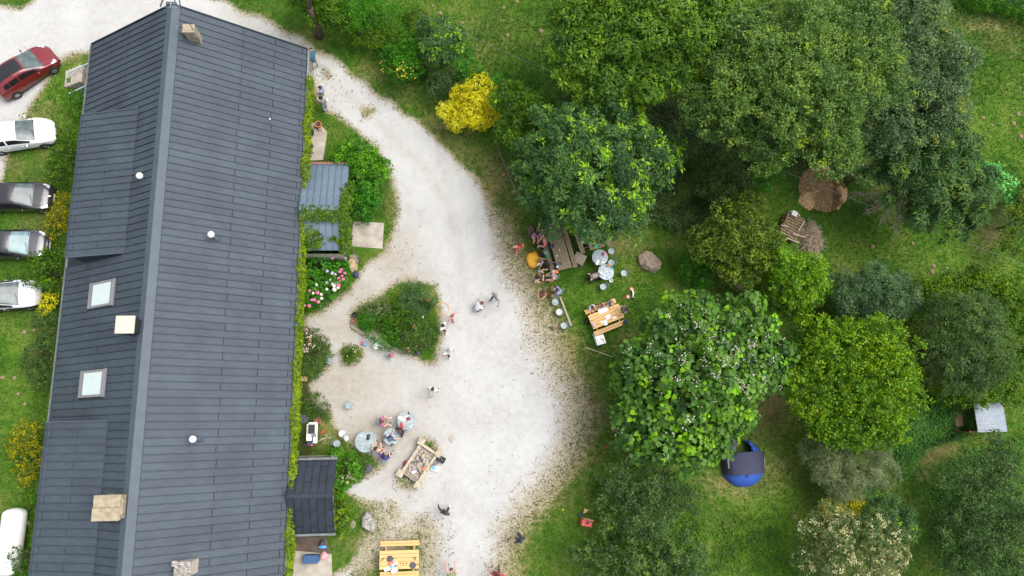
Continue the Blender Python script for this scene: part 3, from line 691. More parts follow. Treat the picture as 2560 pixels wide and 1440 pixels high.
def crown_arrays(blobs, spacing, per, L, W, rad, kind='leaf', radial=True, r=None, tips=0.0, droop=0.0, low=.35, fill=.5, tipside=None, up=.9, lumpy=.16):
    """blobs: (x, y, z, rx, ry, rz). Twig clusters over the uneven skin of each blob, leaves round each twig"""
    r = r or rng; C = []; O = []; BT = []; B = np.array([bl for bl in blobs], float); boff = r.normal(0, .11, len(B)) if len(B) > 12 else np.zeros(len(B))
    for i, bl in enumerate(B):
        ctr, rad3 = bl[:3], bl[3:]; area = 4*math.pi*((rad3[0]*rad3[1]+rad3[0]*rad3[2]+rad3[1]*rad3[2])/3)
        for frac, sc in ((1.0, 1.0), (fill, .72)):
            k = int(area/spacing**2*frac*sc*sc)+3
            d = unit(r.normal(size=(k, 3))); d = d[(d[:, 2] > -.15) | (r.random(len(d)) < low)]
            ph = r.uniform(0, 6.28, 6); f = r.normal(size=(6, 3))*2.6
            lump = np.sin(d @ f.T+ph).mean(1)*2.2
            s = sc*(1+lumpy*lump+r.normal(size=len(d))*.07)
            p = ctr+d*rad3*s[:, None]
            keep = np.ones(len(p), bool)
            for j, o in enumerate(B):
                if j != i: keep &= (((p-o[:3])/(o[3:]*.80))**2).sum(1) > 1
            p, d = p[keep], d[keep]; keep = p[:, 2] > .12; C.append(p[keep]); O.append(d[keep]); BT.append(np.full(keep.sum(), boff[i]))
    C, O = np.concatenate(C), np.concatenate(O); k = len(C)
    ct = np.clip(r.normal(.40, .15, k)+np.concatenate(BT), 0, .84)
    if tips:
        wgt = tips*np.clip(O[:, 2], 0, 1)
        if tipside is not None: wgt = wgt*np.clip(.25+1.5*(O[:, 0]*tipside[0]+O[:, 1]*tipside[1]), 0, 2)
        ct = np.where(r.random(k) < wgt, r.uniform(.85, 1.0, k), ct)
    N = k*per; ci = np.repeat(np.arange(k), per); cen, out = C[ci], O[ci]
    axis = unit(out+np.array([0, 0, up]))
    rd = unit(np.cross(axis, r.normal(size=(N, 3)))+axis*r.normal(.15, .25, (N, 1)))
    dist = rad*np.sqrt(r.random(N))[:, None]
    if radial: pos = cen+rd*(dist*.7+L*.35)+axis*r.normal(0, rad*.25, (N, 1)); t = rd
    else: pos = cen+rd*dist+axis*r.normal(0, rad*.4, (N, 1)); t = unit(r.normal(size=(N, 3))+out*.4)
    t = unit(t-np.array([0, 0, droop]))
    n = unit(axis+r.normal(size=(N, 3))*.45); n = unit(n-t*(n*t).sum(1, keepdims=True))
    sz = r.uniform(.7, 1.25, N)
    v, q = leaf_arrays(pos, n, t, L*sz, W*sz, kind)
    tint = np.clip(ct[ci]+r.normal(0, .09, N), 0, 1)
    return v, q, tint, C
KIND = dict(   # spacing, leaves per twig, leaf length, leaf width, twig radius, extra
 pinnate=dict(spacing=.42, per=12, L=.26, W=.085, rad=.20, radial=True),
 long=dict(spacing=.38, per=14, L=.28, W=.085, rad=.24, radial=True, droop=.3, fill=.7),
 robin=dict(spacing=.36, per=17, L=.17, W=.085, rad=.24, radial=False, fill=.8),
 spike=dict(spacing=.42, per=14, L=.38, W=.070, rad=.14, radial=True, droop=.2, fill=.8),
 big=dict(spacing=.44, per=6, L=.27, W=.27, rad=.24, radial=True, kind='heart', droop=.35),
 round=dict(spacing=.34, per=11, L=.14, W=.105, rad=.19, radial=False),
 fine=dict(spacing=.32, per=15, L=.20, W=.030, rad=.16, radial=True),
 willowy=dict(spacing=.34, per=15, L=.22, W=.045, rad=.18, radial=True),
 small=dict(spacing=.24, per=10, L=.10, W=.065, rad=.14, radial=False),
 glossy=dict(spacing=.27, per=9, L=.17, W=.075, rad=.11, radial=True),
 sparse=dict(spacing=.32, per=11, L=.13, W=.075, rad=.19, radial=False, fill=.5),
)
def blob(px, py, rpx, z, sq=.8):
    c = P(px, py, z); r = rpx/ppm(px, py, z); return (c.x, c.y, c.z, r, r, min(r*sq, max(.3, z-.05)))
def clumps(bl, r, k=15, s=.34, loose=False):
    """break big smooth crowns into many uneven boughs"""
    out = []
    for b in bl:
        if b[3] < 1.05: out.append(b); continue
        q0 = .42 if loose else .60; out.append((b[0], b[1], b[2], b[3]*q0, b[4]*q0, b[5]*q0))
        n = int(k*min(1.6, (b[3]/1.8)**.7)); ga = math.pi*(3-math.sqrt(5)); o0 = r.uniform(0, 6.28)
        for i in range(n):
            z = 1-(i+.5)/n*1.25; q = math.sqrt(max(0, 1-z*z)); a = o0+ga*i+r.normal()*.25; f = r.uniform(.55, 1.12) if loose else r.uniform(.62, .96); ss = s*r.uniform(.7, 1.2)
            if b[3] > 2.2: ss *= .84
            out.append((b[0]+b[3]*f*q*math.cos(a), b[1]+b[4]*f*q*math.sin(a), max(.3, b[2]+b[5]*f*z), b[3]*ss, b[4]*ss, b[5]*ss*.85))
    return out
def tree(name, label, cat, blobs, kind, pal, group=None, trunk=.14, bark='bark', limbs=True, seed=None, loose=False, flowers=None, **kw):
    bl = [blob(*b) for b in blobs]; A = np.array(bl); w = A[:, 3]**2
    bx, by = (A[:, 0]*w).sum()/w.sum(), (A[:, 1]*w).sum()/w.sum(); top = A[:, 2].max()
    t = thing(name, label, cat, (bx, by, 0), 0, group); k = dict(KIND[kind]); k.update(kw)
    r = np.random.default_rng(int(abs(blobs[0][0]*31+blobs[0][1]*17)))
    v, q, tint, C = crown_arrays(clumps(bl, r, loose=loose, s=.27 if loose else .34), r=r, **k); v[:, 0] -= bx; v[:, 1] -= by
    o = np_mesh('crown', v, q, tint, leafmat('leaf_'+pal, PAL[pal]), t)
    m = MB(); zc = max(.25, top*.45)
    m.tube([(0, 0, -.1), (trunk*.3, 0, zc*.5), (0, trunk*.2, zc)], [trunk*1.35, trunk, trunk*.85], 8)
    for b_ in bl:
        e = Vector((b_[0]-bx, b_[1]-by, b_[2]+b_[5]*.15)); s = Vector((0, 0, zc*.9)); mid = s.lerp(e, .5)+Vector((r.normal()*.15, r.normal()*.15, -.1*b_[5]))
        m.tube([s, mid, e], [trunk*.45, trunk*.26, trunk*.08], 6)
        for k_ in range(5 if limbs else 2):
            d = r.normal(size=3); d /= np.linalg.norm(d); d[2] = abs(d[2])*.6
            f = Vector((b_[0]-bx+d[0]*b_[3]*.9, b_[1]-by+d[1]*b_[4]*.9, b_[2]+d[2]*b_[5]*.6)); m.tube([mid, mid.lerp(f, .55)+Vector((0, 0, .1)), f], [trunk*.2, trunk*.13, trunk*.04], 5)
    m.build('trunk', bark, t, smooth=True)
    if flowers:
        fp = flowers; n = fp['n']; ids = r.integers(0, len(C), n)
        if 'where' in fp:
            px, py = proj(C); wgt = np.exp(-(((px-fp['where'][0])/fp['where'][2])**2+((py-fp['where'][1])/fp['where'][3])**2)); wgt = wgt+fp.get('base', .02)
            wgt *= np.clip((C[:, 2]-A[:, 2].min()*.6), .01, None); ids = r.choice(len(C), n, p=wgt/wgt.sum())
        c = np.repeat(C[ids], fp['per'], 0); k2 = len(c); c = c+r.normal(size=(k2, 3))*fp['rad']*np.array([1, 1, .7])+np.array([0, 0, fp.get('lift', .12)])
        nn = unit(r.normal(size=(k2, 3))*.6+np.array([0, 0, 1])); tt = unit(np.cross(nn, r.normal(size=(k2, 3))))
        v, q = leaf_arrays(c, nn, tt, r.uniform(.8, 1.3, k2)*fp['s'], r.uniform(.8, 1.2, k2)*fp['s']); v[:, 0] -= bx; v[:, 1] -= by
        o = np_mesh('blossom', v, q, np.clip(r.normal(.6, .25, k2), 0, 1), leafmat(fp['mat'], fp['pal'], .2), t); tag(o, kind='stuff')
    return t
TR = 'trees in the garden east of the drive'; SH = 'shrubs in the garden'
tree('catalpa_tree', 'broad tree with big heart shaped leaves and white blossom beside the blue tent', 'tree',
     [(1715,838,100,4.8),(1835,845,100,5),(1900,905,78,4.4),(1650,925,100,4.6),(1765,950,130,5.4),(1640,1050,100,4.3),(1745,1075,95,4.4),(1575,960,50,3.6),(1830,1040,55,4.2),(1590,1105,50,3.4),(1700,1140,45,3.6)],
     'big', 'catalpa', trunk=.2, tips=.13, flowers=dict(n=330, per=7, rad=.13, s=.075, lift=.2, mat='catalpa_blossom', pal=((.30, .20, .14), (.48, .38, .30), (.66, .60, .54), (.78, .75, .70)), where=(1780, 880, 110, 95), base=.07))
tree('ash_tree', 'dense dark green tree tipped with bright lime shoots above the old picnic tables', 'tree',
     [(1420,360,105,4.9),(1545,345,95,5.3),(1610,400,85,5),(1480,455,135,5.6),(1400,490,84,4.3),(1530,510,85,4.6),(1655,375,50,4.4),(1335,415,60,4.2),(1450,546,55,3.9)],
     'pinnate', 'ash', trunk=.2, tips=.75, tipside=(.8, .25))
tree('ash_sapling', 'mid green young tree between the golden bush and the dense dark tree', 'tree', [(1285,262,55,3.4),(1335,295,55,3.6),(1290,330,50,3)], 'pinnate', 'bush', tips=.05, trunk=.08)
tree('golden_bush', 'bright golden yellow bush beside the bend of the drive', 'bush', [(1172,272,62,1.9),(1198,228,38,2.3),(1140,290,34,1.5),(1205,290,40,1.7)], 'small', 'gold', spacing=.2, per=11, trunk=.06)
tree('walnut_tree', 'large spreading tree with long light green leaves at the meadow edge', 'tree',
     [(1480,45,100,6.6),(1590,55,120,7.6),(1710,50,125,8),(1450,160,80,5.8),(1535,185,85,6.2),(1640,170,95,6.8),(1810,20,80,7.6),(1500,110,90,6.5),(1700,130,80,7)],
     'long', 'walnut', trunk=.24, tips=.1, bark='bark_pale')
tree('robinia_tree', 'tall feathery tree with olive green tufts, largest crown over the garden', 'tree',
     [(1880,130,115,8.6),(2010,110,120,9.2),(2000,260,130,8.8),(1850,265,110,7.8),(2130,205,115,8.8),(2065,350,85,7.6),(1930,345,80,7.2),(1770,275,70,6.8),(2150,90,90,8.8),(1950,190,110,9.4)],
     'robin', 'robinia', trunk=.26, tips=.16, tipside=(.3, -.4), lumpy=.26, spacing=.40)
tree('grey_willow_tree', 'tall blue grey tree with a few yellow sprays behind the feathery tree', 'tree',
     [(2245,80,110,7.4),(2325,165,100,7),(2300,275,95,6.6),(2190,20,90,7.6),(2220,170,90,7.6),(2220,310,75,6.6),(2270,-30,80,7)],
     'robin', 'greygreen', trunk=.24, tips=.05, lumpy=.22)
tree('chestnut_tree', 'spiky leaved chestnut tree with narrow pointed leaf stars beside the far lawn', 'tree',
     [(2255,385,80,5.6),(2345,410,90,5.8),(2415,480,72,5.2),(2330,480,85,5.3),(2385,545,52,4.6),(2215,435,55,4.8),(2330,330,70,5.4),(2300,540,35,3.6)],
     'spike', 'chestnut', loose=True, trunk=.2, tips=.14, tipside=(.8, -.3))
tree('pale_shrub', 'pale mint green broad leaved shrub beside the chestnut tree', 'shrub', [(2478,425,22,1.3),(2505,462,30,1.4),(2528,490,18,1.1)], 'big', 'pale', trunk=.03, spacing=.3, L=.2, W=.17, per=5)
tree('dark_olive_shrub', 'dark olive shrub half out of the picture near the overhead cable', 'shrub', [(2562,535,42,2.3),(2548,598,38,2.1),(2560,480,25,1.6)], 'round', 'olive', trunk=.06)
tree('hazel_tree', 'round yellow green hazel between the blossom tree and the dark willow', 'tree',
     [(2075,880,95,4.7),(2195,875,85,4.8),(2055,985,90,4.3),(2175,985,105,4.9),(2125,1055,80,4.2),(2232,950,62,4.4),(2030,930,60,3.9),(2200,1050,60,4)],
     'round', 'hazel', trunk=.12, tips=.10, lumpy=.24, tipside=(.6, -.4))
tree('blue_green_bush', 'blue green feathery bush north of the yellow green hazel', 'bush', [(2115,740,55,2.9),(2190,728,62,3.1),(2250,742,48,2.8),(2195,775,55,2.6)], 'willowy', 'willow', trunk=.1)
tree('dark_willow_tree', 'dark soft willow tree ringed by yellow green hedge', 'tree', [(2400,820,80,4.3),(2438,865,85,4.4),(2368,900,75,3.9),(2440,790,55,4),(2420,930,60,3.6)], 'willowy', 'darkfine', trunk=.16)
for i, (bl, lab) in enumerate((
   ([(2330,742,40,2.2),(2385,722,40,2.2)], 'yellow green hedge bush north west of the dark willow'),
   ([(2440,718,46,2.3),(2510,745,50,2.4)], 'yellow green hedge bush on the lawn side of the dark willow'),
   ([(2540,830,48,2.5),(2545,900,42,2.3),(2510,800,35,2.3)], 'yellow green hedge bush east of the dark willow'),
   ([(2500,955,50,2.2),(2430,975,46,2.1),(2545,975,40,2)], 'yellow green hedge bush just above the steel roofed shelter'),
   ([(2335,935,40,2),(2370,975,38,1.9)], 'yellow green hedge bush between hazel and dark willow'))):
    tree('hedge_bush', lab, 'bush', bl, 'round', 'hedgey', 'hedge bushes round the dark willow', trunk=.06)
tree('oak_sapling', 'olive green bushy tree beside the pallet stack', 'tree', [(1785,612,62,3.3),(1850,578,72,3.8),(1900,622,62,3.4),(1832,655,55,2.9),(1868,515,42,2.8),(1880,680,45,2.8)], 'round', 'olive', trunk=.12, tips=.05)
tree('lime_ash_tree', 'bright lime green young ash below the brushwood pile', 'tree', [(1972,675,55,3.9),(2012,698,55,4),(1990,738,42,3.4),(1945,715,36,3.2)], 'pinnate', 'lime', trunk=.1)
tree('dark_leafy_shrub', 'dark large leaved shrub under the lime green ash', 'shrub', [(1925,740,35,2.2),(1975,765,30,2.2),(2030,740,26,2)], 'pinnate', 'bush', trunk=.06)
tree('feathery_shrub', 'grey green feathery shrub below the yellow green hazel', 'shrub', [(2075,1155,52,2.4),(2155,1148,60,2.7),(2200,1178,42,2.4),(2105,1195,55,2.3),(2040,1130,34,1.9)], 'fine', 'feather', trunk=.07, L=.34)
tree('yellow_shrub', 'small bright yellow shrub above the cream tipped bush', 'shrub', [(2132,1258,30,1.7),(2078,1266,22,1.4)], 'small', 'gold', trunk=.04)
tree('fir_shrub', 'dark green shrub with bright lime tips beside the cream tipped bush', 'shrub', [(2205,1270,44,2.3),(2242,1310,48,2.4)], 'willowy', 'ash', trunk=.06, tips=.16, tipside=(1, 0))
tree('cream_tipped_bush', 'big round bush covered with cream and pink tips', 'bush', [(2080,1355,78,2.8),(2168,1362,80,2.9),(2130,1420,95,3.1),(2030,1400,44,2.4),(2215,1420,50,2.5)], 'glossy', 'blossom', trunk=.08, tips=.27, spacing=.2, L=.13, W=.045, limbs=False)
tree('apple_tree', 'dark grey green old apple tree below the steel roofed shelter', 'tree', [(2480,1150,62,3.3),(2420,1215,70,3.4),(2505,1255,85,3.8),(2440,1325,82,3.6),(2530,1360,75,3.5),(2385,1300,42,2.9),(2480,1420,75,3.4),(2400,1400,50,2.8)], 'sparse', 'apple', trunk=.10, loose=True)
tree('apple_tree', 'dark open fruit tree beside the red toy kitchen', 'tree', [(1560,1205,55,3),(1635,1200,60,3.3),(1600,1268,70,3.3),(1535,1262,42,2.6),(1690,1245,52,3),(1640,1320,45,2.8)], 'sparse', 'apple', trunk=.09, loose=True)
tree('medlar_tree', 'low dark fruit tree with glossy leaves cut by the lower picture edge', 'tree', [(1480,1400,55,2.6),(1575,1385,70,2.9),(1675,1395,72,2.9),(1735,1425,45,2.6),(1610,1440,60,2.7)], 'glossy', 'darkfine', trunk=.1, spacing=.34, L=.2, W=.08, per=8, loose=True)
tree('small_shrub', 'low green shrub beside the big flat boulder', 'shrub', [(1720,672,26,1.1),(1758,690,30,1.2)], 'glossy', 'laurel2', trunk=.03)
tree('small_shrub', 'bright green low shrub at the foot of the fallen fence rail', 'shrub', [(1700,640,20,.9),(1735,710,18,.8)], 'small', 'laurel2', trunk=.03)
tree('creeper_mound', 'bright green creeper over the old fence near the leaf heap', 'creeper', [(1902,460,26,1.2),(1935,428,26,1.3),(1955,405,18,1.2)], 'small', 'laurel2', trunk=.04)
tree('thicket_bush', 'dark thicket bush between the dense dark tree and the pallet stack', 'bush', [(1790,470,45,2),(1845,460,40,2),(1830,520,35,2)], 'round', 'darkfine', trunk=.05)
# northern hedgerow along the drive
tree('roadside_tree', 'slim trunked tree at the top edge beside the drive', 'tree', [(722,-62,60,6.5),(760,-85,60,7)], 'round', 'bush', trunk=.24)
HG = 'hedgerow bushes along the north side of the drive'
for bl, lab, k, p in (
   ([(790,18,42,2.2),(835,40,45,2.2),(770,-10,50,2.6)], 'dark hedgerow bush beside the slim roadside trunk', 'round', 'bush'),
   ([(890,38,48,2),(930,20,45,2),(985,55,38,1.8)], 'bright green hedgerow bush along the upper bend', 'small', 'laurel2'),
   ([(905,85,32,1.2),(950,95,36,1.4),(860,75,26,1.1)], 'low dull green hedgerow bush edging the grass verge', 'small', 'hedgey'),
   ([(1040,60,42,1.8),(1000,100,40,1.7)], 'tangled hedgerow bush bordering the meadow', 'small', 'bush')):
    tree('hedgerow_bush', lab, 'bush', bl, k, p, HG, trunk=.05)
tree('broom_bush', 'round green bush with yellow flowers along its lower rim', 'bush', [(1005,165,48,1.9),(1030,130,42,2),(985,140,32,1.6)], 'small', 'laurel2', trunk=.05,
     flowers=dict(n=60, per=2, rad=.07, s=.085, lift=.12, mat='broom_flower', pal=((.6, .45, .02), (.7, .55, .03), (.75, .62, .04), (.8, .7, .1)), where=(985, 185, 40, 22), base=.0))
tree('young_ash', 'dark young ash with lime shoot tips behind the yellow flowered bush', 'tree', [(1090,95,48,3.2),(1125,115,45,3),(1080,125,35,2.8)], 'pinnate', 'ash', trunk=.08, tips=.4)
tree('young_maple', 'fresh green young tree above the golden bush', 'tree', [(1150,150,34,2.5),(1170,170,28,2.3),(1205,200,20,2),(1240,210,22,2.2)], 'pinnate', 'laurel2', trunk=.07)
tree('dark_shrub', 'dark grey green shrub left of the golden bush', 'shrub', [(1110,205,42,1.6),(1085,230,28,1.2),(1130,175,30,1.6)], 'small', 'apple', trunk=.05)
# trimmed hedge in the far corner
a, c = P(2330, -12), P(2590, 52); bl = []
t = thing('trimmed_hedge', 'trimmed bright green hedge in the far north east corner', 'hedge', (a+c)/2)
for i in range(16):
    q = a.lerp(c, i/15); bl.append((q.x, q.y, .9, .75, .75, .75))
v, q, tint, C = crown_arrays(bl, **dict(KIND['small'], spacing=.22)); mid = (a+c)/2; v[:, 0] -= mid.x; v[:, 1] -= mid.y
np_mesh('foliage', v, q, tint, leafmat('leaf_laurel', PAL['laurel']), t)
for i in range(16):
    s = a.lerp(c, i/15)-mid; m = MB(); m.tube([(s.x, s.y, -.05), (s.x, s.y, .7)], [.04, .02], 5); m.build('stem', 'bark', t)
# west side of the house
WG = 'shrubs along the west wall'
for nm, bl, lab, k, p in (
   ('boxwood_shrub', [(186,252,24,.8),(190,275,18,.7)], 'bright green round shrub below the outdoor stair', 'small', 'laurel'),
   ('privet_shrub', [(160,385,34,1.2),(150,425,38,1.3),(180,350,24,1.1)], 'dark green shrub between the white and the dark cars', 'round', 'bush'),
   ('golden_shrub', [(148,535,28,1.3),(140,570,26,1.2),(160,505,22,1.1)], 'mottled golden shrub before the dark car with white emblem', 'small', 'goldgreen'),
   ('privet_shrub', [(118,660,40,1.4),(135,700,36,1.4),(90,690,30,1.2)], 'dark green shrub reaching over the car with chevron nose', 'round', 'bush'),
   ('golden_shrub', [(122,752,22,1.2),(110,770,18,1.0)], 'small bright golden shrub at the nose of the white car with black sides', 'small', 'gold'),
   ('privet_shrub', [(115,800,32,1.1),(105,880,38,1.1),(110,940,34,1.0),(80,900,28,.9)], 'long dark shrub along the lawn under the eaves', 'small', 'darkfine'),
   ('spindle_shrub', [(68,1085,34,1.7),(72,1140,36,1.8),(66,1185,28,1.6),(45,1110,24,1.5)], 'olive shrub with golden sprays above the white gas tank', 'small', 'goldgreen'),
   ('bramble_shrub', [(45,1385,20,1.5),(55,1405,22,1.4)], 'dark bramble arching over the white gas tank', 'sparse', 'apple'),
   ('bramble_shrub', [(80,1420,26,.9),(92,1360,18,.8),(98,1240,16,.7),(60,1435,22,.9)], 'bright weedy shrub between gas tank and house', 'glossy', 'laurel')):
    tree(nm, lab, 'shrub', bl, k, p, WG, trunk=.04)
# beds on the east wall
tree('laurel_bush', 'glossy bright green laurel beside the zinc roofed porch', 'bush', [(885,398,55,1.5),(918,418,48,1.5),(862,408,38,1.3),(905,455,40,1.4)], 'glossy', 'laurel', trunk=.06, tips=.1, spacing=.24)
tree('laurel_bush', 'darker green rounded laurel in front of the zinc roofed porch', 'bush', [(912,492,46,1.3),(898,520,36,1.1)], 'glossy', 'laurel2', trunk=.06, spacing=.24)
hy = tree('hydrangea_bush', 'hydrangea bed with pink and white flower balls below the zinc porch', 'hydrangea', [(795,660,36,.75),(832,690,34,.75),(782,705,36,.75),(780,745,28,.7),(815,725,28,.65),(766,695,28,.7),(852,672,22,.7),(764,742,22,.6)], 'glossy', 'laurel2', trunk=.03, L=.16, W=.10, spacing=.24)
HL = Vector(hy.location)
fp = MB(); fp2 = {}
for (px, py, kk) in [(834,640,1),(828,637,1),(831,645,1),(853,674,0),(850,680,0),(862,683,0),(855,690,0),(858,698,0),(850,703,0),(847,696,0),(763,668,2),(760,675,2),(818,678,2),(831,683,2),(838,686,2),(826,701,3),(818,707,3),(842,708,3),(832,710,3),(835,715,3),(847,714,0),(817,723,3),(836,724,3),(790,712,3),(845,719,3),(774,727,0),(787,724,0),(794,732,0),(779,750,0),(785,750,0),(796,755,0),(761,764,0),(773,765,0),(783,733,3),(803,736,3),(804,746,3)]:
    if kk not in fp2:
        b = MB(); rr = np.random.default_rng(kk)
        b.ell((0, 0, 0), (.085, .085, .07), 8, 5)
        for i in range(26):
            d = rr.normal(size=3); d /= np.linalg.norm(d); d[2] = abs(d[2]); b.ell(Vector(d)*.085, (.03, .03, .018), 5, 3)
        cc = ((.72, .17, .33), (.66, .25, .52), (.55, .50, .68), (.75, .74, .62))[kk]
        fo = b.build('flower_head', mat('hydrangea_%d' % kk, cc, .8, 0, .18, 30), hy, smooth=True); fp2[kk] = fo
    else:
        fo = fp2[kk].copy(); link(fo, hy)
    w = P(px, py, 1.25); fo.location = w-HL; s = random.uniform(.8, 1.25); fo.scale = (s, s, s)
PINK = dict(n=26, per=4, rad=.06, s=.08, lift=.12, mat='rose_petal', pal=((.6, .25, .2), (.72, .4, .34), (.78, .6, .52), (.8, .75, .68)))
tree('rose_bush', 'dark rose bush with pale pink blooms against the house wall', 'rose bush', [(775,850,32,.9),(790,885,36,.9),(775,915,30,.8),(805,860,22,.7)], 'small', 'darkfine', trunk=.03, flowers=dict(PINK, where=(770, 855, 30, 25), base=0))
tree('rose_bush', 'small round rose bush alone on the courtyard gravel', 'rose bush', [(884,885,20,.55),(868,878,12,.5),(872,900,12,.4)], 'small', 'bush', trunk=.03, flowers=dict(PINK, n=6, per=2))
tree('rosemary_bush', 'dark bushy shrub behind the white gas grill', 'shrub', [(795,1015,30,.9),(775,1005,24,.8),(805,1040,18,.6)], 'small', 'darkfine', trunk=.03)
tree('fuchsia_bush', 'leafy light green bush with a pink bloom beside the dark porch', 'shrub', [(838,1145,24,.9),(868,1160,28,1.0),(885,1180,20,.8),(855,1195,26,.9),(850,1225,20,.8)], 'glossy', 'laurel', trunk=.03, L=.18, W=.10, flowers=dict(PINK, n=7, per=5, where=(870, 1195, 14, 10), base=0))
tree('variegated_bush', 'yellow variegated bush at the corner of the dark porch', 'shrub', [(853,1275,24,.9),(856,1310,24,.9),(848,1245,16,.7)], 'glossy', 'hedgey', trunk=.03, tips=.2)
tree('dark_ground_bush', 'dark low shrub on the soil between the grill and the dark porch', 'shrub', [(885,1185,24,.6),(905,1165,18,.5)], 'small', 'darkfine', trunk=.02)
IG = 'plants on the grassy island in the drive'
for bl, lab, k, p in (
   ([(1040,735,34,.8),(1020,755,28,.8),(1060,765,24,.6)], 'blue green lavender like clump on the island', 'fine', 'willow'),
   ([(1000,775,34,.7),(985,800,28,.6)], 'dark leafy clump amid the island', 'small', 'bush'),
   ([(945,825,34,.6),(970,845,30,.5),(920,800,22,.5)], 'bright low perennials along the island stone edging', 'small', 'laurel2'),
   ([(1040,830,34,.6),(1060,850,28,.5),(1025,860,28,.5)], 'roses with red blooms on the island', 'small', 'darkfine'),
   ([(955,775,26,.5),(915,775,16,.45)], 'brownish dry plants at the island tip', 'small', 'feather')):
    tree('island_plant', lab, 'plant', bl, k, p, IG, trunk=.02, flowers=(dict(PINK, n=8, per=2, mat='red_rose', pal=((.6, .1, .06), (.7, .14, .08), (.75, .3, .2), (.7, .6, .5))) if 'red' in lab else None))
# ivy on the east wall and the vine over the zinc porch
t = thing('wall_ivy', 'bright green ivy climbing the whole east wall up to the gutter', 'ivy', (XR, 8, 0))
bl = []
for y in np.arange(-8.5, 21.6, .24):
    d = .5+.5*math.sin(y*1.3)*math.sin(y*.37+1)
    bl.append((XR+.14+.04*math.sin(y*3), y, 2.42+.10*math.sin(y*2.1), .17+.09*d, .3, .30)); bl.append((XR-.12, y, 1.4, .16, .3, .7))
v, q, tint, C = crown_arrays(bl, spacing=.14, per=6, L=.10, W=.07, rad=.08, radial=True, up=.6, low=.8, fill=0, droop=.3); v[:, 0] -= XR; v[:, 1] -= 8
np_mesh('foliage', v, q, tint, leafmat('leaf_ivy', PAL['ivy']), t)
for y in np.arange(-8, 20.5, 1.1):
    m = MB(); m.tube([(-.28, y-8, -.05), (-.25, y-7.9, 1.0), (-.2, y-8.1, 2.2)], [.035, .025, .012], 5); m.build('stem', 'bark', t)
t = thing('porch_vine', 'vine draped over the ridge and side of the zinc porch', 'vine', (OA.x, OA.y, 0)); bl = []
for i in range(26):
    u = i/25; bl.append((-9.2+2.4*u, 12.75+.22*math.sin(i*1.3), 2.95-.03*abs(math.sin(i)), .2, .28, .16))
for i in range(34):
    u = i/33; y = 14.6-4.0*u; zr = 2.95-abs(y-13.1)*.32; bl.append((-6.75+.12*math.sin(i*2.1), y, zr-.05, .24+.08*math.sin(i*1.1), .22, .3))
for i in range(26): bl.append((-9.15+random.random()*.95, 10.9+random.random()*1.9, 2.35+random.random()*.2, .22, .22, .12))
for i in range(10): bl.append((-7.7+.12*i, 11.35+.1*math.sin(i), 2.38, .10, .10, .06))
v, q, tint, C = crown_arrays(bl, spacing=.15, per=5, L=.12, W=.08, rad=.08, radial=True, up=.9, low=.5, fill=0); v[:, 0] -= OA.x; v[:, 1] -= OA.y
np_mesh('foliage', v, q, tint, leafmat('leaf_vine', PAL['hedgey']), t)
m = MB(); m.tube([(-.1+2, -2.5, 0), (1.5, -2.0, 1.5), (1.2, -.4, 2.9)], [.04, .03, .015], 5); m.build('stem', 'bark', t)
# ------------------------------------------------------------------ bare dead branches under the chestnut
def bare(name, label, root, tips, z0, z1, r0):
    o0 = P(*root, z0); t = thing(name, label, 'branch', (o0.x, o0.y, 0)); m = MB(); O = Vector((o0.x, o0.y, 0)); rr = np.random.default_rng(3)
    m.tube([(0, 0, -.1), (.05, .02, z0)], [r0*2.2, r0*1.6], 7)
    for (px, py) in tips:
        e = P(px, py, z1)-O; s = Vector((0, 0, z0)); pts = [s]; n = 6
        for i in range(1, n+1): pts.append(s.lerp(e, i/n)+Vector((rr.normal()*.09, rr.normal()*.09, .25*math.sin(math.pi*i/n))))
        m.tube(pts, [r0*(1-.82*i/n) for i in range(n+1)], 6)
        for i in range(1, n):
            for k in range(3):
                d = (pts[i+1]-pts[i]).normalized(); sd_ = d.cross(Vector((0, 0, 1)))*(1 if k % 2 else -1)
                q = pts[i]+(d*.8+sd_*.6*rr.uniform(.4, 1.2)+Vector((0, 0, rr.normal()*.2)))*rr.uniform(.5, 1.1)*(1.1-i*.1)
                m.tube([pts[i], pts[i].lerp(q, .5)+Vector((0, 0, .05)), q], [r0*.3, r0*.22, r0*.08], 4)
                for _ in range(2):
                    q2 = q+Vector((rr.normal()*.25, rr.normal()*.25, rr.normal()*.1)); m.tube([pts[i].lerp(q, .6), q2], [r0*.16, r0*.06], 4)
    m.build('limb', 'bark_pale', t, smooth=True)
bare('bare_branch', 'leafless fan of dead branches over the lawn below the chestnut', (2232, 478), [(2125,495),(2160,535),(2200,560),(2238,582),(2272,578),(2300,582),(2322,555)], 2.2, 2.6, .10)
bare('bare_branch', 'thin leafless branch beside the leaf heap', (2190, 415), [(2112,412),(2118,440)], 2.5, 2.4, .05)
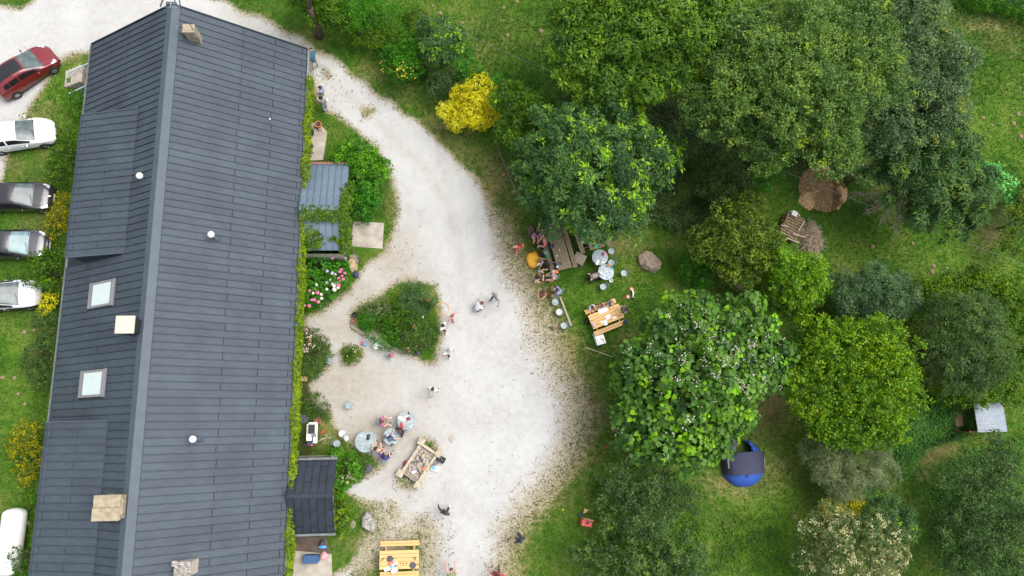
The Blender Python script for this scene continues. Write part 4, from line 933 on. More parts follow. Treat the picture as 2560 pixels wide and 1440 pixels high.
# ------------------------------------------------------------------ stuff: undergrowth, grass, weeds
def scatter_poly(poly, n, feather=45.0):
    xs = [p[0] for p in poly]; ys = [p[1] for p in poly]; out = []
    px, py = rng.uniform(min(xs), max(xs), n*3), rng.uniform(min(ys), max(ys), n*3); s = sdist(px, py, poly) > 0
    s &= rng.random(n*3) < np.clip(sdist(px, py, poly)/feather+.08, 0, 1); px, py = px[s][:n], py[s][:n]; w = np.stack([(px-CX)/FPX, -(py-CY)/FPX, -np.ones(len(px))], 1) @ RC.T; t_ = -CAMH/w[:, 2]
    return w[:, :2]*t_[:, None]
def undergrowth(name, label, poly, n, pal, h=(.1, .5), L=.16, W=.07, per=5):
    xy = scatter_poly(poly, n); k = len(xy); c = np.zeros((k, 3)); c[:, :2] = xy; c[:, 2] = rng.uniform(h[0], h[1], k)*(.6+.4*lumps(xy[:, 0], xy[:, 1], 1.8, 21)*2)
    c[:, 2] = np.maximum(c[:, 2], .04); ci = np.repeat(np.arange(k), per); p = c[ci]+rng.normal(size=(k*per, 3))*np.array([.09, .09, .05])
    nn = unit(rng.normal(size=p.shape)*.45+np.array([0, 0, 1])); tt = unit(np.cross(nn, rng.normal(size=p.shape)))
    sz = rng.uniform(.6, 1.3, len(p)); v, q = leaf_arrays(p, nn, tt, L*sz, W*sz)
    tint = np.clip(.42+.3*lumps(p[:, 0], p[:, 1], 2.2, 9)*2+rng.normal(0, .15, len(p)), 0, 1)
    return tag(np_mesh(name, v, q, tint, leafmat('leaf_'+pal, PAL[pal])), label, 'undergrowth', kind='stuff')
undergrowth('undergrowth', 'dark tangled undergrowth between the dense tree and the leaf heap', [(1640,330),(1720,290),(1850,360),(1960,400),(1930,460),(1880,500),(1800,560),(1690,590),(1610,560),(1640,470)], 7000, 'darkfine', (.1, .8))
undergrowth('nettle_patch', 'dense nettle patch beside the steel roofed shelter', [(2240,1010),(2330,985),(2435,1000),(2430,1075),(2390,1100),(2300,1120),(2260,1200),(2215,1160)], 5500, 'nettle', (.2, .7))
undergrowth('bramble_patch', 'low brambles on the lawn side of the island of trees below the tent', [(1790,1290),(1870,1260),(1960,1330),(1900,1440),(1760,1440)], 900, 'bush', (.03, .12), L=.10, per=4)
undergrowth('hedge_bottom', 'tangled weeds at the foot of the northern hedgerow', [(800,60),(1000,75),(1080,150),(1250,230),(1260,330),(1200,330),(1090,240),(960,190),(930,110)], 3000, 'bush', (.05, .35), L=.13)
undergrowth('thicket_floor', 'dark weeds under the fruit trees at the lower edge', [(1480,1190),(1700,1190),(1760,1300),(1780,1440),(1430,1440),(1450,1350)], 3600, 'bush', (.02, .22), L=.12, per=4)
undergrowth('orchard_floor', 'weedy ground under the old apple tree', [(2330,1180),(2400,1110),(2560,1090),(2560,1440),(2330,1440),(2300,1300)], 3600, 'nettle', (.03, .3), L=.12, per=4)
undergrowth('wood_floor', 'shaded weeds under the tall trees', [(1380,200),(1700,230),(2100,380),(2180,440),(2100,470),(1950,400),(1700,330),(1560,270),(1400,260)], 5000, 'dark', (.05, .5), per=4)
undergrowth('wild_rim', 'wild weeds round the hazel and willow trees', [(1960,780),(2060,700),(2300,700),(2340,900),(2300,1000),(2230,1120),(2010,1100),(1980,950)], 6000, 'bush', (.05, .4), per=4)
undergrowth('island_weeds', 'low weeds covering the island in the drive', [(893,780),(950,745),(1010,712),(1070,722),(1090,770),(1085,860),(1050,890),(985,865),(900,812)], 900, 'bush', (.02, .2), L=.11, per=4)
undergrowth('west_weeds', 'rank weeds under the western eaves', [(120,330),(200,300),(165,640),(130,900),(100,1200),(75,1440),(20,1440),(60,1200),(90,900),(110,640)], 4000, 'bush', (.03, .3), L=.12, per=4)
def grass():
    n = 330000; x = rng.uniform(-31, 44, n); y = rng.uniform(-11, 31.5, n)
    gd_, dr, lu, so_, be, px, py = ground_masks(x, y)
    wide_ = np.clip(sstep(1150, 1330, px)*sstep(380, 560, py)+sstep(1500, 1600, px), 0, 1)
    wide_ = np.maximum(wide_, sstep(1240, 1300, py)*sstep(870, 900, px)*.8)
    gr_ = np.clip(.5+.5*gd_/(14+wide_*70), 0, 1)
    patch = .5+lumps(x, y, 5.0, 31)*1.3
    p = np.clip(1-gr_*1.5, 0, 1)+.35*((gr_ > .35) & (gr_ < .93) & (patch > .62))*(1-gr_)*2
    p *= (px > -60) & (px < 2620) & (py > -60) & (py < 1500)
    for pd in PADS: p *= sdist(px, py, pd) < -3
    p *= np.where((x > XL) & (x < XR+.2) & (y < YT), 0, 1)*(1-.6*so_)
    k = rng.random(n) < p; x, y, dr, lu, so_ = x[k], y[k], dr[k], lu[k], so_[k]; n = len(x)
    meadow = sstep(1150, 1250, px[k])*(1-sstep(200, 300, py[k]))
    h = rng.uniform(.05, .14, n)*(1+.8*meadow); w = rng.uniform(.016, .036, n)
    a = rng.uniform(0, 6.28, n)+lumps(x, y, 3, 17)*3; lean = rng.uniform(.4, 1.4, n)*h
    dx, dy = np.cos(a), np.sin(a); z0 = np.zeros(n)
    v = np.stack([np.stack([x-dy*w, y+dx*w, z0], 1), np.stack([x+dy*w, y-dx*w, z0], 1), np.stack([x+dx*lean, y+dy*lean, h], 1)], 1).reshape(-1, 3)
    tint = np.clip(.33+.30*lumps(x, y, .8, 41)*2+.28*dr-.22*lu*.5+rng.normal(0, .20, n), 0, 1)
    m = leafmat('grass_blade', ((.024, .086, .005), (.050, .140, .008), (.090, .175, .018), (.26, .25, .09)), .25, .7)
    tag(np_mesh('grass', v, np.arange(n*3).reshape(n, 3), tint, m), 'short mown grass with dry and green patches', 'grass', kind='stuff')
grass()
def weeds():
    n = 150000; x = rng.uniform(-12, 16, n); y = rng.uniform(-9.5, 24, n)
    gd_, dr, lu, so_, be, px, py = ground_masks(x, y)
    wide_ = np.clip(sstep(1150, 1330, px)*sstep(380, 560, py), 0, 1); wide_ = np.maximum(wide_, sstep(1230, 1300, py)*sstep(860, 900, px)*.8)
    gr_ = np.clip(.5+.5*gd_/(20+wide_*80), 0, 1)
    pat = np.clip(.35+lumps(x, y, 2.0, 77)*1.6, 0, 1)
    p = np.clip(1-abs(gr_-.56)*3.4, 0, 1)*.13*pat
    p += .02*spots(px, py, [(1090,985,25,40,1),(1000,640,70,50,1.2),(1040,700,40,30,1),(960,600,30,80,1),(870,240,35,25,2),(930,285,35,25,2),(840,205,30,20,2),(850,1060,40,30,1),(900,760,90,40,.6),(1020,1210,60,30,1.2)])
    for pd in PADS: p = p*(sdist(px, py, pd) < -3)
    k = rng.random(n) < p; x, y = x[k], y[k]; n = len(x); per = 7; ci = np.repeat(np.arange(n), per)
    r_ = rng.uniform(.015, .06, n)[ci]; a = rng.uniform(0, 6.28, n*per); rr = np.sqrt(rng.random(n*per))*r_
    c = np.stack([x[ci]+np.cos(a)*rr, y[ci]+np.sin(a)*rr, rng.uniform(.02, .06, n*per)], 1); nn = unit(rng.normal(size=c.shape)*.4+np.array([0, 0, 1])); tt = np.stack([np.cos(a), np.sin(a), .3*np.ones(len(a))], 1)
    nn = unit(nn-unit(tt)*(nn*unit(tt)).sum(1, keepdims=True))
    v, q = leaf_arrays(c, nn, unit(tt), rng.uniform(.035, .08, len(c)), rng.uniform(.015, .032, len(c)))
    m = leafmat('gravel_weed', ((.10, .10, .045), (.16, .15, .07), (.22, .19, .11), (.32, .27, .17)), .3, .7)
    tag(np_mesh('weeds', v, q, np.clip(rng.normal(.45, .25, len(c)), 0, 1), m), 'small weeds sprouting from the gravel edges', 'weeds', kind='stuff')
weeds()
# ------------------------------------------------------------------ cars
def smooth1(a, k=3):
    a = np.asarray(a, float)
    for _ in range(k): a = np.concatenate([a[:1], (a[:-2]+2*a[1:-1]+a[2:])/4, a[-1:]])
    return a
CAR_T = [0, .015, .05, .11, .20, .36, .48, .545, .765, .82, .90, .965, 1.0]
HATCH = dict(hw=[.62, .78, .84, .87, .88, .885, .885, .885, .88, .87, .83, .74, .56], top=[.55, .84, 1.04, 1.36, 1.46, 1.50, 1.46, 1.38, 1.00, .94, .85, .72, .50],
             belt=[.50, .76, .90, .95, .96, .95, .94, .93, .92, .88, .78, .64, .44], xt=[.50, .66, .64, .60, .58, .60, .60, .61, .72, .74, .70, .58, .44])
def car(label, nose, heading, L, paint, scale=(1, 1, 1), prof=HATCH, roofglass=False, lower=None, sidetrim=None, glass='glass', wheelm='rim', lamp='lampglass', hub=None, emblem=None, topm=None, dark_sides=False):
    h = Vector((math.cos(heading), math.sin(heading), 0)); n = P(nose[0], nose[1], .55); ctr = Vector((n.x, n.y, 0))-h*(L/2)
    if hub: ctr = Vector(hub)
    t = thing('parked_car', label, 'car', ctr, heading-math.pi/2, 'cars parked on the west side of the house')
    NT = 84; ts = np.linspace(0, 1, NT); A = {k: smooth1(np.interp(ts, CAR_T, prof[k]), 3) for k in prof}
    SS = 5; rows = []
    for i, tt in enumerate(ts):
        hw, top, belt, xt = A['hw'][i]*scale[0], A['top'][i]*scale[2], A['belt'][i]*scale[2], A['xt'][i]*scale[0]
        lowz = .20+.16*max(0, (tt-.93)/.07)+.2*max(0, (.04-tt)/.04)
        cp = [(hw*.93, lowz), (hw*.995, lowz+.2*(belt-lowz)/.7), (hw, belt*.66), (hw*.965, belt), (xt, top-.055), (xt*.62, top-.012), (0, top)]
        pts = []
        for k in range(6):
            p0, p1, p2, p3 = cp[max(k-1, 0)], cp[k], cp[k+1], cp[min(k+2, 6)]
            for j in range(SS):
                u = j/SS; f = lambda a, b_, c, d: b_+.5*u*(c-a)*.6+u*u*(1.5*(c-b_)-.6*(c-a)-.3*(d-b_))*1.0+u*u*u*(-.5*(c-b_)*1.0+.3*(c-a)+.3*(d-b_))*1.0 if False else b_*(1-u)+c*u
                pts.append((f(p0[0], p1[0], p2[0], p3[0]), f(p0[1], p1[1], p2[1], p3[1])))
        pts.append(cp[6])
        q = np.array(pts); q[:, 0] = smooth1(q[:, 0], 2); q[:, 1] = smooth1(q[:, 1], 2); q[-1, 0] = 0
        rows.append(q)
    S = len(rows[0]); K = 2*S-1; V = []
    for i, q in enumerate(rows):
        y = (ts[i]-.5)*L
        for j in range(S): V.append((-q[j, 0], y, q[j, 1]))
        for j in range(S-2, -1, -1): V.append((q[j, 0], y, q[j, 1]))
    WB = .31*L; wy = (-WB, WB+.02*L); parts = {}
    for i in range(NT-1):
        tm = (ts[i]+ts[i+1])/2
        for j in range(K-1):
            jj = j if j < S-1 else K-2-j; s = (jj+.5)/SS; side = -1 if j < S-1 else 1
            a = i*K+j; f = (a, a+1, a+K+1, a+K); c = np.mean([V[k] for k in f], 0)
            if s < 2.9 and min((c[1]-w)**2 for w in wy)+(c[2]-.31)**2 < .35**2: continue
            nm = 'body'
            if .555 < tm < .768 and s > 4.02: nm = 'windscreen'
            elif .045 < tm < .105 and s > 4.1: nm = 'rear_window'
            elif 3.12 < s < 3.9 and .14 < tm < .70 and not .375 < tm < .395 and not .23 < tm < .245: nm = 'side_window%d_%d' % (side, 0 if tm < .24 else 1 if tm < .385 else 2)
            elif 3.0 < s < 4.5 and .875 < tm < .955 and not (s > 4 and tm < .91): nm = 'headlight%d' % side
            elif roofglass and .16 < tm < .53 and s > 4.5: nm = 'roof_glass'
            elif dark_sides and s < 2.9: nm = 'cladding%d' % side
            elif s < .9 and not dark_sides: nm = 'sill%d' % side
            elif tm > .985 and s < 2.6: nm = 'grille'
            parts.setdefault(nm, []).append(f)
    for nm, fs in parts.items():
        b = MB(); used = sorted({k for f in fs for k in f}); mp = {k: x for x, k in enumerate(used)}
        b.v = [V[k] for k in used]; b.f = [tuple(mp[k] for k in f)[::-1] for f in fs]; b.m = [0]*len(fs)
        m = paint if nm == 'body' else glass if nm in ('windscreen',) else 'glass_dark' if ('window' in nm or nm == 'roof_glass') else lamp if 'headlight' in nm else 'black'
        nice = 'side_window' if nm.startswith('side_w') else 'headlight' if nm.startswith('headl') else nm.rstrip('-1')
        b.build(nice, m, t, smooth=True)
    b = MB(); b.box((0, 0, .30), (1.5*scale[0], L*.9, .16)); b.box((0, -.02*L, .62), (1.36*scale[0], L*.50, .5)); b.build('interior', 'black', t)
    b = MB(); 
    for s in (-1, 1): b.box((s*.34*scale[0], .02*L, .95), (.42, .14, .5))
    b.box((0, .22*L, .90*scale[2]), (1.2*scale[0], .25, .08)); b.build('dashboard_and_seats', 'dgrey', t)
    for w in wy:
        for s in (-1, 1):
            x = s*(.785*scale[0]); b = MB(); b.v = []
            prof_ = [(.19, -.10), (.30, -.10), (.315, -.05), (.315, .05), (.30, .10), (.19, .10)]
            nn = 22; vs = []; fs = []
            for r_, o_ in prof_:
                for k in range(nn): vs.append((x+o_*s, w+r_*math.cos(6.2832*k/nn), .315+r_*math.sin(6.2832*k/nn)))
            for i in range(5):
                for k in range(nn): fs.append((i*nn+k, i*nn+(k+1) % nn, (i+1)*nn+(k+1) % nn, (i+1)*nn+k))
            b.add(vs, fs); wh = b.build('wheel', 'tyre', t, smooth=False)
            r = MB(); r.cyl((x+.02*s, w, .315), (x+.05*s, w, .315), .19, n=20); r2 = r.build('hub', 'black', wh)
            r = MB()
            for k in range(7):
                a = 6.2832*k/7; r.bar((x+.07*s, w, .315), (x+.065*s, w+.19*math.cos(a), .315+.19*math.sin(a)), .05, .02, up=(1, 0, 0))
            r.tube([(x+.065*s, w+.195*math.cos(6.2832*k/18), .315+.195*math.sin(6.2832*k/18)) for k in range(18)], .014, 5, closed=True)
            r.build('rim', wheelm, wh)
    for s in (-1, 1):
        b = MB(); b.ell((s*(.885*scale[0]+.10), .155*L, 1.0*scale[2]), (.10, .055, .07), 10, 6); b.bar((s*.84*scale[0], .15*L, .95*scale[2]), (s*.95*scale[0], .153*L, .98*scale[2]), .04, .03); b.build('mirror', 'black' if topm == 'blackmirror' else paint, t, smooth=True)
        for yy in (-.13, .05):
            b = MB(); b.bar((s*(.883*scale[0]+.012), yy*L, .80*scale[2]), (s*(.883*scale[0]+.012), yy*L+.16, .80*scale[2]), .02, .03); b.build('door_handle', paint, t)
    b = MB(); zt = .99*scale[2]
    for s in (-1, 1): b.bar((s*.5, .262*L, zt+.01), (s*.5-.52, .235*L, zt+.06), .02, .012)
    b.build('wiper', 'black', t)
    for k in (-1, 1):   # bonnet shut lines
        b = MB(); pts = []
        for tt in np.linspace(.765, .93, 8):
            i = int(tt*(NT-1)); q = rows[i]; pts.append((k*q[int(4.35*SS), 0], (tt-.5)*L, q[int(4.35*SS), 1]+.004))
        b.tube(pts, .006, 4); b.build('bonnet_line', 'black', t)
    b = MB(); i = int(.982*(NT-1)); b.box((0, L/2-.01, .42), (.5, .03, .11)); b.build('number_plate', 'white', t)
    if emblem == 'disc':
        b = MB(); b.box((0, .468*L, .75), (.10, .10, .03)); b.box((0, .475*L, .725), (.045, .14, .03)); b.build('emblem', 'white', t)
    if emblem == 'chevrons':
        pts = []
        for x in np.linspace(-.66, .66, 15): pts.append((x, L/2-.05-.34*(abs(x)/.66)**2.2, .60+.03*(1-abs(x))))
        b = MB(); b.tube(pts, .022, 6); b.build('nose_strip', 'chrome', t)
        b = MB()
        for dy in (0, .06):
            b.bar((-.13, L/2-.10+dy-.02, .66), (0, L/2-.02+dy-.02, .66), .04, .03); b.bar((.13, L/2-.10+dy-.02, .66), (0, L/2-.02+dy-.02, .66), .04, .03)
        b.build('chevron_emblem', 'chrome', t)
    return t
RED = mat('car_red', (.17, .008, .014), .28, .15, .05, 3, coat=.8); WHT = mat('car_white', (.72, .73, .74), .3, 0, .03, 3, coat=.6)
VIO = mat('car_plum', (.026, .023, .028), .32, .3, .1, 3, coat=.8); ANT = mat('car_anthracite', (.040, .038, .045), .32, .3, .1, 3, coat=.8)
wr, wf = P(38, 240, .31), P(139, 172, .31); hd = math.atan2(wf.y-wr.y, wf.x-wr.x); mid = (wr+wf)/2; lv = Vector((-math.sin(hd), math.cos(hd), 0))
car('dark red hatchback with black glass roof beside the outdoor stair', None, hd, 4.25, RED, scale=(1, 1, 1.04), roofglass=True, hub=Vector((mid.x, mid.y, 0))+lv*.76) if False else None
def place_car(label, wheel_r, wheel_f, L, paint, **k):
    a, c = P(*wheel_r, .31), P(*wheel_f, .31); hd = math.atan2(c.y-a.y, c.x-a.x); m = (a+c)/2; lv = Vector((-math.sin(hd), math.cos(hd), 0))
    return car(label, (0, 0), hd, L, paint, hub=Vector((m.x, m.y, 0))+lv*.80-Vector((math.cos(hd), math.sin(hd), 0))*.01*L, **k)
place_car('dark red hatchback with black glass roof beside the outdoor stair', (38, 240), (139, 172), 4.2, RED, scale=(1, 1, 1.04), roofglass=True)
place_car('glossy white hatchback parked between the red car and the dark ones', (4, 381), (112, 364), 4.15, WHT)
car('dark plum hatchback with pale headlights and white nose emblem', (133, 493), R_(0.5), 4.05, VIO, emblem='disc')
car('anthracite hatchback with chrome chevron strip across the nose', (122, 612), R_(0), 4.0, ANT, emblem='chevrons', glass=mat('car_glass_teal', (.14, .23, .245), .12, 0, .2, 3, spec=.4, coat=.1))
car('white compact car with black lower sides, last of the parked row', (100, 733), R_(5), 4.2, mat('car_silver_white', (.55, .56, .58), .3, .1, .03, 3, coat=.6), dark_sides=True, topm='blackmirror')
# ------------------------------------------------------------------ gas tank
a, c = P(36, 1285, .9), P(18, 1425, .9); t = thing('gas_tank', 'white cylindrical gas tank lying along the west wall', 'gas tank', Vector(((a.x+c.x)/2, (a.y+c.y)/2, 0)), math.atan2(c.y-a.y, c.x-a.x)); L = (c-a).length
b = MB(); n = 24; prof_ = []
for k in range(7): th = math.pi/2*k/6; prof_.append((-L/2-.32*math.cos(th), .6*math.sin(th)))
for k in range(7): th = math.pi/2*(1-k/6); prof_.append((L/2+.32*math.cos(th), .6*math.sin(th)))
vs = [(x, r*math.cos(6.2832*k/n), .85+r*math.sin(6.2832*k/n)) for x, r in prof_ for k in range(n)]
b.add(vs, [(i*n+k, i*n+(k+1) % n, (i+1)*n+(k+1) % n, (i+1)*n+k) for i in range(len(prof_)-1) for k in range(n)]); b.build('vessel', 'white', t, smooth=True, fixn=True)
for x in (-L*.3, L*.3):
    b = MB(); b.box((x, 0, .15), (.25, .8, .3)); b.build('foot', 'concrete', t)
b = MB(); b.lathe([(.22, 1.4), (.22, 1.54), (.2, 1.56)], 16, (-.3, 0, 0)); b.build('valve_cover', 'white', t, smooth=False)
# ------------------------------------------------------------------ garden furniture
def bistro_chair(seatm):
    t = thing('bistro_chair', 'x', 'chair')
    b = MB(); b.lathe([(.195, .435), (.205, .445), (.205, .455), (.19, .46), (.12, .452), (.0, .452)], 22, cap1=False); b.build('seat', seatm, t, smooth=False)
    for k in range(4):
        a = math.pi/4+k*math.pi/2; b = MB(); b.tube([(.15*math.cos(a), .15*math.sin(a), .44), (.24*math.cos(a), .24*math.sin(a), 0)], .012, 6); b.build('leg', 'galv', t)
    b = MB(); pts = [(-.16, -.16, .44), (-.185, -.22, .65), (-.15, -.25, .82)]
    b.tube([(-.15, -.15, .44), (-.175, -.20, .62)], .011, 5); b.tube([(.15, -.15, .44), (.175, -.20, .62)], .011, 5)
    ring = [(.19*math.cos(6.2832*k/20), -.23-.03*math.sin(6.2832*k/20), .74+.17*math.sin(6.2832*k/20)) for k in range(20)]; b.tube(ring, .011, 5, closed=True)
    for s in (-1, 1): b.tube([(s*(.03+.07*math.sin(k*.5)), -.23, .60+.035*k) for k in range(8)], .007, 4)
    b.build('backrest', 'galv', t); return t
cg = bistro_chair('galv'); ug = [False]; cw = bistro_chair('offwhite'); uw = [False]
BC = 'metal bistro chairs'
def chair(px, py, back, label, white=False):
    """back: where the backrest points in the picture, degrees from right, counter-clockwise"""
    c = P(px, py, .45); return place(cw if white else cg, uw if white else ug, (c.x, c.y, 0), R_(back)+math.pi/2, label, BC)
chair(1528, 628, 60, 'empty bistro chair beside the northern round table on the lawn')
chair(1528, 657, 5, 'bistro chair tucked between the two round tables on the lawn')
chair(1560, 683, 30, 'bistro chair standing alone towards the big boulder')
chair(1508, 717, 20, 'bistro chair with bare seat south of the round tables on the lawn')
chair(1388, 755, 75, 'bistro chair with sunglasses and cups on its seat by the wooden beam')
chair(1398, 780, 15, 'white seated bistro chair by the middle of the wooden beam', True)
chair(1410, 814, 20, 'grey bistro chair at the lower end of the wooden beam')
chair(1386, 692, 0, 'bistro chair under the bare chested person with grey hair')
chair(1397, 728, 5, 'bistro chair under the person in the lilac shirt')
chair(940, 865, 70, 'white seated bistro chair at the island stone edging', True)
chair(975, 888, 50, 'bistro chair holding a red toy car')
chair(824, 902, 110, 'bistro chair beside the rose bush at the house wall')
chair(873, 1014, 160, 'lone bistro chair in the middle of the courtyard')
chair(855, 1084, -45, 'white seated bistro chair with a cloth on its back near the grill', True)
chair(842, 1109, 150, 'grey bistro chair between the grill and the large round table')
chair(951, 1054, 175, 'bistro chair under the person in the mauve shirt')
chair(939, 1127, -90, 'bistro chair under the bare backed person at the large round table')
chair(961, 1146, -90, 'bistro chair under the person in the purple shirt')
chair(1006, 1077, 40, 'bistro chair under the person with long brown hair')
def bistro_table(px, py, dia_px, label, m='galv', z=.72):
    c = P(px, py, z); r = dia_px/2/ppm(px, py, z); t = thing('bistro_table', label, 'table', (c.x, c.y, 0), random.random(), 'round metal garden tables')
    b = MB(); b.lathe([(r-.02, z-.035), (r, z-.03), (r, z-.004), (r-.012, z), (0, z)], 36, cap1=False); b.build('tabletop', m, t)
    for k in range(3):
        a = k*2.0944; b = MB(); b.tube([(r*.35*math.cos(a), r*.35*math.sin(a), z-.03), (r*.15*math.cos(a), r*.15*math.sin(a), .4), (r*.85*math.cos(a), r*.85*math.sin(a), 0)], .014, 6); b.build('leg', 'galv', t)
    b = MB(); b.tube([(r*.2*math.cos(6.28*k/14), r*.2*math.sin(6.28*k/14), .4) for k in range(14)], .01, 5, closed=True); b.build('stretcher', 'galv', t)
    return t
bistro_table(1500, 643, 40, 'round grey metal table with a pink bag on it', mat('slate_tabletop', (.22, .27, .29), .4, .3, .08, 6))
bistro_table(1515, 680, 40, 'round grey metal table covered with white cups and papers', mat('slate_tabletop2', (.20, .25, .28), .4, .3, .08, 6))
bistro_table(914, 1104, 54, 'largest round mottled metal table in the courtyard', 'galv_mottled')
bistro_table(979, 1091, 42, 'round metal table with a laptop in the courtyard', 'galv_mottled')
bistro_table(1016, 1052, 46, 'round metal table with towel and bags nearest the drive', 'galv_mottled')
def picnic(px, py, heading, label, m, L=2.1, W=.86, n=5, bw=.14, gap=.165, group=None, bench_off=.66):
    """heading: direction of the long side in the picture"""
    c = P(px, py, .74); t = thing('picnic_table', label, 'picnic table', (c.x, c.y, 0), R_(heading), group)
    pw = W/n
    for k in range(n):
        b = MB(); b.box((0, -W/2+pw*(k+.5), .74), (L, pw-.014, .04)); b.build('plank', m, t, bevel=.006)
    for s in (-1, 1):
        for k in (0, 1):
            b = MB(); b.box((0, s*(bench_off+.15*k), .44), (L, .136, .04)); b.build('bench_plank', m, t, bevel=.006)
        b = MB(); b.box((s*L*.36, 0, .40), (.05, 2*(bench_off+.2), .09)); b.build('bench_beam', m, t)
        b = MB(); b.box((s*L*.36, 0, .70), (.05, W*.92, .08)); b.build('top_beam', m, t)
        for q in (-1, 1):
            b = MB(); b.bar((s*L*.36+.05, q*.22, .72), (s*L*.36+.05, q*.62, 0), .05, .1); b.build('leg', m, t)
    return t
picnic(1515, 791, 21, 'new pine picnic table where children sit drawing', 'pine', L=2.12, W=.93)
picnic(998, 1399, 0, 'new pine picnic table with leftovers at the lower picture edge', 'pine', L=2.22, W=1.02, bench_off=.76)
picnic(1396, 615, 104, 'weathered brown picnic table half under the dense dark tree', 'oldwood2', L=3.1, W=.92)
picnic(1480, 579, 106, 'small weathered picnic table with a green tray under the tree', 'oldwood2', L=2.3, W=1.0, bench_off=.85)
# ------------------------------------------------------------------ small things on tables and ground
def item(name, label, cat, px, py, z, rz, fn, m, group=None, sub=None, bevel=0, smooth=False):
    c = P(px, py, z); b = MB(); fn(b); o = b.build(name, m, None, bevel=bevel, smooth=smooth); o.location = c; o.rotation_euler = (0, 0, R_(rz)); return tag(o, label, cat, group)
def paper(px, py, z, w, h, rz, label, m='paper', name='paper_sheet', cat='paper', group=None):
    def fn(b):
        n = 5; vs = [(-w/2+w*i/n, -h/2+h*j/n, .006+.012*math.sin(i*1.7+j*2.3)*(i in (0, n) or j in (0, n))) for j in range(n+1) for i in range(n+1)]
        b.add(vs, [(j*(n+1)+i, j*(n+1)+i+1, (j+1)*(n+1)+i+1, (j+1)*(n+1)+i) for j in range(n) for i in range(n)])
        b.add([(x, y, z_-.004) for x, y, z_ in vs], [((j+1)*(n+1)+i, (j+1)*(n+1)+i+1, j*(n+1)+i+1, j*(n+1)+i) for j in range(n) for i in range(n)])
    return item(name, label, cat, px, py, z, rz, fn, m, group)
def cup(px, py, z, label, m='white', r=.045, h=.09, group=None, name='cup', cat='cup'):
    return item(name, label, cat, px, py, z, 0, lambda b: b.lathe([(r*.75, 0), (r, h), (r*.86, h), (r*.66, .015), (0, .015)], 14, cap1=False), m, group)
def plate(px, py, z, label, m='white', r=.11, group=None):
    return item('plate', label, 'plate', px, py, z, 0, lambda b: b.lathe([(r*.6, 0), (r, .02), (r*.95, .024), (r*.62, .01), (0, .01)], 20, cap1=False), m, group)
def bag(px, py, z, d, rz, label, m, name='bag', cat='bag', strap=None):
    def fn(b):
        M = None; b.ell((0, 0, d[2]*.5), (d[0]*.5, d[1]*.5, d[2]*.55), 12, 8)
        k0 = len(b.v)-13*0
        b.v = [(x+.02*math.sin(9*y+3*z_), y+.02*math.sin(11*x+2*z_), max(0, z_)) for x, y, z_ in b.v]
        b.tube([(d[0]*.3*math.cos(a), .02, d[2]*.9+d[2]*.25*math.sin(a)) for a in np.linspace(0, math.pi, 8)], .012, 5)
    return item(name, label, cat, px, py, z, rz, fn, m, smooth=True)
TZ, PZ = .725, .765
# pine table with children
paper(1503, 778, PZ, .34, .27, 21, 'open white drawing pad in front of the children'); paper(1513, 774, PZ+.004, .32, .27, 21, 'second page of the drawing pad in front of the children')
paper(1520, 792, PZ, .32, .25, 38, 'loose white sheet in the middle of the pine table'); paper(1514, 807, PZ, .22, .30, 5, 'upright white sheet near the lower edge of the pine table')
paper(1537, 794, PZ, .26, .10, 20, 'narrow crumpled sheet on the pine table'); paper(1505, 805, PZ, .18, .12, 25, 'small white sheet beside the upright one')
item('pencil_case', 'pastel pencil case with striped end on the pine table', 'pencil case', 1484, 813, PZ, -60, lambda b: b.box((0, 0, .03), (.34, .10, .06)), mat('pastel_stripes', (.62, .45, .5), .7, 0, .3, 14, col2=(.25, .3, .55)), bevel=.015)
for k, (px, py) in enumerate(((1480, 801), (1484, 800), (1493, 810))): cup(px, py, PZ, 'tiny brown pot on the pine table', 'rust', .03, .04, 'tiny pots on the pine table')
bag(1562, 806, .46, (.36, .28, .30), 30, 'navy and red backpack on the end of the pine bench', 'navy', 'backpack', 'backpack')
item('camera_bag', 'black bag on the grass at the end of the pine table', 'bag', 1466, 802, 0, 30, lambda b: (b.ell((0, 0, .12), (.16, .12, .13), 10, 6), b.tube([(.2*math.cos(a), .22*math.sin(a)-.05, .03) for a in np.linspace(0, 6, 14)], .014, 5)), 'black')
# box with print beside the pine table
c = P(1500, 845, .45); t = thing('packing_box', 'grey and white printed cardboard box standing below the pine table', 'box', (c.x, c.y, 0), R_(16))
b = MB(); b.box((0, 0, .22), (.56, .80, .44)); b.build('carton', 'white', t)
b = MB(); b.box((0, .28, .4425), (.555, .235, .004)); b.build('grey_band', 'grey', t)
b = MB(); b.prism([(-.06, .34), (.06, .34), (.09, .26), (.04, .22), (-.04, .22), (-.09, .26)], .446, .449); b.build('white_crest', 'white', t)
b = MB(); b.prism([(.0, -.02), (.22, -.10), (.16, -.22), (.02, -.14)], .442, .445); b.build('peach_print', mat('peach_print', (.70, .38, .22), .6), t)
b = MB(); b.box((.15, -.22, .4475), (.10, .05, .004), rz=.5); b.build('red_print', 'pinkred', t)
for yy in (-.06, -.24):
    b = MB(); b.box((-.17, yy, .443), (.03, .10, .004)); b.build('black_print', 'black', t)
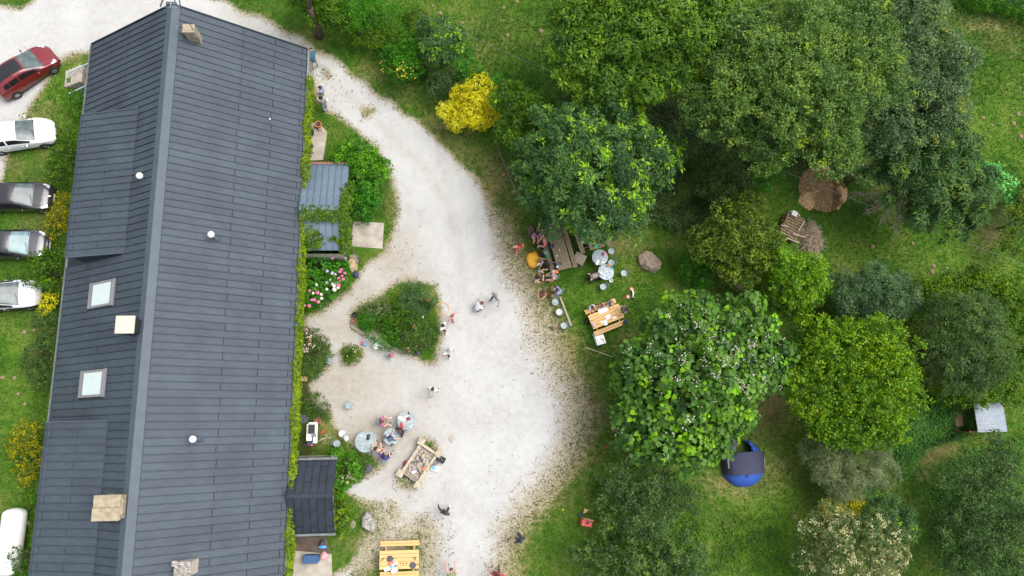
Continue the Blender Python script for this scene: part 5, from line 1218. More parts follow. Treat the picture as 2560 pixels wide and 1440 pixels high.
# round tables on the lawn
bag(1509, 635, TZ, (.24, .20, .16), 60, 'bright pink bag on the lawn table', 'pink')
G1 = 'white crockery on the northern lawn table'; G2 = 'white crockery on the southern lawn table'
for px, py in ((1492, 643), (1505, 651), (1508, 650), (1505, 658)): cup(px, py, TZ, 'white cup on the lawn table with the pink bag', 'white', .05, .07, G1)
paper(1494, 656, TZ, .14, .34, -25, 'folded white napkin hanging off the lawn table', name='napkin', cat='napkin'); paper(1508, 656, TZ, .2, .10, 20, 'small white napkin on the lawn table with the pink bag', name='napkin', cat='napkin')
for px, py in ((1504, 667), (1513, 674), (1511, 679), (1507, 681), (1526, 680), (1531, 684), (1528, 688), (1509, 688), (1516, 678)): cup(px, py, TZ, 'white cup on the paper strewn lawn table', 'white', .045, .06, G2)
paper(1502, 682, TZ, .15, .14, 5, 'square white napkin on the paper strewn lawn table', name='napkin', cat='napkin'); paper(1516, 678, TZ, .26, .05, 20, 'thin white strip on the paper strewn lawn table', name='napkin', cat='napkin')
paper(1511, 694, TZ, .12, .08, 0, 'white card at the rim of the paper strewn table', name='card', cat='card'); paper(1518, 694, TZ, .15, .09, 5, 'blue card at the rim of the paper strewn table', mat('blue_card', (.2, .26, .6), .7), name='card', cat='card')
paper(1527, 668, TZ, .26, .14, -35, 'dark green folder on the lawn table', 'teal', 'folder', 'folder')
item('wooden_bowl', 'orange brown bowl on the lawn table', 'bowl', 1520, 664, TZ, 0, lambda b: b.lathe([(.05, 0), (.11, .06), (.09, .06), (.04, .02), (0, .02)], 16, cap1=False), 'terracotta')
item('bucket', 'small white bucket beside the paper strewn lawn table', 'bucket', 1526, 703, 0, 0, lambda b: b.lathe([(.09, 0), (.125, .22), (.112, .22), (.08, .03), (0, .03)], 18, cap1=False), 'white')
for px, py, lab in ((1384, 757, 'dark sunglasses on a bistro chair by the beam'), (1390, 757, 'second dark sunglasses on a bistro chair by the beam')):
    item('sunglasses', lab, 'sunglasses', px, py, .465, 20, lambda b: (b.box((-.035, 0, .01), (.05, .035, .012)), b.box((.035, 0, .01), (.05, .035, .012)), b.box((0, 0, .014), (.03, .008, .006))), 'black')
for px, py in ((1386, 752), (1389, 756)): cup(px, py, .465, 'white cup on a bistro chair seat by the beam', 'white', .035, .06, 'cups on the chair by the beam')
# old picnic tables
cup(1392, 640, PZ, 'blue white bowl on the weathered table', mat('blue_white', (.55, .66, .74), .4), .06, .05, name='bowl', cat='bowl')
plate(1399, 625, PZ, 'small yellow plate on the weathered table', 'yellow', .05)
cup(1383, 607, PZ, 'yellow tinted glass on the weathered table', mat('straw_glass', (.66, .64, .42), .2), .045, .09)
item('toy_ball_bag', 'blue and red bundle on the weathered table', 'bundle', 1378, 619, PZ, 20, lambda b: (b.ell((0, 0, .05), (.10, .07, .06), 10, 6)), mat('violet_blue', (.10, .07, .34), .6))
item('snack_bag', 'red snack bag on the weathered table', 'bag', 1384, 623, PZ, -10, lambda b: b.box((0, 0, .03), (.17, .12, .06)), mat('faded_red', (.50, .16, .16), .5), bevel=.02)
item('dark_jug', 'dark bottle lying near the bundle on the weathered table', 'bottle', 1383, 613, PZ, 80, lambda b: (b.cyl((-.12, 0, .045), (.08, 0, .045), .045), b.cyl((.08, 0, .045), (.16, 0, .045), .02)), 'navy')
item('cooking_pot', 'dark grey pot at the lower end of the weathered table', 'pot', 1398, 660, PZ, 0, lambda b: (b.lathe([(.12, 0), (.13, .11), (.115, .11), (.11, .02), (0, .02)], 18, cap1=False), b.bar((-.13, .02, .1), (-.42, .10, .12), .035, .02)), mat('gunmetal', (.10, .12, .16), .4, .5))
bag(1393, 667, PZ, (.2, .16, .10), 20, 'pale blue bag at the end of the weathered table', mat('pale_blue_cloth', (.48, .58, .68), .8))
item('orange_box', 'orange carton at the end of the weathered table', 'carton', 1391, 680, .46, 5, lambda b: b.box((0, 0, .09), (.20, .22, .18)), 'orange', bevel=.006)
item('pale_box', 'pale blue and cream carton beside the orange one', 'carton', 1383, 680, .46, 5, lambda b: b.box((0, 0, .07), (.18, .18, .14)), mat('pale_carton', (.52, .56, .52), .7), bevel=.006)
item('green_tray', 'bright green tray on the small weathered table', 'tray', 1492, 614, PZ, 25, lambda b: (b.box((0, 0, .012), (.32, .24, .02)), b.box((0, .115, .03), (.32, .012, .03)), b.box((0, -.115, .03), (.32, .012, .03))), 'green')
item('toy_pieces', 'orange and yellow toy piece on the small weathered table', 'toy', 1485, 610, PZ, 30, lambda b: (b.box((0, 0, .03), (.2, .1, .05)), b.box((.1, .06, .06), (.1, .06, .05))), mat('orange_yellow', (.75, .38, .06), .5), bevel=.008)
paper(1476, 606, PZ, .20, .14, 30, 'white napkin on the small weathered table', name='napkin', cat='napkin'); paper(1481, 614, PZ, .16, .08, -30, 'cream card near the green tray', 'cap_cream', 'card', 'card')
paper(1455, 605, .465, .17, .16, 20, 'white paper on the bench of the small weathered table')
plate(1357, 590, .5, 'white plate near the seated people under the tree', 'white', .06); plate(1349, 613, .3, 'white saucer on the grass among the seated people', 'white', .04)
# courtyard tables
def laptop():
    c = P(976, 1098, TZ); t = thing('laptop', 'open grey laptop on the courtyard table', 'laptop', c, R_(28))
    b = MB(); b.box((0, 0, .01), (.34, .24, .018)); b.build('keyboard_base', 'dgrey', t); b = MB(); b.box((0, .005, .0205), (.30, .18, .003)); b.build('keys', 'steelblue', t)
    M = Matrix.Rotation(R_(70), 4, 'X'); b = MB(); b.box((0, .15, .11), (.34, .24, .012), M=M); b.build('screen', 'black', t)
laptop()
item('tablet', 'dark grey tablet on the laptop table rim', 'tablet', 961, 1092, TZ, 60, lambda b: b.box((0, 0, .008), (.24, .15, .014)), 'dgrey', bevel=.004)
item('black_pouch', 'black pouch on the laptop table', 'pouch', 987, 1099, TZ, 30, lambda b: b.ell((0, 0, .03), (.10, .07, .035), 10, 5), 'black', smooth=True)
item('phone', 'black phone on the laptop table edge', 'phone', 980, 1112, TZ, 30, lambda b: b.box((0, 0, .008), (.22, .13, .014)), 'black', bevel=.004)
for px, py in ((976, 1080), (970, 1089), (983, 1088), (986, 1090), (983, 1108)): cup(px, py, TZ, 'white cup on the laptop table', 'white', .04, .07, 'cups on the laptop table')
item('blue_bowl', 'blue bowl on the laptop table', 'bowl', 985, 1081, TZ, 0, lambda b: b.lathe([(.05, 0), (.10, .06), (.085, .06), (.04, .02), (0, .02)], 16, cap1=False), 'lblue')
item('black_cloth', 'crumpled black cloth on the largest round table', 'cloth', 921, 1093, TZ, 70, lambda b: (b.ell((0, 0, .03), (.18, .10, .05), 10, 6), b.ell((.08, .05, .04), (.08, .07, .04), 8, 5), b.ell((-.1, -.03, .03), (.07, .08, .03), 8, 5)), 'black', smooth=True)
plate(904, 1089, TZ, 'small white saucer on the largest round table', 'white', .05)
bag(1004, 1047, TZ, (.52, .26, .12), -35, 'white towel heaped on the round table nearest the drive', 'paper', 'towel', 'towel')
bag(1005, 1064, TZ, (.20, .36, .14), 25, 'red bag at the rim of the towel table', 'red')
item('thermos', 'pale pink thermos lying on the towel table', 'thermos', 1017, 1041, TZ, 25, lambda b: (b.cyl((-.15, 0, .05), (.12, 0, .05), .05), b.cyl((.12, 0, .05), (.18, 0, .05), .03)), mat('pale_pink', (.66, .52, .54), .4))
item('black_bottle', 'black bottle on the towel table', 'bottle', 1022, 1034, TZ, 100, lambda b: (b.cyl((-.1, 0, .035), (.08, 0, .035), .035), b.cyl((.08, 0, .035), (.14, 0, .035), .018)), 'black')
item('red_black_toy', 'red and black helmet on the towel table', 'helmet', 1022, 1047, TZ, 20, lambda b: b.ell((0, 0, .05), (.12, .10, .09), 12, 7), mat('red_black', (.03, .02, .02), .4, 0, .2, 3, col2=(.55, .06, .04)), smooth=True)
for px, py in ((1021, 1054), (1023, 1066), (1028, 1070), (1030, 1063)): cup(px, py, TZ, 'clear white cup on the towel table', 'white', .04, .07, 'cups on the towel table')
item('folded_cloth', 'pale grey cloth hung over the white seated courtyard chair', 'cloth', 866, 1094, .5, -45, lambda b: (b.ell((0, 0, .12), (.20, .12, .05), 12, 6), b.ell((.04, -.1, .1), (.16, .07, .05), 10, 6)), 'offwhite', smooth=True)
# lower pine table leftovers
for px, py, lab in ((975, 1397, 'dark round pan near the left end of the lower pine table'), (1032, 1413, 'dark round pan at the right end of the lower pine table')):
    item('frying_pan', lab, 'pan', px, py, PZ, 0, lambda b: (b.lathe([(.15, 0), (.18, .04), (.168, .04), (.14, .012), (0, .012)], 24, cap1=False), b.bar((.17, .02, .035), (.36, .05, .06), .03, .015)), 'dgrey')
paper(968, 1423, PZ, .34, .20, 15, 'white paper bag on the lower pine table'); paper(986, 1427, PZ, .36, .22, 30, 'white crumpled sheet on the lower pine table')
for k, (px, py, m) in enumerate(((973, 1410, 'pinkred'), (978, 1416, 'lblue'), (984, 1412, 'paper'), (991, 1406, 'paper'), (980, 1405, 'pink'), (988, 1415, 'blue'), (983, 1420, 'paper'))):
    item('food_wrapper', ('coral', 'light blue', 'creased white', 'flat white', 'pink', 'deep blue', 'torn white')[k]+' food wrapper on the lower pine table', 'wrapper', px, py, PZ, 37*k, lambda b: b.ell((0, 0, .02), (.10, .06, .03), 8, 4), m)
for k, (px, py) in enumerate(((1001, 1408), (1008, 1409), (1017, 1408), (1035, 1395), (1039, 1394), (1038, 1399))): cup(px, py, PZ, 'small brown glass on the lower pine table', 'rust', .035, .06, 'brown glasses on the lower pine table')
item('tongs', 'dark tongs at the left end of the lower pine table', 'tongs', 957, 1398, PZ, 35, lambda b: (b.bar((-.14, .02, .015), (.14, .0, .015), .02, .015), b.bar((-.14, -.04, .015), (.14, 0, .015), .02, .015)), 'dgrey')
# ------------------------------------------------------------------ grill trolley and its neighbours
c = P(780, 1080, .85); t = thing('gas_grill', 'white grill trolley with black open hotplate by the house wall', 'grill', (c.x, c.y, 0))
b = MB(); b.box((0, .10, .84), (.62, .72, .06)); b.build('worktop', 'white', t, bevel=.008)
b = MB(); b.box((-.02, .16, .885), (.42, .56, .03)); b.build('hotplate', 'black', t)
b = MB()
for s in (-1, 1): b.box((s*.2-.02, .16, .91), (.03, .56, .03)); b.box((-.02, .16+s*.27, .91), (.42, .03, .03))
b.build('hotplate_rim', 'silver', t)
b = MB(); b.box((.05, .50, .86), (.5, .10, .05)); b.build('back_shelf', 'white', t)
b = MB(); b.box((-.16, -.32, .82), (.3, .34, .05)); b.build('side_shelf', 'white', t); b = MB(); b.box((.19, -.44, .80), (.24, .40, .05)); b.build('side_board', 'white', t)
b = MB(); b.box((.12, -.18, .89), (.28, .2, .08)); b.build('dish', 'grey', t, bevel=.01)
b = MB(); b.box((-.16, -.62, .35), (.28, .36, .7)); b.build('gas_bottle_cover', 'navy', t, bevel=.02); b = MB(); b.lathe([(.06, .70), (.06, .8), (.04, .82)], 12, (.0, -.74, 0)); b.build('valve', 'pink', t)
for sx in (-1, 1):
    for sy in (-.22, .42):
        b = MB(); b.box((sx*.27, sy, .41), (.04, .04, .82)); b.build('leg', 'dgrey', t)
def lid(px, py, z, rz, label):
    item('plastic_seat_shell', label, 'seat shell', px, py, z, rz, lambda b: (b.prism([(-.24, -.16), (-.10, -.26), (.16, -.22), (.27, -.02), (.20, .22), (-.02, .28), (-.22, .18)], 0, .05), b.tube([(-.24, -.16, .03), (-.10, -.26, .03), (.16, -.22, .03), (.27, -.02, .03), (.20, .22, .03), (-.02, .28, .03), (-.22, .18, .03)], .025, 6, closed=True), b.cyl((0, 0, -max(.05, z)+.01), (0, 0, 0), .04)), 'dgrey')
lid(760, 1047, .55, 10, 'dark grey plastic shell beside the grill'); lid(921, 1171, .4, 30, 'dark grey plastic shell beside the leafy light green bush')
item('red_pot', 'faded red ring shaped pot behind the grill', 'pot', 793, 1052, .3, 0, lambda b: (b.lathe([(.16, -.3), (.22, 0), (.17, .0), (.13, -.2), (0, -.2)], 20, cap1=False)), mat('faded_coral', (.55, .2, .17), .7))
item('red_tongs', 'red handled tool lying beside the grill', 'tool', 808, 1081, .25, 20, lambda b: (b.bar((-.16, 0, 0), (.16, .03, .02), .05, .03), b.bar((-.1, .05, 0), (.1, .06, 0), .03, .03), b.cyl((0, 0, -.25), (0, 0, 0), .02)), 'red')
c = P(816, 1094, .3); t = thing('clothes_stand', 'thin folded stand with pale legs beside the grill', 'stand', (c.x, c.y, 0))
for px, py, z in ((830, 1095, .35), (800, 1098, .35), (794, 1104, .3), (812, 1085, .5), (818, 1087, .5), (809, 1108, .05)):
    e = P(px, py, z)-c; b = MB(); b.tube([(0, 0, .28), (e.x, e.y, z)], .014, 5); b.build('leg', 'cap_cream', t)
b = MB(); b.cyl((0, 0, 0), (0, 0, .3), .03); b.build('post', 'dgrey', t)
item('shoe_pair', 'worn grey boots under the ivy near the dark porch', 'boots', 741, 1131, 0, 40, lambda b: (b.ell((0, .07, .06), (.15, .05, .06), 8, 5), b.ell((.02, -.07, .06), (.15, .05, .06), 8, 5), b.lathe([(.05, 0), (.045, .22)], 8, (-.09, .07, .05)), b.lathe([(.05, 0), (.045, .22)], 8, (-.07, -.07, .05))), 'rock_grey', smooth=True)
item('wooden_box', 'small plywood box on the soil by the ivy', 'box', 760, 947, .15, 0, lambda b: b.box((0, 0, -.02), (.34, .28, .26)), 'kraft', bevel=.01)
# ------------------------------------------------------------------ stone fire pit
hd = ang(1010, 1185, 1060, 1110); c = P(1049, 1158, .3); t = thing('fire_pit', 'rectangular stone fire pit with square corner blocks full of ash', 'fire pit', (c.x, c.y, 0), hd)
LL, WW = 2.05, 1.12
for s in (-1, 1):
    b = MB(); b.box((0, s*WW/2, .24), (LL, .17, .48)); b.build('side_stone', 'stone', t, bevel=.02)
b = MB(); b.box((LL/2-.05, 0, .24), (.15, WW-.2, .48)); b.build('side_stone', 'stone', t, bevel=.02)
b = MB(); b.box((-LL/2+.15, .1, .18), (.12, WW-.4, .36), rz=.25); b.build('side_stone', 'slab', t, bevel=.02)
for sx, sy, rz in ((1, 1, .05), (1, -1, -.05), (-1, 1, .1), (-1, -1, 0)):
    b = MB(); b.box((sx*(LL/2+.06), sy*(WW/2+.06), .30), (.42, .40, .60), rz=rz); b.build('corner_block', 'stone', t, bevel=.025)
    b = MB(); b.box((sx*(LL/2+.06), sy*(WW/2+.06), .61), (.24, .22, .03), rz=rz); b.build('carved_boss', 'stone', t, bevel=.01)
b = MB(); n = 26; vs = []; rr = np.random.default_rng(4)
for i in range(n+1):
    for j in range(15):
        x, y = -LL/2+LL*i/n, -WW/2+.08+(WW-.16)*j/14; vs.append((x, y, .30+.08*math.exp(-((x/.7)**2+(y/.35)**2))+rr.normal()*.018))
b.add(vs, [(i*15+j, (i+1)*15+j, (i+1)*15+j+1, i*15+j+1) for i in range(n) for j in range(14)]); b.build('ash_bed', 'ash', t)
for k in range(16):
    x, y, a = rr.uniform(-.7, .8), rr.uniform(-.35, .35), rr.uniform(0, 3.1); L = rr.uniform(.15, .5); b = MB(); b.tube([(x-L/2*math.cos(a), y-L/2*math.sin(a), .37), (x+L/2*math.cos(a), y+L/2*math.sin(a), .40)], [rr.uniform(.02, .04), .02], 6); b.build('charred_log', 'black' if k % 3 else 'stone', t)
for x, y, m in ((.45, .05, 'stone'), (-.6, .0, 'offwhite'), (.2, -.38, 'stone'), (-.1, -.4, 'terracotta')):
    b = MB(); b.box((x, y, .41), (.26, .17, .06), rz=x); b.build('loose_stone', m, t, bevel=.015)
c = P(1104, 1149, .3); t = thing('black_crate', 'black plastic crate of bottles beside the fire pit', 'crate', (c.x, c.y, 0), R_(-30))
b = MB(); b.box((0, 0, .02), (.42, .34, .04))
for s in (-1, 1): b.box((0, s*.165, .16), (.42, .015, .3)); b.box((s*.205, 0, .16), (.015, .34, .3))
b.build('shell', 'black', t)
for k in range(5):
    b = MB(); b.lathe([(.035, 0), (.035, .16), (.012, .22), (.012, .27)], 10, (-.13+.07*k, .08*math.sin(k*2.1), .04)); b.build('bottle', ('green', 'offwhite', 'grey', 'offwhite', 'green')[k], t, smooth=False)
item('coal_sack', 'crumpled grey sack against the fire pit', 'sack', 1086, 1157, 0, 20, lambda b: (b.ell((0, 0, .12), (.24, .17, .14), 10, 7), b.ell((.12, .06, .1), (.13, .12, .12), 8, 5)), mat('grey_sack', (.14, .15, .17), .7, 0, .3, 8, .3), smooth=True)
c = P(1088, 1171, .1); t = thing('cool_tub', 'white tub half filled with blue packs beside the fire pit', 'tub', (c.x, c.y, 0), R_(-20))
b = MB(); b.box((0, 0, .02), (.44, .28, .04))
for s in (-1, 1): b.box((0, s*.14, .09), (.44, .02, .14)); b.box((s*.22, 0, .09), (.02, .28, .14))
b.build('shell', 'white', t); b = MB(); b.box((-.10, 0, .08), (.2, .22, .08)); b.build('ice_pack', 'lblue', t, bevel=.02)
bag(1013, 1158, 0, (.34, .22, .30), 50, 'dark red bag leaning on the fire pit', mat('dark_red_cloth', (.28, .02, .03), .7))
item('log_bench', 'dark charred log at the foot of the fire pit', 'log', 1010, 1189, .1, -20, lambda b: b.tube([(-.45, 0, 0), (0, .03, .02), (.45, 0, 0)], [.10, .11, .09], 9), 'black')
# ------------------------------------------------------------------ play things
item('hula_hoop', 'orange hula hoop lying at the island edge', 'hoop', 1106, 772, .03, 0, lambda b: b.tube([(.40*math.cos(6.2832*k/40), .40*math.sin(6.2832*k/40), .01*math.sin(6.2832*k/40)) for k in range(40)], .014, 6, closed=True), 'hoop')
item('toy_block', 'orange toy on the island grass', 'toy', 1070, 751, .04, 25, lambda b: (b.box((0, 0, .03), (.22, .13, .08)), b.box((.03, 0, .08), (.1, .1, .05))), 'orange', bevel=.02)
item('white_shoe', 'white clog on the island grass', 'shoe', 1058, 791, .02, 85, lambda b: (b.ell((0, 0, .04), (.13, .055, .05), 10, 6), b.ell((-.06, 0, .07), (.06, .045, .03), 8, 5)), 'white', smooth=True)
def toycar(px, py, z, rz, label, m1, m2):
    c = P(px, py, z); t = thing('toy_car', label, 'toy car', c, R_(rz))
    b = MB(); b.box((0, 0, .09), (.36, .19, .10)); b.build('body', m1, t, bevel=.025); b = MB(); b.box((-.06, 0, .165), (.17, .16, .07)); b.build('cab', m2, t, bevel=.02)
    for sx in (-1, 1):
        for sy in (-1, 1): b = MB(); b.cyl((sx*.11, sy*.085, .05), (sx*.11, sy*.11, .05), .05, n=12); b.build('wheel', 'black', t)
toycar(910, 860, 0, -20, 'blue and red toy car on the courtyard gravel', 'lblue', 'red'); toycar(977, 889, .46, 15, 'red toy car standing on a bistro chair seat', 'pinkred', 'dgrey')
item('lantern', 'dark metal lantern at the island edge', 'lantern', 1046, 884, 0, 0, lambda b: (b.lathe([(.13, 0), (.13, .03), (.10, .05), (.10, .28), (.14, .30), (.03, .38), (.0, .38)], 12, cap1=False), b.tube([(.1*math.cos(a), 0, .36+.12*math.sin(a)) for a in np.linspace(0, math.pi, 8)], .008, 4)), 'dgrey')
item('rusty_pot', 'rust brown round pot at the pointed end of the island', 'pot', 884, 802, .2, 0, lambda b: b.lathe([(.12, -.2), (.18, .02), (.15, .02), (.11, -.1), (0, -.1)], 18, cap1=False), mat('brown_pot', (.20, .10, .06), .8))
item('tin_bucket', 'dark bucket at the pointed end of the island', 'bucket', 886, 787, .25, 0, lambda b: (b.lathe([(.11, -.25), (.16, .04), (.145, .04), (.1, -.2), (0, -.2)], 16, cap1=False), b.tube([(.16*math.cos(a), 0, .04+.14*math.sin(a)) for a in np.linspace(0, math.pi, 8)], .007, 4)), 'black')
for (a_, c_, lab) in (((878, 815), (912, 838), 'grey stone kerb slab at the pointed side of the island'), ((955, 858), (1005, 880), 'long stone kerb slab along the lower side of the island')):
    a, c = P(*a_), P(*c_); q = (a+c)/2; b = MB(); b.bar(Vector((a.x-q.x, a.y-q.y, .06)), Vector((c.x-q.x, c.y-q.y, .06)), .2, .14); o = b.build('kerb_stone', 'slab', None, bevel=.03); o.location = (q.x, q.y, 0); tag(o, lab, 'kerb stone')
# balance bike
c = P(1578, 735, 0); t = thing('balance_bike', 'white child balance bike with red wheels lying on the lawn', 'bike', c)
def bw(px, py):
    q = P(px, py, .1)-c; b = MB(); b.tube([(q.x+.11*math.cos(6.2832*k/18), q.y+.11*math.sin(6.2832*k/18), .10) for k in range(18)], .018, 6, closed=True); w = b.build('wheel', 'pinkred', t)
    b = MB(); b.lathe([(.085, .09), (.085, .11)], 14, (q.x, q.y, 0)); b.build('disc', mat('salmon', (.70, .35, .30), .5), w)
bw(1579, 723); bw(1570, 742)
b = MB(); a0, a1, a2 = P(1581, 723, .15)-c, P(1583, 735, .17)-c, P(1582, 743, .15)-c; b.tube([a0, a1, a2], .05, 8); b.build('frame', 'white', t, smooth=True)
b = MB(); b.tube([P(1570, 742, .13)-c, P(1588, 744, .16)-c], .015, 5); b.build('fork', 'silver', t); b = MB(); b.tube([P(1584, 734, .18)-c, P(1588, 729, .2)-c], .02, 6); b.build('handlebar', 'cap_cream', t)
# push chair
c = P(1482, 695, 0); t = thing('push_chair', 'brown and black push chair beside the lawn tables', 'push chair', c, R_(18))
b = MB(); b.box((.05, 0, .62), (.62, .34, .08)); b.ell((.33, 0, .64), (.14, .2, .10), 10, 6); b.build('seat', mat('taupe_cloth', (.16, .11, .10), .8), t, bevel=.0)
for s in (-1, 1): b = MB(); b.bar((-.1, s*.06, .67), (.2, s*.04, .67), .03, .012); b.build('strap', 'offwhite', t)
b = MB(); b.tube([(-.32, -.25, .8), (-.36, -.1, .85), (-.36, .1, .85), (-.32, .25, .8)], .022, 6)
for s in (-1, 1): b.tube([(-.32, s*.25, .8), (-.1, s*.25, .5), (.4, s*.24, .12)], .018, 6); b.tube([(-.1, s*.25, .5), (-.3, s*.26, .12)], .018, 6)
b.build('frame', 'black', t); b = MB(); b.ell((-.34, .2, .82), (.07, .05, .05), 8, 5); b.ell((-.34, -.2, .82), (.07, .05, .05), 8, 5); b.build('grip', 'cap_cream', t)
for x, y in ((.42, .24), (.42, -.24), (-.3, .27), (-.3, -.27)): b = MB(); b.cyl((x, y-.02, .13), (x, y+.02, .13), .13, n=16); b.build('wheel', 'tyre', t)
b = MB(); b.box((-.05, 0, .28), (.5, .36, .16)); b.build('basket', 'black', t, bevel=.03)
# toy kitchen and scattered toys
c = P(1467, 1308, .5); t = thing('toy_kitchen', 'red toy kitchen under the dark fruit tree', 'toy kitchen', (c.x, c.y, 0), R_(-12))
b = MB(); b.box((0, 0, .28), (.62, .36, .56)); b.build('cabinet', 'pinkred', t, bevel=.01); b = MB(); b.lathe([(.08, .57), (.085, .575), (0, .575)], 16, (.02, .03, 0), cap1=False); b.build('sink', 'black', t)
for x in (.17, .24): b = MB(); b.lathe([(.03, .565), (.03, .58)], 10, (x, .09, 0)); b.build('knob', 'black', t)
b = MB(); b.box((.0, .24, .45), (.62, .03, .9)); b.build('back_panel', 'kraft', t)
item('plywood_board', 'triangular plywood board above the red toy kitchen', 'board', 1465, 1278, .2, -15, lambda b: b.prism([(-.12, .14), (.14, .10), (.06, -.02), (-.06, -.14), (-.14, -.14)], -.02, .02), 'kraft')
item('yellow_ball', 'small yellow ball on the lawn near the toy kitchen', 'ball', 1407, 1274, .05, 0, lambda b: b.ell((0, 0, 0), (.05, .05, .05), 12, 8), 'yellow', smooth=True)
item('sun_hat', 'dark blue cap on the grass near the toy kitchen', 'cap', 1449, 1287, .05, 0, lambda b: (b.ell((0, 0, .03), (.10, .09, .08), 10, 6), b.prism([(.06, -.07), (.17, -.05), (.17, .05), (.06, .07)], 0, .015)), 'navy')
def skittle(px, py, label, m, h=.3): item('skittle', label, 'skittle', px, py, 0, 0, lambda b: b.lathe([(.05, 0), (.07, h*.35), (.035, h*.7), (.045, h*.88), (.0, h)], 12, cap1=False), m, smooth=True)
skittle(1543, 1055, 'silver skittle at the rim of the blossom tree', 'silver'); skittle(1538, 1060, 'pale blue skittle at the rim of the blossom tree', mat('pale_blue', (.5, .6, .75), .5)); skittle(1536, 1063, 'blue skittle at the rim of the blossom tree', 'lblue')
item('red_toy', 'red toy figure at the rim of the blossom tree', 'toy', 1535, 1077, .03, 20, lambda b: (b.ell((0, 0, .06), (.09, .07, .07), 10, 6), b.ell((-.07, .05, .1), (.05, .05, .05), 8, 5)), 'pinkred', smooth=True)
for px, py, lab in ((1496, 1090, 'red ball on the dry grass uphill'), (1516, 1117, 'red ball in the weeds below the blossom tree')): item('red_ball', lab, 'ball', px, py, .05, 0, lambda b: b.ell((0, 0, 0), (.055, .055, .055), 12, 8), 'red', smooth=True)
item('brick_fragment', 'orange brick lying by the wire fence', 'brick', 1259, 437, .04, 30, lambda b: b.box((0, 0, 0), (.22, .11, .08)), 'terracotta', bevel=.01)
def boule(): 
    b = MB(); b.ell((0, 0, 0), (.04, .04, .04), 12, 8); o = b.build('boule', 'silver', None, smooth=True); return tag(o, '', 'boule')
pb = boule(); ub = [False]
for px, py in ((1181, 736), (1203, 734), (1193, 750), (1197, 748), (1194, 753), (1147, 756), (1222, 757), (1244, 766), (1212, 791)): place(pb, ub, P(px, py, .04), 0, 'steel boule on the gravel around the crouching player', 'boules round the crouching player')
for px, py in ((1221, 842), (1286, 950), (1257, 966), (1309, 991), (1163, 953), (1229, 1105), (1282, 1139), (1246, 1149), (1225, 1164), (1224, 1179), (1243, 1203), (1221, 1206), (1237, 1223), (1242, 1234)): place(pb, ub, P(px, py, .04), 0, 'steel boule scattered down the open gravel', 'boules on the open gravel')
# ------------------------------------------------------------------ stones, beams, fences, heaps
def boulder(label, px, py, pts, h, m, seed, name='boulder'):
    c = P(px, py); t = None; rr = np.random.default_rng(seed); poly = [P(*p)-c for p in pts]; n = len(poly); vs = []
    prof_ = ((1.0, -.08), (1.03, .25), (.94, .62), (.72, .88), (.38, 1.0))
    for s, z in prof_:
        for p in poly: vs.append((p.x*s*(1+rr.normal()*.035), p.y*s*(1+rr.normal()*.035), z*h*(1+rr.normal()*.08)))
    b = MB(); b.add(vs, [(i*n+k, i*n+(k+1) % n, (i+1)*n+(k+1) % n, (i+1)*n+k) for i in range(len(prof_)-1) for k in range(n)]+[tuple((len(prof_)-1)*n+k for k in range(n))])
    o = b.build(name, m, None, fixn=True); o.location = c
    md = o.modifiers.new('facets', 'SUBSURF'); md.subdivision_type = 'SIMPLE'; md.levels = 3; md.render_levels = 3
    tx = bpy.data.textures.new('rough', 'CLOUDS'); tx.noise_scale = .35; dm = o.modifiers.new('rough', 'DISPLACE'); dm.texture = tx; dm.strength = .22*h+.03; dm.mid_level = .5
    return tag(o, label, 'boulder')
boulder('large flat brown boulder on the lawn east of the round tables', 1620, 655, [(1592,640),(1612,630),(1628,634),(1650,658),(1649,675),(1636,683),(1610,676),(1596,664)], .6, 'rock', 1)
boulder('streaky grey boulder in the grass by the dark porch', 921, 1303, [(905,1290),(916,1278),(928,1283),(940,1300),(941,1320),(936,1331),(918,1327),(904,1314)], .55, 'rock_grey', 2)
boulder('tan rounded boulder at the hydrangea bed', 880, 664, [(868,660),(876,650),(888,650),(894,662),(892,676),(880,682),(869,676)], .45, 'rock_tan', 3)
boulder('brown stump like rock under the dense dark tree', 1325, 580, [(1316,570),(1328,565),(1338,575),(1334,592),(1326,600),(1320,590)], .45, mat('brown_rock', (.10, .07, .05), .9, 0, .3, 5, .5), 4)
boulder('small flat grey stone sunk in the grass beside the variegated bush', 882, 1311, [(874,1305),(882,1300),(890,1306),(889,1317),(881,1322),(874,1317)], .10, 'slab', 5, 'flat_stone')
boulder('pink brown flat rock behind the tan boulder', 890, 646, [(870,640),(890,636),(898,642),(896,658),(880,656)], .2, 'slab', 6, 'flat_stone')
def slabbox(label, pts, h, m, name='stone_slab', cat='slab'):
    q = [P(*p, h) for p in pts]; c = sum(q, Vector())/len(q); b = MB(); b.prism([(p.x-c.x, p.y-c.y) for p in q], -.05, h); o = b.build(name, m, None, bevel=.012); o.location = (c.x, c.y, 0); return tag(o, label, cat)
slabbox('square grey stone slab table block between the old and round tables', [(1442,628),(1468,641),(1456,664),(1431,651)], .38, 'slab')
slabbox('small square paving stone lying alone on the gravel', [(1131,1085),(1141,1096),(1130,1108),(1120,1096)], .05, mat('pale_paver', (.36, .31, .26), .9, 0, .12, 8, .1), 'paving_stone', 'paving stone')
def beam(label, a_, c_, w, h, m, name='wooden_beam', cat='beam'):
    a, c = P(*a_), P(*c_); q = (a+c)/2; b = MB(); b.bar(Vector((a.x-q.x, a.y-q.y, h/2)), Vector((c.x-q.x, c.y-q.y, h/2)), w, h); o = b.build(name, m, None, bevel=.012); o.location = (q.x, q.y, 0); return tag(o, label, cat)
beam('pale wooden beam lying in the grass behind the row of bistro chairs', (1399, 742), (1428, 816), .13, .13, mat('pale_beam', (.30, .26, .18), .85, 0, .2, 5, .2))
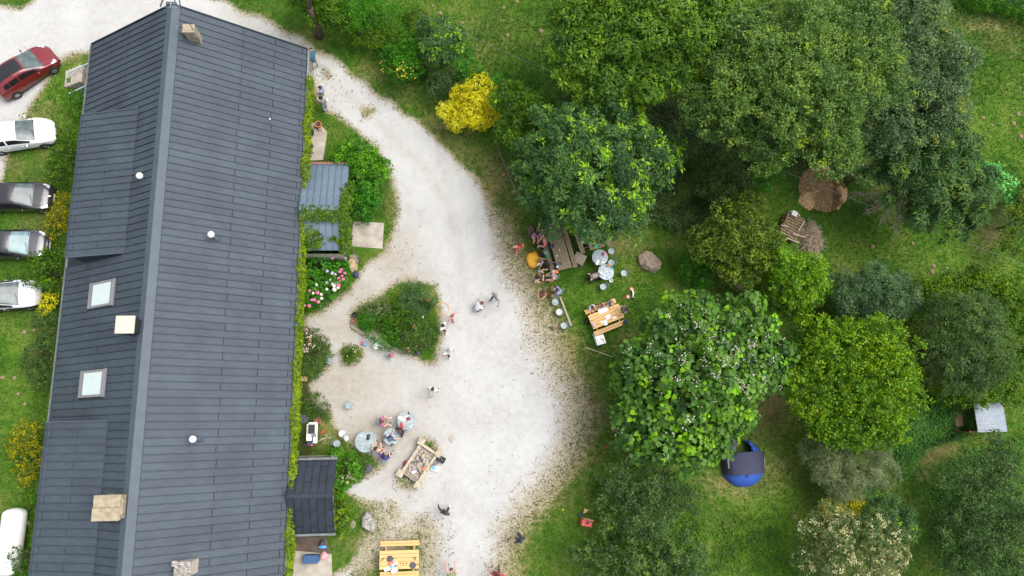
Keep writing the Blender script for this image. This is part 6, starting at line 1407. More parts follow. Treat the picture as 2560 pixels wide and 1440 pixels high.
beam('thin dry branch lying on the lawn below the printed box', (1462, 868), (1530, 892), .06, .06, 'bark_pale', 'fallen_branch', 'branch')
beam('dark stump piece on the dry grass by the drive', (1377, 817), (1384, 823), .16, .2, 'bark', 'wood_stump', 'stump')
c = P(1852, 715); t = thing('rail_fence', 'old dark timber rail fence between lawn and the thicket', 'fence', c)
a, e = P(1796, 676, .7)-c, P(1892, 746, .7)-c
b = MB(); b.bar(a, e, .10, .09); b.build('rail', 'oldwood', t); b = MB(); b.bar(a-Vector((0, 0, .35)), e-Vector((0, 0, .35)), .09, .07); b.build('rail', 'oldwood', t)
for k in (.15, .45, .72, .96):
    q = a.lerp(e, k); b = MB(); b.tube([(q.x, q.y, -.1), (q.x, q.y, .85)], [.07, .06], 7); b.build('post', 'oldwood', t)
c = P(1268, 425); t = thing('wire_fence', 'low rusty wire and rail fence beside the dense dark tree', 'fence', c)
a, e = P(1244, 368, .5)-c, P(1292, 484, .5)-c
b = MB(); b.bar(a, e, .05, .06); b.build('rail', 'oldwood', t)
for z in (.15, .32): b = MB(); b.tube([a+Vector((0, 0, z-.5)), e+Vector((0, 0, z-.5))], .008, 4); b.build('wire', 'wire', t)
for k in (0, .33, .66, 1): q = a.lerp(e, k); b = MB(); b.tube([(q.x, q.y, -.1), (q.x, q.y, .65)], .035, 6); b.build('post', 'oldwood', t)
b = MB(); a, e, = P(1040, 28, 5.0), P(2640, 690, 5.0); q = (a+e)/2; b.tube([a.lerp(e, k/24)-q-Vector((0, 0, .9*(1-(2*k/24-1)**2))) for k in range(25)], .011, 5); o = b.build('overhead_cable', 'wire'); o.location = q; tag(o, 'thin overhead cable crossing above the trees and the far lawn', 'cable')
# pallet stack
c = P(1970, 572); t = thing('pallet_stack', 'mossy stack of old pallets and boards on the lawn', 'pallets', c, R_(-28))
rr = np.random.default_rng(8); moss = mat('mossy_board', (.10, .07, .02), .95, 0, .4, 6, .3, col2=(.24, .18, .12))
for lv_ in range(3):
    for k in range(9):
        b = MB(); b.box((rr.normal()*.04, -.75+.19*k, .14+.26*lv_), (1.35-.1*lv_, .13, .03), rz=rr.normal()*.03); b.build('board', moss, t)
    for s in (-.55, 0, .55): b = MB(); b.box((s, 0, .06+.26*lv_), (.09, 1.6, .12)); b.build('bearer', 'oldwood', t)
for x, y, L, rz in ((.35, -.95, .9, .1), (-.2, .85, .7, .0), (.5, .25, .8, 1.4), (-.5, -.3, .5, .3), (.6, -.45, .9, .2)): b = MB(); b.box((x, y, .74), (L, .08, .05), rz=rz); b.build('pale_slat', 'bark_pale', t)
b = MB(); b.box((-.25, .78, .78), (.38, .36, .12)); b.build('white_tub', 'offwhite', t, bevel=.02)
def heap(label, cat, px, py, rpx, rpy, h, m, n, stick, seed, name, mats=None):
    c = P(px, py); s = ppm(px, py); t = thing(name, label, cat, c); rr = np.random.default_rng(seed); b = MB(); nr, na = 9, 26; vs = []
    for i in range(nr):
        r = i/(nr-1)
        for k in range(na):
            a = 6.2832*k/na; q = r*(1+.20*math.sin(3*a+seed)+.10*math.sin(5*a+1)+.05*math.sin(11*a)); vs.append((q*rpx/s*math.cos(a), q*rpy/s*math.sin(a), h*(1-r*r)**.8*(1+.12*math.sin(5*a+4*r))-.03+(rr.normal()*.03 if i < nr-1 else 0)))
    b.add(vs, [(i*na+k, i*na+(k+1) % na, (i+1)*na+(k+1) % na, (i+1)*na+k)[::-1] for i in range(nr-1) for k in range(na)]); b.build('mound', m, t, smooth=True)
    if stick:
        q = MB()
        for k in range(n):
            a, r = rr.uniform(0, 6.28), math.sqrt(rr.random()); x, y = r*rpx/s*math.cos(a), r*rpy/s*math.sin(a); z = h*(1-r*r)**.8+.05; d = rr.uniform(0, 3.14); L = rr.uniform(.3, 1.0)
            q.tube([(x-L/2*math.cos(d), y-L/2*math.sin(d), max(.02, z-.1)), (x, y, z+.04), (x+L/2*math.cos(d), y+L/2*math.sin(d), max(.02, z-.08))], [.016, .014, .008], 4)
        tag(q.build('twigs', 'bark_pale', t), kind='stuff')
    else:
        k = n; a = rr.uniform(0, 6.28, k); r = np.sqrt(rr.random(k)); x, y = r*rpx/s*np.cos(a), r*rpy/s*np.sin(a); z = h*(1-r*r)**.8+.03
        p = np.stack([x, y, z], 1); nn = unit(rr.normal(size=p.shape)*.5+np.array([0, 0, 1])); tt = unit(np.cross(nn, rr.normal(size=p.shape))); v, qd = leaf_arrays(p, nn, tt, rr.uniform(.08, .18, k), rr.uniform(.04, .09, k))
        tag(np_mesh('leaf_litter', v, qd, np.clip(rr.normal(.55, .28, k)-.35*(x > .4), 0, 1), leafmat('dry_leaf', ((.16, .07, .04), (.40, .24, .11), (.60, .42, .20), (.78, .62, .36)), .1, .8), t), kind='stuff')
heap('round heap of dry brown leaves on the far lawn', 'leaf heap', 2055, 472, 58, 58, .6, mat('leaf_soil', (.50, .32, .16), .95, 0, .4, 8, .4), 9000, False, 3, 'leaf_heap')
heap('brushwood pile of cut twigs below the pallet stack', 'brush pile', 2026, 602, 26, 46, .55, 'brush', 260, True, 5, 'brush_pile')
# molehills
def molehill():
    b = MB(); b.lathe([(.20, -.02), (.19, .03), (.13, .09), (.06, .13), (0, .135)], 14, cap0=False, cap1=False); rr = np.random.default_rng(2); b.v = [(x*(1+rr.normal()*.1), y*(1+rr.normal()*.1), z*(1+rr.normal()*.1)) for x, y, z in b.v]
    return tag(b.build('molehill', 'mudbrown', smooth=True), '', 'molehill')
pm = molehill(); um = [False]
for L_, lab, grp in ((((60, 830), (85, 825), (45, 985), (36, 945), (6, 944), (62, 1010)), 'brown molehill on the lawn west of the house', 'molehills on the west lawn'),
   (((1156, 57), (1082, 15), (1100, 34), (1259, 19), (1268, 88), (1352, 78), (1292, 3)), 'brown molehill in the rough meadow behind the golden bush', 'molehills in the rough meadow'),
   (((2095, 662), (2281, 608), (2330, 680), (2368, 670), (2333, 665), (2181, 616), (1985, 1292), (1995, 1316)), 'brown molehill on the lower eastern lawn', 'molehills on the lower lawn'),
   (((2403, 310), (2413, 341), (2457, 295), (2480, 313), (2533, 308), (2545, 285), (2552, 341)), 'brown molehill on the bright north eastern lawn', 'molehills on the bright lawn')):
    for px, py in L_: place(pm, um, P(px, py), random.random()*360, lab, grp, random.uniform(.5, 1.0))
# pots, hose, table by the wall
def pot(px, py, label, r=.19, h=.36):
    c = P(px, py, h); t = thing('flower_pot', label, 'pot', (c.x, c.y, 0)); b = MB(); b.lathe([(r*.65, 0), (r*.95, h*.85), (r*1.1, h*.87), (r*1.1, h), (r*.9, h), (r*.85, h*.75), (0, h*.75)], 22, cap1=False); b.build('vessel', 'terracotta', t, smooth=False)
    b = MB(); b.lathe([(r*.85, h*.78), (r*.5, h*.8), (0, h*.8)], 16, cap1=False); b.build('soil', 'soilm', t); return t
pot(795, 310, 'large round terracotta pot on the terrace', .20, .4); pt = pot(174, 202, 'terracotta pot with a small plant at the outdoor stair', .15, .28)
rr = np.random.default_rng(1); p = rr.normal(size=(60, 3))*np.array([.1, .1, .06])+np.array([0, 0, .36]); nn = unit(rr.normal(size=p.shape)*.5+np.array([0, 0, 1])); v, q = leaf_arrays(p, nn, unit(np.cross(nn, rr.normal(size=p.shape))), np.full(60, .12), np.full(60, .06)); np_mesh('leaves', v, q, rr.random(60), leafmat('leaf_laurel', PAL['laurel']), pt)
item('pink_stone_block', 'small pinkish stone block beside the large terracotta pot', 'block', 800, 324, .08, 20, lambda b: b.box((0, 0, 0), (.22, .17, .16)), mat('pinkish_stone', (.32, .21, .18), .9), bevel=.02)
item('black_cover', 'black crumpled cover by the ivy on the terrace', 'cover', 777, 332, .2, 30, lambda b: (b.ell((0, 0, .08), (.22, .26, .28), 10, 7), b.ell((.1, .12, .0), (.16, .16, .2), 8, 5)), 'black')
c = P(774, 368, .5); t = thing('black_stool', 'square black stool on the terrace by the ivy', 'stool', (c.x, c.y, 0)); b = MB(); b.box((0, 0, .47), (.34, .5, .05)); b.build('seat', 'black', t, bevel=.008)
for sx in (-1, 1):
    for sy in (-1, 1): b = MB(); b.box((sx*.14, sy*.21, .225), (.04, .04, .45)); b.build('leg', 'black', t)
b = MB(); pts = []
for k in range(46):
    a = k*.33; r = .72+.05*math.sin(k*.7)-.006*k; q = P(795, 178); pts.append((.75*r*math.cos(a)+(.35 if 6 < k < 14 else 0), .7*r*math.sin(a), .02))
b.tube(pts, .014, 5); o = b.build('garden_hose', 'hose'); o.location = P(797, 178); tag(o, 'pale green garden hose coiled by the house corner', 'hose')
# cooler corner
item('cool_box', 'dark blue cool box on the concrete yard', 'cool box', 778, 1397, .35, 0, lambda b: (b.box((0, 0, -.06), (.84, .44, .5)), b.box((0, 0, .21), (.86, .46, .05))), 'steelblue', bevel=.03)
bag(811, 1388, .04, (.42, .46, .34), 20, 'red and white shopping bag beside the blue cool box', mat('red_white_print', (.68, .05, .06), .5, 0, .2, 5, col2=(.75, .72, .72)))
bag(807, 1366, .04, (.5, .22, .30), -10, 'light blue bag in front of the dark porch', 'lblue'); bag(806, 1357, .04, (.36, .30, .30), 30, 'dark grey bag in front of the dark porch', 'dgrey')
item('cushion_bag', 'dark blue folded cushion beside the tan boulder', 'bag', 891, 687, .05, -15, lambda b: (b.ell((0, 0, .1), (.19, .20, .12), 10, 6), b.bar((.05, -.15, .1), (.3, -.2, .06), .03, .02)), 'navy', smooth=True)
item('yellow_hose_reel', 'yellow plank leaning on the wall below the ivy', 'plank', 716, 1400, .8, 92, lambda b: b.box((0, 0, 0), (1.6, .05, .22)), mat('ochre_plank', (.55, .40, .08), .8))
# mustard bean bag
c = P(1333, 652, .2); t = thing('bean_bag', 'mustard yellow bean bag cushion on the grass', 'bean bag', (c.x, c.y, 0)); rr = np.random.default_rng(1)
b = MB(); pts = [(1314,645),(1320,633),(1333,630),(1347,634),(1352,645),(1350,660),(1342,670),(1325,669),(1320,660)]; poly = [P(*p)-P(1333, 652) for p in pts]; vs = []; n = len(poly)
for s, z in ((.92, 0), (1.04, .12), (1.0, .26), (.8, .38), (.4, .42)):
    for p in poly: vs.append((p.x*s, p.y*s, z+.02*rr.normal()))
b.add(vs, [(i*n+k, i*n+(k+1) % n, (i+1)*n+(k+1) % n, (i+1)*n+k) for i in range(4) for k in range(n)]+[tuple(4*n+k for k in range(n))]); o = b.build('sack', 'mustard', t, smooth=True, fixn=True); md = o.modifiers.new('soft', 'SUBSURF'); md.levels = md.render_levels = 2
b = MB(); b.tube([(.05, .5, .25), (.1, .58, .3), (.2, .52, .25)], .03, 6); b.build('handle', 'mustard', t)
# ------------------------------------------------------------------ tent
c = P(1853, 1158); t = thing('pop_up_tent', 'blue and navy pop up tent under the blossom tree', 'tent', c, R_(0))
A_, B_, Hh = 1.30, 1.42, 1.02
def dome(u, v):  # u across -1..1, v along -1..1
    r2 = min(1.0, u*u+v*v*.9); return Hh*math.sqrt(max(0, 1-abs(u)**2.4))*math.sqrt(max(0, 1-abs(v)**2.6))
def patch(name, m, v0, v1, off, u0=-1, u1=1, nu=26, nv=16):
    b = MB(); vs = []
    for j in range(nv+1):
        v = v0+(v1-v0)*j/nv; hw = math.sqrt(max(0, 1-(abs(v))**2.4))
        for i in range(nu+1):
            u = u0+(u1-u0)*i/nu; th = u*math.pi/2; x = math.sin(th)*A_*hw; z = math.cos(th)**.8*Hh*hw**.9 if abs(u) < 1 else 0
            vs.append((x*(1+off), v*B_, max(0.0, z*(1+off)+off*.3)+.01*math.sin(9*u+7*v)))
    b.add(vs, [(j*(nu+1)+i, j*(nu+1)+i+1, (j+1)*(nu+1)+i+1, (j+1)*(nu+1)+i) for j in range(nv) for i in range(nu)]); return b.build(name, m, t, smooth=True)
patch('rear_shell', 'tent_blue', -1, -.38, 0); patch('inner_shell', 'tent_dark', -.40, .5, -.02); patch('front_shell', 'tent_blue', .48, .98, 0, .28, 1); patch('front_shell', 'grey', .5, .98, -.03, -1, -.35)
# navy flysheet with straight edges over the middle
def fly(name, m, u0, u1):
    b = MB(); nu, nv = 20, 10; vs = []
    for j in range(nv+1):
        v = -.44+.92*j/nv
        for i in range(nu+1):
            u = u0+(u1-u0)*i/nu; th = u*math.pi/2; vs.append((math.sin(th)*A_*1.0, v*B_+.04*math.sin(u*3), .10+math.cos(th)**.75*(Hh-.02)+.012*math.sin(8*u+5*v)))
    b.add(vs, [(j*(nu+1)+i, j*(nu+1)+i+1, (j+1)*(nu+1)+i+1, (j+1)*(nu+1)+i) for j in range(nv) for i in range(nu)]); return b.build(name, m, t, smooth=True)
fly('flysheet', 'tent_navy', -.48, .98); fly('flysheet_side', 'tent_dark', -.98, -.48)
b = MB(); b.ell((.0, -.72, .96), (.18, .09, .10), 10, 6); b.build('vent_hood', 'tent_blue', t, smooth=True)
b = MB(); b.tube([(.55, .95, .62), (.48, 1.22, .5), (.40, 1.35, .3)], [.10, .12, .05], 8); b.ell((.55, .85, .68), (.16, .2, .14), 8, 6); b.build('rolled_door', 'tent_blue', t, smooth=True)
b = MB(); b.tube([(math.cos(a)*A_*1.0, -math.sin(a)*B_*1.0, .03) for a in np.linspace(0, math.pi, 24)], .018, 5); b.build('hem', 'grey', t)
def lettering(txt, size, x, y, z, rot, parent, m='white'):
    cu = bpy.data.curves.new('lettering', 'FONT'); cu.body = txt; cu.size = size; cu.align_x = 'CENTER'; cu.align_y = 'CENTER'; cu.extrude = .002
    o = bpy.data.objects.new('lettering', cu); COL.objects.link(o); bpy.context.view_layer.update(); me = bpy.data.meshes.new_from_object(o.evaluated_get(bpy.context.evaluated_depsgraph_get())); bpy.data.objects.remove(o)
    me.materials.clear(); me.materials.append(M_[m]); o = bpy.data.objects.new('lettering', me); link(o, parent); o.matrix_basis = Matrix.Translation((x, y, z)) @ Matrix.Rotation(rot, 4, 'Y') @ Matrix.Rotation(-math.pi/2, 4, 'Z'); return o
th = -.62*math.pi/2; lettering('Quechua', .155, math.sin(th)*A_*1.015, .03, .125+math.cos(th)**.75*Hh, -R_(45), t)
th = .68*math.pi/2; lettering('Quechua', .14, math.sin(th)*A_*1.02, .03, .16+math.cos(th)**.75*Hh, R_(53), t)
# ------------------------------------------------------------------ people
SKIN = {k: mat('skin_'+k, c, .55, 0, .08, 12) for k, c in dict(fair=(.62, .36, .26), pink=(.62, .32, .25), tan=(.45, .23, .14), brown=(.20, .09, .05)).items()}
HAIR = {k: mat('hair_'+k, c, .6, 0, .25, 40) for k, c in dict(black=(.012, .010, .010), dark=(.03, .018, .012), brown=(.10, .045, .022), red=(.20, .075, .03), grey=(.26, .23, .21), blond=(.45, .34, .20), bald=(.50, .29, .21)).items()}
def cloth(name, c): return mat('cloth_'+name, c, .85, 0, .12, 18, .1)
def person(label, px, py, face, pose, shirt, trousers, skin='fair', hair='dark', shoes=None, scale=1.0, z=None, sleeves=True, long=False, larm='down', rarm='down', hairlen=0, bare=False, twist=0.0, stride=0.0, patterned=False):
    """px, py: where the trunk is seen; face: heading in the picture, degrees from right, counter-clockwise"""
    zb = {'stand': 1.0, 'walk': 1.0, 'bend': .9, 'sit': .7, 'squat': .5, 'floor': .35}[pose]*scale
    scale *= 1.06
    c = P(px, py, zb); O = Vector((c.x, c.y, 0 if z is None else z))
    J = {}; V3 = Vector
    if pose in ('stand', 'walk'):
        J = dict(pel=(0, 0, .95), spi=(0, .0, 1.12), che=(0, .0, 1.32), neb=(0, .0, 1.45), nec=(0, .015, 1.51), hea=(0, .03, 1.60), hto=(0, .02, 1.67)); s = stride if pose == 'walk' else .03
        leg = {k: ((k*.10, 0, .90), (k*.11, .05+k*s*.7, .50), (k*.11, k*s-.03, .09), (k*.12, k*s+.12, .045)) for k in (-1, 1)}
    elif pose == 'bend':
        J = dict(pel=(0, -.05, .93), spi=(0, .12, 1.06), che=(0, .32, 1.12), neb=(0, .46, 1.14), nec=(0, .52, 1.14), hea=(0, .60, 1.10), hto=(0, .66, 1.10))
        leg = {k: ((k*.10, -.04, .88), (k*.13, .02+k*stride*.5, .50), (k*.13, -.02+k*stride, .09), (k*.14, .13+k*stride, .045)) for k in (-1, 1)}
    elif pose == 'sit':
        J = dict(pel=(0, 0, .56), spi=(0, .0, .74), che=(0, .05, .94), neb=(0, .08, 1.07), nec=(0, .10, 1.12), hea=(0, .13, 1.21), hto=(0, .13, 1.28))
        leg = {k: ((k*.10, .02, .53), (k*(.14+stride), .42, .52), (k*(.15+stride), .40, .10), (k*(.16+stride), .54, .045)) for k in (-1, 1)}
    elif pose == 'floor':
        J = dict(pel=(0, 0, .13), spi=(0, .0, .30), che=(0, .05, .50), neb=(0, .08, .62), nec=(0, .10, .67), hea=(0, .13, .76), hto=(0, .13, .83))
        leg = {k: ((k*.10, .04, .12), (k*.16, .40, .32), (k*.13, .72, .09), (k*.14, .84, .07)) for k in (-1, 1)}
    else:
        J = dict(pel=(0, -.16, .36), spi=(0, -.06, .52), che=(0, .10, .66), neb=(0, .24, .74), nec=(0, .29, .78), hea=(0, .36, .84), hto=(0, .39, .90))
        leg = {k: ((k*.11, -.12, .34), (k*.20, .24, .46), (k*.15, -.02, .09), (k*.16, .12, .045)) for k in (-1, 1)}
    J = {k: V3(v) for k, v in J.items()}; up = (J['neb']-J['spi']).normalized(); fw = V3((1, 0, 0)).cross(up)*-1
    fw = up.cross(V3((1, 0, 0))); fw = fw if fw.y > 0 or fw.z < 0 else -fw
    R0 = dict(pel=.155, spi=.145, che=.170, neb=.07, nec=.055, hea=.098, hto=.075)
    names = list(J); vs = [J[n] for n in names]; rad = [R0[n] for n in names]; ed = []; bones = []; body = cloth(*shirt) if not bare else SKIN[skin]
    mats = [SKIN[skin], body, cloth(*trousers), cloth(*(shoes or ('shoe_dark', (.05, .045, .04))))]
    def E(i, j, m): ed.append((i, j)); bones.append((i, j, m))
    for (a, b_), m in zip((('pel', 'spi'), ('spi', 'che'), ('che', 'neb'), ('neb', 'nec'), ('nec', 'hea'), ('hea', 'hto')), (1, 1, 1, 0, 0, 0)): E(names.index(a), names.index(b_), m)
    hands = []
    for k, mode in ((-1, larm), (1, rarm)):
        sh = J['che']+up*.08+V3((k*.205, 0, 0)); dn = V3((0, 0, -1))
        if mode == 'down': el = sh+V3((k*.06, -.03, -.28)); wr_ = el+V3((k*.0, .07, -.24))
        elif mode == 'fwd': el = sh+V3((k*.07, .08, -.25)); wr_ = el+V3((-k*.10, .20, -.04))
        elif mode == 'table': el = sh+V3((k*.10, .20, -.18)); wr_ = el+V3((-k*.12, .22, .02))
        elif mode == 'up': el = sh+V3((k*.22, .08, .08)); wr_ = el+V3((-k*.16, .06, .17))
        elif mode == 'out': el = sh+V3((k*.17, .03, -.20)); wr_ = el+V3((k*.12, .14, -.12))
        elif mode == 'reach': el = sh+V3((k*.03, .25, -.12)); wr_ = el+V3((-k*.02, .24, .02))
        elif mode == 'ground': el = sh+V3((k*.04, .12, -.25)); wr_ = el+V3((-k*.04, .12, -.20))
        else: el = sh+V3((k*.10, -.08, -.26)); wr_ = el+V3((-k*.10, .18, -.10))
        ha = wr_+(wr_-el).normalized()*.075; i = len(vs); vs += [sh, el, wr_, ha]; rad += [.075, .050, .034, .038]
        E(names.index('che'), i, 1); E(i, i+1, 1 if sleeves else 0); E(i+1, i+2, 1 if sleeves == 'long' else 0); E(i+2, i+3, 0); hands.append((wr_, ha, k))
        hp, kn, an, to = [V3(q) for q in leg[k]]; i = len(vs); vs += [hp, kn, an, to]; rad += [.098, .062, .042, .036]
        E(names.index('pel'), i, 2); E(i, i+1, 2); E(i+1, i+2, 2 if long else 0); E(i+2, i+3, 3)
    me = bpy.data.meshes.new('body'); me.from_pydata([tuple(v) for v in vs], ed, []); o = bpy.data.objects.new('body', me); COL.objects.link(o)
    sk = o.modifiers.new('skin', 'SKIN'); sk.use_smooth_shade = True
    for i, r in enumerate(rad):
        d = me.skin_vertices[0].data[i]; d.radius = (r, r); d.use_root = (i == 0)
    ss = o.modifiers.new('sub', 'SUBSURF'); ss.levels = ss.render_levels = 1
    bpy.context.view_layer.update(); m2 = bpy.data.meshes.new_from_object(o.evaluated_get(bpy.context.evaluated_depsgraph_get())); bpy.data.objects.remove(o)
    b = MB(); b.v = [tuple(v.co) for v in m2.vertices]; b.f = [tuple(p.vertices) for p in m2.polygons]; bpy.data.meshes.remove(m2)
    co = np.array(b.v); cen = np.array([co[list(f)].mean(0) for f in b.f]); best = np.full(len(cen), 1e9); mi = np.zeros(len(cen), int)
    for i, j, m in bones:
        a, d = np.array(vs[i]), np.array(vs[j])-np.array(vs[i]); t_ = np.clip(((cen-a) @ d)/(d @ d+1e-9), 0, 1); dist = np.linalg.norm(cen-a-t_[:, None]*d, axis=1)-(rad[i]*(1-t_)+rad[j]*t_)
        if not long and m == 2 and rad[j] < .08 and j == i+1: m_ = np.where(t_ > .9, 0, 2)
        elif m == 1 and sleeves is True and rad[j] == .050: m_ = np.where(t_ > .7, 0, 1)
        else: m_ = np.full(len(cen), m)
        k = dist < best; best = np.where(k, dist, best); mi = np.where(k, m_, mi)
    # flatten the trunk front to back a little, as a chest is wider than deep
    b.m = [int(x) for x in mi]
    for wr_, ha, k in hands:                                   # four fingers of different length and a thumb from the side of the palm
        d = (ha-wr_).normalized(); sx = d.cross(V3((0, 0, 1))); sx = sx.normalized() if sx.length > .1 else V3((1, 0, 0)); nz = sx.cross(d)
        for q, L in zip((-.027, -.009, .009, .027), (.066, .078, .074, .056)):
            p0 = ha+sx*q-d*.005; b.tube([p0, p0+d*L*.5-nz*.004, p0+d*L-nz*.022], [.0095, .009, .007], 5, 0)
        p0 = wr_+d*.03+sx*(-k)*.026; b.tube([p0, p0+d*.03+sx*(-k)*.022, p0+d*.062+sx*(-k)*.026], [.011, .010, .008], 5, 0)
    h, ht = J['hea'], (J['hto']-J['hea']).normalized(); f2 = V3((1, 0, 0)).cross(ht); f2 = -f2 if f2.dot(fw) < 0 else f2
    if pose == 'bend': f2 = V3((0, 0, -1))
    up2 = V3((1, 0, 0)).cross(f2); up2 = up2 if up2.dot(ht) > 0 else -up2
    b.ell(h+f2*.098-up2*.01, (.014, .022, .022), 6, 4, 0); 
    for k in (-1, 1): b.ell(h+V3((k*.098, 0, 0))-up2*.01, (.012, .022, .032), 6, 4, 0); b.ell(h+f2*.088+V3((k*.034, 0, 0))+up2*.022, (.013, .008, .008), 6, 4, 4)
    b.ell(h+f2*.090-up2*.045, (.024, .008, .007), 6, 4, 5)
    root = thing('person', label, 'person', O, R_(face)-math.pi/2, 'people in the garden'); root.scale = (scale,)*3
    if patterned: mats[1] = patterned
    bo = b.build('body', mats+[HAIR['black'], mat('lips', (.45, .15, .13), .5)], root, smooth=True)
    Q = Matrix((V3((1, 0, 0)), f2, up2)).transposed(); hb = MB()
    hb.ell(h+up2*.032-f2*.018, (.106, .112, .088) if hair != 'bald' else (.099, .1, .075), 14, 8, M=Q)
    if hairlen:
        hb.ell(h-f2*.075-up2*(.05+.5*hairlen*.3), (.10, .05, .10+hairlen*.3), 12, 8, M=Q)
        for k in (-1, 1): hb.ell(h+V3((k*.085, 0, 0))-f2*.03-up2*.05, (.035, .06, .10+hairlen*.15), 8, 6, M=Q)
    hb.build('hair', HAIR[hair], root, smooth=True)
    return root
SHOE_W = ('shoe_white', (.75, .74, .72)); SKINSHOE = ('bare_feet', (.62, .36, .26))
person('person in teal shirt and pale shorts bending over the garden hose', 783, 152, 100, 'bend', ('teal', (.03, .10, .14)), ('palepink', (.62, .52, .50)), 'pink', 'dark', stride=.1, larm='ground', rarm='ground')
person('person in slate blue shirt leaning over at the edge of the track', 806, 232, 160, 'walk', ('slateblue', (.25, .29, .38)), ('black', (.03, .025, .025)), 'pink', 'black', larm='fwd', rarm='fwd', stride=.12, long=True, sleeves='long')
person('person in grey top and light blue jeans carrying something with a companion', 807, 256, 120, 'walk', ('greytop', (.40, .36, .36)), ('jeans_light', (.22, .34, .60)), 'fair', 'black', larm='fwd', rarm='fwd', stride=.1, long=True, hairlen=.4)
item('white_plate_bag', 'white bag held by the person in slate blue', 'bag', 817, 250, .7, 20, lambda b: (b.ell((0, 0, 0), (.09, .14, .12), 10, 6)), 'paper', smooth=True)
person('person in grey shirt stepping and stooping near the boules', 1239, 742, 215, 'walk', ('greyshirt', (.36, .35, .37)), ('charcoal', (.07, .07, .075)), 'tan', 'grey', stride=.2, larm='out', rarm='down', long=True)
person('person in pale grey t-shirt crouching to pick up boules', 1193, 770, 40, 'squat', ('palegrey', (.52, .52, .57)), ('charcoal', (.07, .07, .075)), 'tan', 'brown', larm='ground', rarm='ground')
person('bare chested person with reddish hair beside the hula hoop', 1130, 793, 320, 'walk', ('none', (.4, .2, .15)), ('brownshort', (.14, .10, .09)), 'pink', 'red', bare=True, larm='out', rarm='out', scale=.85, stride=.15)
person('person in white t-shirt with black hair at the island rim', 1108, 818, 330, 'walk', ('white', (.76, .75, .76)), ('black', (.03, .025, .025)), 'tan', 'black', shoes=SHOE_W, stride=.22)
person('person in white t-shirt with grey hair raising a hand to the head', 1122, 880, 300, 'walk', ('white2', (.70, .73, .77)), ('black', (.03, .025, .025)), 'tan', 'grey', shoes=SHOE_W, stride=.25, larm='down', rarm='up')
person('person in white t-shirt standing alone below the island', 1083, 974, 250, 'walk', ('white', (.76, .75, .76)), ('whitetr', (.68, .67, .67)), 'tan', 'dark', shoes=SHOE_W, stride=.12, long=True)
person('person in dark brown shirt walking across the lower gravel', 1112, 1279, 60, 'walk', ('darkbrown', (.07, .04, .04)), ('black', (.03, .025, .025)), 'pink', 'black', shoes=SHOE_W, stride=.24, larm='out', rarm='down', sleeves='long', long=True)
person('person in navy clothes on the grassy edge of the lower drive', 1299, 1347, 120, 'walk', ('navy', (.028, .035, .07)), ('navy2', (.05, .07, .11)), 'tan', 'black', stride=.1, larm='out', long=True)
person('person in red shirt cut by the lower picture edge', 1243, 1434, 80, 'walk', ('redshirt', (.34, .04, .05)), ('charcoal', (.07, .07, .075)), 'tan', 'dark', stride=.15, larm='out', rarm='out')
person('person with raised bare arms mostly below the picture edge', 1131, 1452, 95, 'bend', ('olive', (.2, .2, .12)), ('charcoal', (.07, .07, .075)), 'pink', 'brown', larm='reach', rarm='reach', sleeves=False, stride=.2)
person('person in mauve shirt sitting and looking at a phone', 953, 1054, 0, 'sit', ('mauve', (.40, .12, .22)), ('khaki', (.30, .22, .16)), 'pink', 'brown', shoes=SHOE_W, larm='fwd', rarm='fwd', stride=.06, long=False)
item('phone_held', 'black phone held by the person in mauve', 'phone', 975, 1057, .74, 20, lambda b: b.box((0, 0, 0), (.15, .08, .012)), 'black', bevel=.003)
person('person with long brown hair and blue jeans at the laptop table', 1005, 1077, 215, 'sit', ('blacktop', (.03, .022, .022)), ('jeans', (.12, .20, .36)), 'fair', 'brown', shoes=SHOE_W, larm='table', rarm='table', long=True, hairlen=.7)
person('bare backed person with black hair beside the largest round table', 940, 1126, 75, 'sit', ('none', (.4, .2, .15)), ('sand', (.45, .33, .22)), 'fair', 'black', bare=True, larm='fwd', rarm='fwd')
person('person in purple shirt with legs spread at the laptop table', 961, 1145, 70, 'sit', ('purple', (.075, .05, .26)), ('black', (.03, .025, .025)), 'pink', 'black', shoes=('tealshoe', (.03, .22, .24)), larm='fwd', rarm='fwd', stride=.14)
person('person in orange top standing with one arm raised near the bean bag', 1297, 618, 280, 'walk', ('orange', (.75, .13, .07)), ('orangeskirt', (.70, .14, .08)), 'pink', 'brown', shoes=SKINSHOE, larm='down', rarm='up', stride=.16, sleeves=False, hairlen=.3)
person('person in purple pink top sitting with crossed arms under the tree', 1341, 587, 270, 'sit', ('purplepink', (.38, .16, .30)), ('beigetr', (.45, .33, .24)), 'fair', 'dark', larm='fwd', rarm='fwd', hairlen=.2)
person('bald person in salmon shirt sitting by the weathered table', 1363, 607, 185, 'sit', ('salmon', (.66, .20, .18)), ('greybrown', (.12, .10, .09)), 'pink', 'bald', larm='fwd', rarm='fwd')
person('person in green shirt sitting at the weathered table bench', 1366, 636, 200, 'sit', ('green', (.02, .26, .12)), ('black', (.03, .025, .025)), 'tan', 'grey', larm='fwd', rarm='down', long=True)
person('person with black curly hair at the end of the weathered bench', 1370, 662, 205, 'sit', ('blacktop', (.03, .022, .022)), ('black', (.03, .025, .025)), 'fair', 'black', shoes=SKINSHOE, larm='fwd', rarm='fwd', hairlen=.3, long=False)
person('person with auburn hair holding a white cloth on the bean bag', 1352, 658, 150, 'floor', ('white', (.76, .75, .76)), ('sand', (.45, .33, .22)), 'fair', 'red', shoes=SKINSHOE, larm='fwd', rarm='fwd', hairlen=.3)
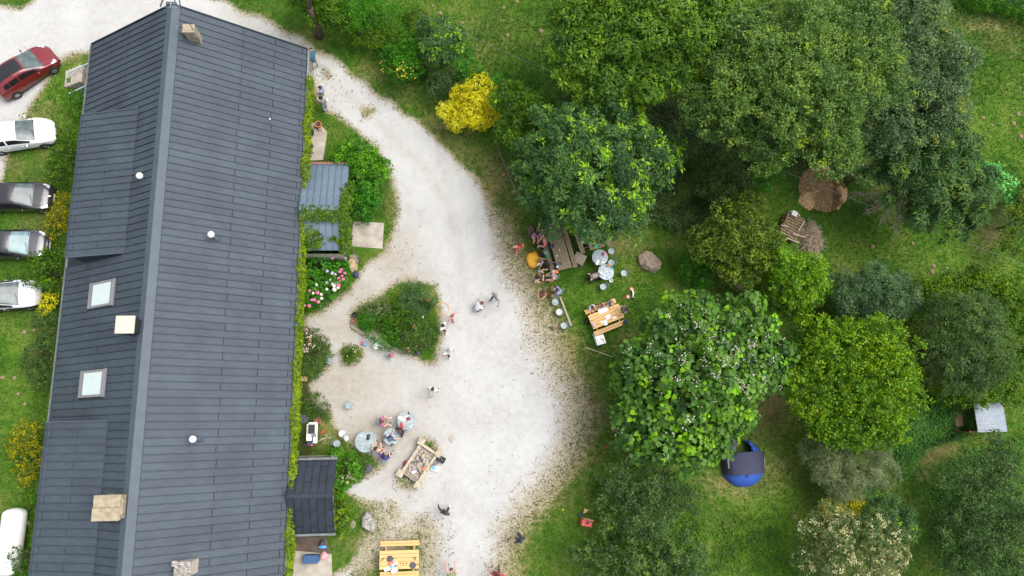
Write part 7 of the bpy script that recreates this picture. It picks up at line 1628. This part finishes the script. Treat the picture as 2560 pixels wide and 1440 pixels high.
person('person with pale bare legs half hidden under the dense dark tree', 1361, 561, 230, 'sit', ('black', (.03, .025, .025)), ('black2', (.03, .03, .03)), 'fair', 'dark', shoes=SKINSHOE, larm='fwd', rarm='fwd')
person('person in black clothes with red brown hair holding a baby in white', 1345, 692, 300, 'stand', ('blacktop', (.03, .022, .022)), ('black', (.03, .025, .025)), 'fair', 'red', shoes=SHOE_W, larm='fwd', rarm='fwd', hairlen=.3)
c = P(1350, 694, 1.05); bb = person('baby in white held in the arms of the person in black', 1350, 694, 120, 'floor', ('white', (.76, .75, .76)), ('white', (.76, .75, .76)), 'fair', 'blond', scale=.42, z=1.02, long=True, sleeves='long', shoes=SHOE_W, larm='fwd', rarm='fwd')
person('bare chested person with grey hair on a bistro chair beside the bench end', 1384, 692, 185, 'sit', ('none', (.4, .2, .15)), ('pale', (.50, .42, .36)), 'pink', 'grey', bare=True, shoes=('olive_shoe', (.2, .22, .16)), larm='fwd', rarm='fwd')
person('person with dark hair and bare shoulders standing near the bistro chairs', 1355, 734, 245, 'stand', ('printtop', (.30, .09, .06)), ('printshort', (.25, .12, .08)), 'pink', 'dark', larm='fwd', rarm='fwd', sleeves=False, scale=.9, hairlen=.15)
person('person in lilac shirt leaning forward on a bistro chair', 1395, 729, 180, 'sit', ('lilac', (.26, .24, .48)), ('cream', (.60, .52, .42)), 'brown', 'dark', larm='fwd', rarm='fwd', stride=.12)
person('child in white shirt with black hair drawing at the pine table', 1474, 768, 315, 'sit', ('childwhite', (.62, .58, .62)), ('navy2', (.05, .07, .11)), 'tan', 'black', scale=.72, z=.12, larm='table', rarm='table')
person('child in patterned top drawing in the middle of the pine bench', 1500, 764, 290, 'sit', ('printed', (.42, .20, .16)), ('greytop', (.40, .36, .36)), 'pink', 'brown', scale=.68, z=.14, larm='table', rarm='table')
person('child with auburn hair in a grey dress on the pine bench', 1521, 756, 290, 'sit', ('greydress', (.26, .26, .30)), ('greydress', (.26, .26, .30)), 'fair', 'red', scale=.75, z=.11, larm='table', rarm='table', hairlen=.5, long=False)
person('person in dark patterned top standing at the end of the pine table', 1560, 776, 190, 'stand', ('patterned', (.10, .09, .11)), ('navy', (.028, .035, .07)), 'fair', 'dark', scale=.85, larm='table', rarm='table', patterned=mat('black_white_print', (.03, .03, .04), .8, 0, .2, 12, col2=(.40, .38, .40)), hairlen=.2)
